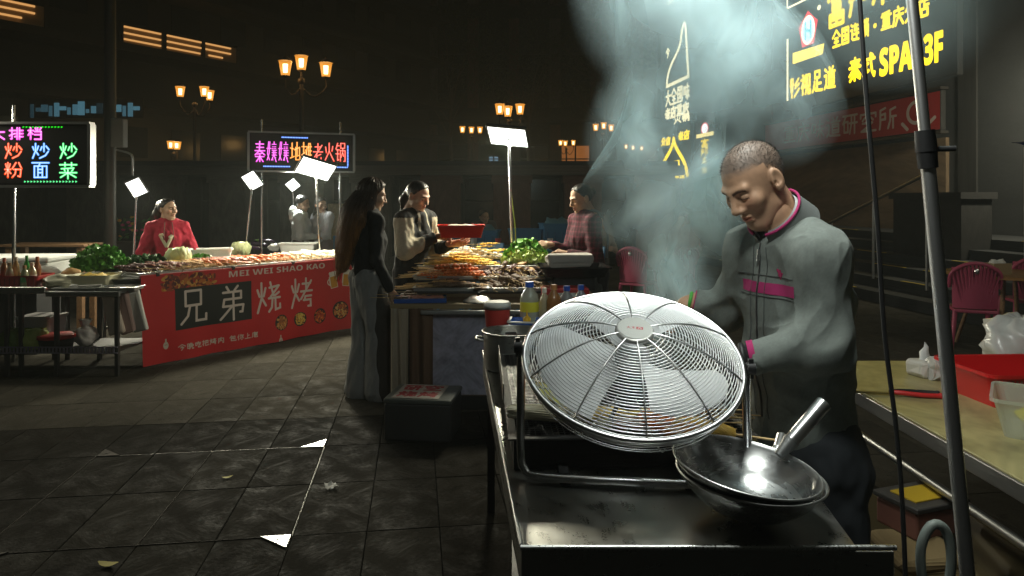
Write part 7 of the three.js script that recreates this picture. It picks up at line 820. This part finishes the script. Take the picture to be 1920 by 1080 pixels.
// woman in the apron
figure('woman in a dark red checked shirt and grey apron standing behind the trays, reaching left', V(0.67, 0, -6.05), { h: 1.64, f: V(-0.93, 0, 0.36), look: V(-0.9, -0.3, 0.34), up: V(-0.2, 1, 0.1), seed: 8, lean: 0.05, open: false,
  al: [[0.06, 1.02, -0.21], [0.28, 1.05, -0.1]], ar: [[0.1, 1.05, 0.2], [0.34, 1.12, 0.1]], hl: { dir: V(-0.9, -0.1, 0.2), curl: 0.9 }, hr: { dir: V(-0.95, 0.05, 0.25), back: V(0, 0.6, 0.8), curl: 0.9 },
  top: { name: 'checked_shirt', r: 0.12, a: 1.02, low: 0.86, col: () => (x, y, z) => { const a = Math.sin((x + z * 0.8) * 150) > 0.55, b = Math.sin(y * 150) > 0.55, k = 1 + 0.1 * noise(x * 80, y * 80, z * 80); return (a && b ? [0.17, 0.03, 0.055] : a || b ? [0.1, 0.016, 0.03] : [0.042, 0.012, 0.018]).map((q) => q * k); } },
  legs: { w: 1.05, col: [0.03, 0.03, 0.035] }, hair: { line: 0.06, thick: 0.007, fz: -0.002, low: -0.04, col: HB, strand: 0.0025, extra: [ell(0, 0.03, -0.125, 0.035, 0.035, 0.03, 0.03)] },
  more: ({ put, L, nb, f, r, ch }) => { put('apron', meshOf([cap(L(0.035, 1.1, 0), L(0.045, 0.78, 0), 0.115, 0.125, 0.03, r, 1.32), cap(L(0.035, 0.78, 0), L(0.04, 0.5, 0), 0.13, 0.14, 0.03, r, 1.3)], 0.011, plain([0.15, 0.17, 0.18], 0.12), folds(0.012, 16, 6, 16)), dyed(0.85)); for (const s of [-1, 1]) put('apron_strap', pipe([L(0.14, 1.16, s * 0.09), L(0.1, 1.3, s * 0.1), L(0.04, 1.402, s * 0.085), L(-0.06, 1.36, s * 0.09), L(-0.11, 1.2, s * 0.1), L(-0.1, 1.0, s * 0.1)], 0.011, 30, 6), mat(0.2, 0.22, 0.23, 0.85)); } });
// woman in the red hoodie behind the banner stall
figure('woman in a bright red hoodie with a cream chest letter, looking right', V(-3.86, 0, -7.95), { h: 1.51, f: V(0.5, 0, 0.86), look: V(0.93, 0.02, 0.36), up: V(0, 1, 0), seed: 11, k: 1.0, sh: 1.28, open: true,
  al: [[0.06, 1.0, -0.25], [0.2, 0.84, -0.16]], ar: [[0.06, 1.0, 0.25], [0.2, 0.84, 0.17]], hl: {}, hr: {},
  top: { name: 'red_hoodie', r: 0.128, a: 1.14, low: 0.76, fold: 0.015, extra: ({ nb, f }) => [cap(nb.clone().addScaledVector(f, -0.09).add(V(0, 0.02, 0)), nb.clone().addScaledVector(f, -0.08).add(V(0, -0.07, 0)), 0.06, 0.07, 0.05)], col: () => plain([0.36, 0.012, 0.035], 0.12) }, legs: { w: 1.2, col: [0.03, 0.03, 0.035] },
  hair: { line: 0.06, thick: 0.009, fz: -0.002, low: -0.06, col: HB, strand: 0.004, extra: [cap(V(0, 0.06, -0.11), V(0, -0.06, -0.17), 0.045, 0.045, 0.04), cap(V(0, -0.06, -0.17), V(0, -0.17, -0.17), 0.045, 0.02, 0.03)] },
  more: ({ put, L, ch, f, r, TK, nb }) => { const jf = field(TK), hit = (y, s) => { const p = V(ch.x, y, ch.z).addScaledVector(r, s).addScaledVector(f, 0.4); for (let i = 0; i < 60; i++) { const d = jf(p.x, p.y, p.z); if (d < 0.016) break; p.addScaledVector(f, -Math.max(0.002, d * 0.7)); } return p; }; const s = []; for (const [a, b] of [[[1.11, 0.09], [0.97, 0.02]], [[0.97, 0.02], [1.1, -0.035]], [[1.1, -0.035], [1.07, -0.005]], [[1.1, 0.09], [1.11, 0.055]]]) s.push(rod(hit(...a), hit(...b), 0.017, 0.017, 8)); put('chest_letter', join(s), mat(0.6, 0.55, 0.4, 0.9)); for (const q of [-0.045, 0.045]) put('draw_cord', pipe([hit(1.24, q * 0.8), hit(1.14, q), hit(1.05, q * 1.1)], 0.006, 16, 6), mat(0.2, 0.08, 0.07, 0.8)); } });
// the couple in white
figure('person in a white hooded sweatshirt, back half turned beside the woman in white', V(-3.14, 0, -10.5), { h: 1.56, f: V(0.8, 0, -0.1), look: V(0.95, -0.2, 0.15), seed: 14, cell: 0.006, k: 1.05, open: false, al: [[0.02, 1.02, -0.24], [0.2, 0.98, -0.12]], ar: [[0.04, 1.02, 0.24], [0.26, 1.0, 0.12]], top: { name: 'white_hoodie', r: 0.125, a: 1.12, low: 0.78, cell: 0.012, fold: 0.015, extra: ({ nb, f }) => [cap(nb.clone().addScaledVector(f, -0.1).add(V(0, 0.03, 0)), nb.clone().addScaledVector(f, -0.09).add(V(0, -0.09, 0)), 0.065, 0.08, 0.04)], col: () => plain([0.74, 0.75, 0.74], 0.08) }, legs: { w: 1.1, col: [0.12, 0.1, 0.09] }, hair: { line: 0.055, thick: 0.012, fz: 0.004, low: -0.05, col: HB, cell: 0.007, strand: 0.005 } });
figure('woman in white with long dark hair, facing the person in the white hoodie', V(-2.85, 0, -10.7), { h: 1.54, f: V(-0.5, 0, 0.7), look: V(0.6, -0.2, 0.7), seed: 17, cell: 0.006, open: false, al: [[0.1, 1.03, -0.2], [0.26, 1.0, -0.05]], ar: [[0.1, 1.03, 0.2], [0.28, 1.02, 0.1]], top: { name: 'white_blouse', r: 0.115, a: 1.1, low: 0.8, cell: 0.012, col: () => plain([0.68, 0.69, 0.74], 0.1) }, legs: { w: 1.1, col: [0.28, 0.22, 0.24] }, hair: { line: 0.06, thick: 0.011, fz: 0.012, low: -0.1, col: HB, cell: 0.007, strand: 0.005, extra: [cap(V(0, 0.02, -0.06), V(0, -0.3, -0.09), 0.06, 0.06, 0.04, V(1, 0, 0), 1.3), cap(V(0.065, 0, 0.01), V(0.08, -0.25, 0.05), 0.02, 0.02, 0.03)] } });
// seated guest far behind the smoke
figure('dim guest in dark red far behind the smoke, left of the cook', V(2.42, 0, -9.9), { h: 1.3, f: V(-0.7, 0, 0.6), look: V(-0.6, -0.1, 0.7), seed: 20, cell: 0.007, open: false, al: [[0.06, 1.02, -0.22], [0.24, 0.98, -0.1]], ar: [[0.06, 1.02, 0.22], [0.26, 1.0, 0.12]], top: { name: 'dark_red_coat', r: 0.13, a: 1.15, low: 0.7, cell: 0.014, col: () => plain([0.2, 0.02, 0.025], 0.1) }, legs: { w: 1.1, col: [0.03, 0.03, 0.03] }, hair: { line: 0.055, thick: 0.012, fz: 0.004, low: -0.05, col: HB, cell: 0.008 } });
figure('dim guest in a pale jacket far behind the smoke, seated right of the aproned woman', V(1.3, 0, -10.6), { h: 1.28, f: V(0.6, 0, 0.7), look: V(0.7, -0.1, 0.6), seed: 23, cell: 0.008, open: false, al: [[0.06, 1.02, -0.22], [0.24, 0.98, -0.1]], ar: [[0.06, 1.02, 0.22], [0.26, 1.0, 0.12]], top: { name: 'pale_jacket', r: 0.13, a: 1.15, low: 0.7, cell: 0.014, col: () => plain([0.3, 0.25, 0.2], 0.1) }, legs: { w: 1.1, col: [0.05, 0.05, 0.06] }, hair: { line: 0.055, thick: 0.012, fz: 0.004, low: -0.05, col: HB, cell: 0.008 } });
figure('dim guest in black far behind the stall, left of the white floodlight pole', V(-0.5, 0, -12.4), { h: 1.3, f: V(0.3, 0, 0.9), look: V(0.5, -0.1, 0.8), seed: 26, cell: 0.008, open: false, al: [[0.06, 1.02, -0.22], [0.24, 0.98, -0.1]], ar: [[0.06, 1.02, 0.22], [0.26, 1.0, 0.12]], top: { name: 'black_coat', r: 0.13, a: 1.15, low: 0.7, cell: 0.014, col: () => plain([0.06, 0.055, 0.06], 0.1) }, legs: { w: 1.1, col: [0.05, 0.05, 0.06] }, hair: { line: 0.055, thick: 0.012, fz: 0.004, low: -0.05, col: HB, cell: 0.008 } });
// ---------------------------------------------------------------- smoke from the grill: thin curled veils of scattering haze that the lamps light from any side
{
  const r = rng(99), tex = [0, 1, 2].map((s) => { const t = bytes(256, 256, (u, v) => { const x = u * 2 - 1, y = v * 2 - 1, wx = x + 0.5 * fbm(u * 3 + s * 9, v * 2.2, 1, 3), wy = y + 0.4 * fbm(u * 3, v * 2.2 + s * 7, 5, 3), e = Math.pow(Math.max(0, 1 - Math.hypot(x, y)), 1.25), c = e * 1.15 * clamp(0.62 + 0.7 * fbm(wx * 1.9 + s * 5, wy * 1.0, s * 3, 4), 0, 1) * 1.2; return [c, c, c]; }); t.wrapS = t.wrapT = THREE.ClampToEdgeWrapping; return t; });
  const sheets = [[], [], []];
  for (let i = 0; i < SMOKE; i++) {
    const t = Math.pow((i + 0.5) / SMOKE, 0.85), h = 0.9 + 1.75 * t, w = 0.05 + 0.24 * Math.pow(t, 0.8) + 0.36 * t * t, cx = 0.5 + 0.04 * t + 0.44 * t * t + 0.02 * Math.sin(h * 9), cz = -2.42 + 0.22 * t, a = r() * 2 * PI, q = Math.sqrt(r()) * w, sx = (0.15 + 0.62 * Math.pow(t, 0.7)) * (0.7 + 0.7 * r()), sy = (0.3 + 0.5 * t) * (0.7 + 0.6 * r());
    const g = new THREE.PlaneGeometry(sx, sy, 12, 12), p = g.attributes.position, s = r() * 50; for (let k = 0; k < p.count; k++) { const x = p.getX(k), y = p.getY(k); p.setZ(k, sx * (0.32 * noise(x / sx * 1.1 + s, y / sy * 1.1, s) + 0.06 * noise(x / sx * 3 + s, y / sy * 2.4, s + 9))); }
    mv(g, cx + Math.cos(a) * q * 1.15, h, cz + Math.sin(a) * q * 0.75, (r() - 0.5) * 0.7, (r() - 0.5) * 2.2 + (r() < 0.5 ? PI : 0), (r() - 0.5) * 0.7); g.computeVertexNormals(); sheets[i % 3].push(g);
  }
  const t = thing('smoke', 'pale blue white smoke billowing up from the grill past the man into the lamp light', 'smoke', V(0, 0, 0), 0, null, 'stuff');
  sheets.forEach((l, k) => { const m = mat(0.72, 0.92, 0.97, 1, 0, { transmission: 0.5, thickness: 0, side: THREE.DoubleSide, specularIntensity: 0, transparent: true, opacity: 0.7, alphaMap: tex[k] }); const o = part(t, 'smoke_veil', l, m); o.userData.kind = 'stuff'; });
}
scene.fog = new THREE.FogExp2(new THREE.Color().setRGB(0.86, 0.95, 0.9), 0.0035);
renderer.render(scene, camera);
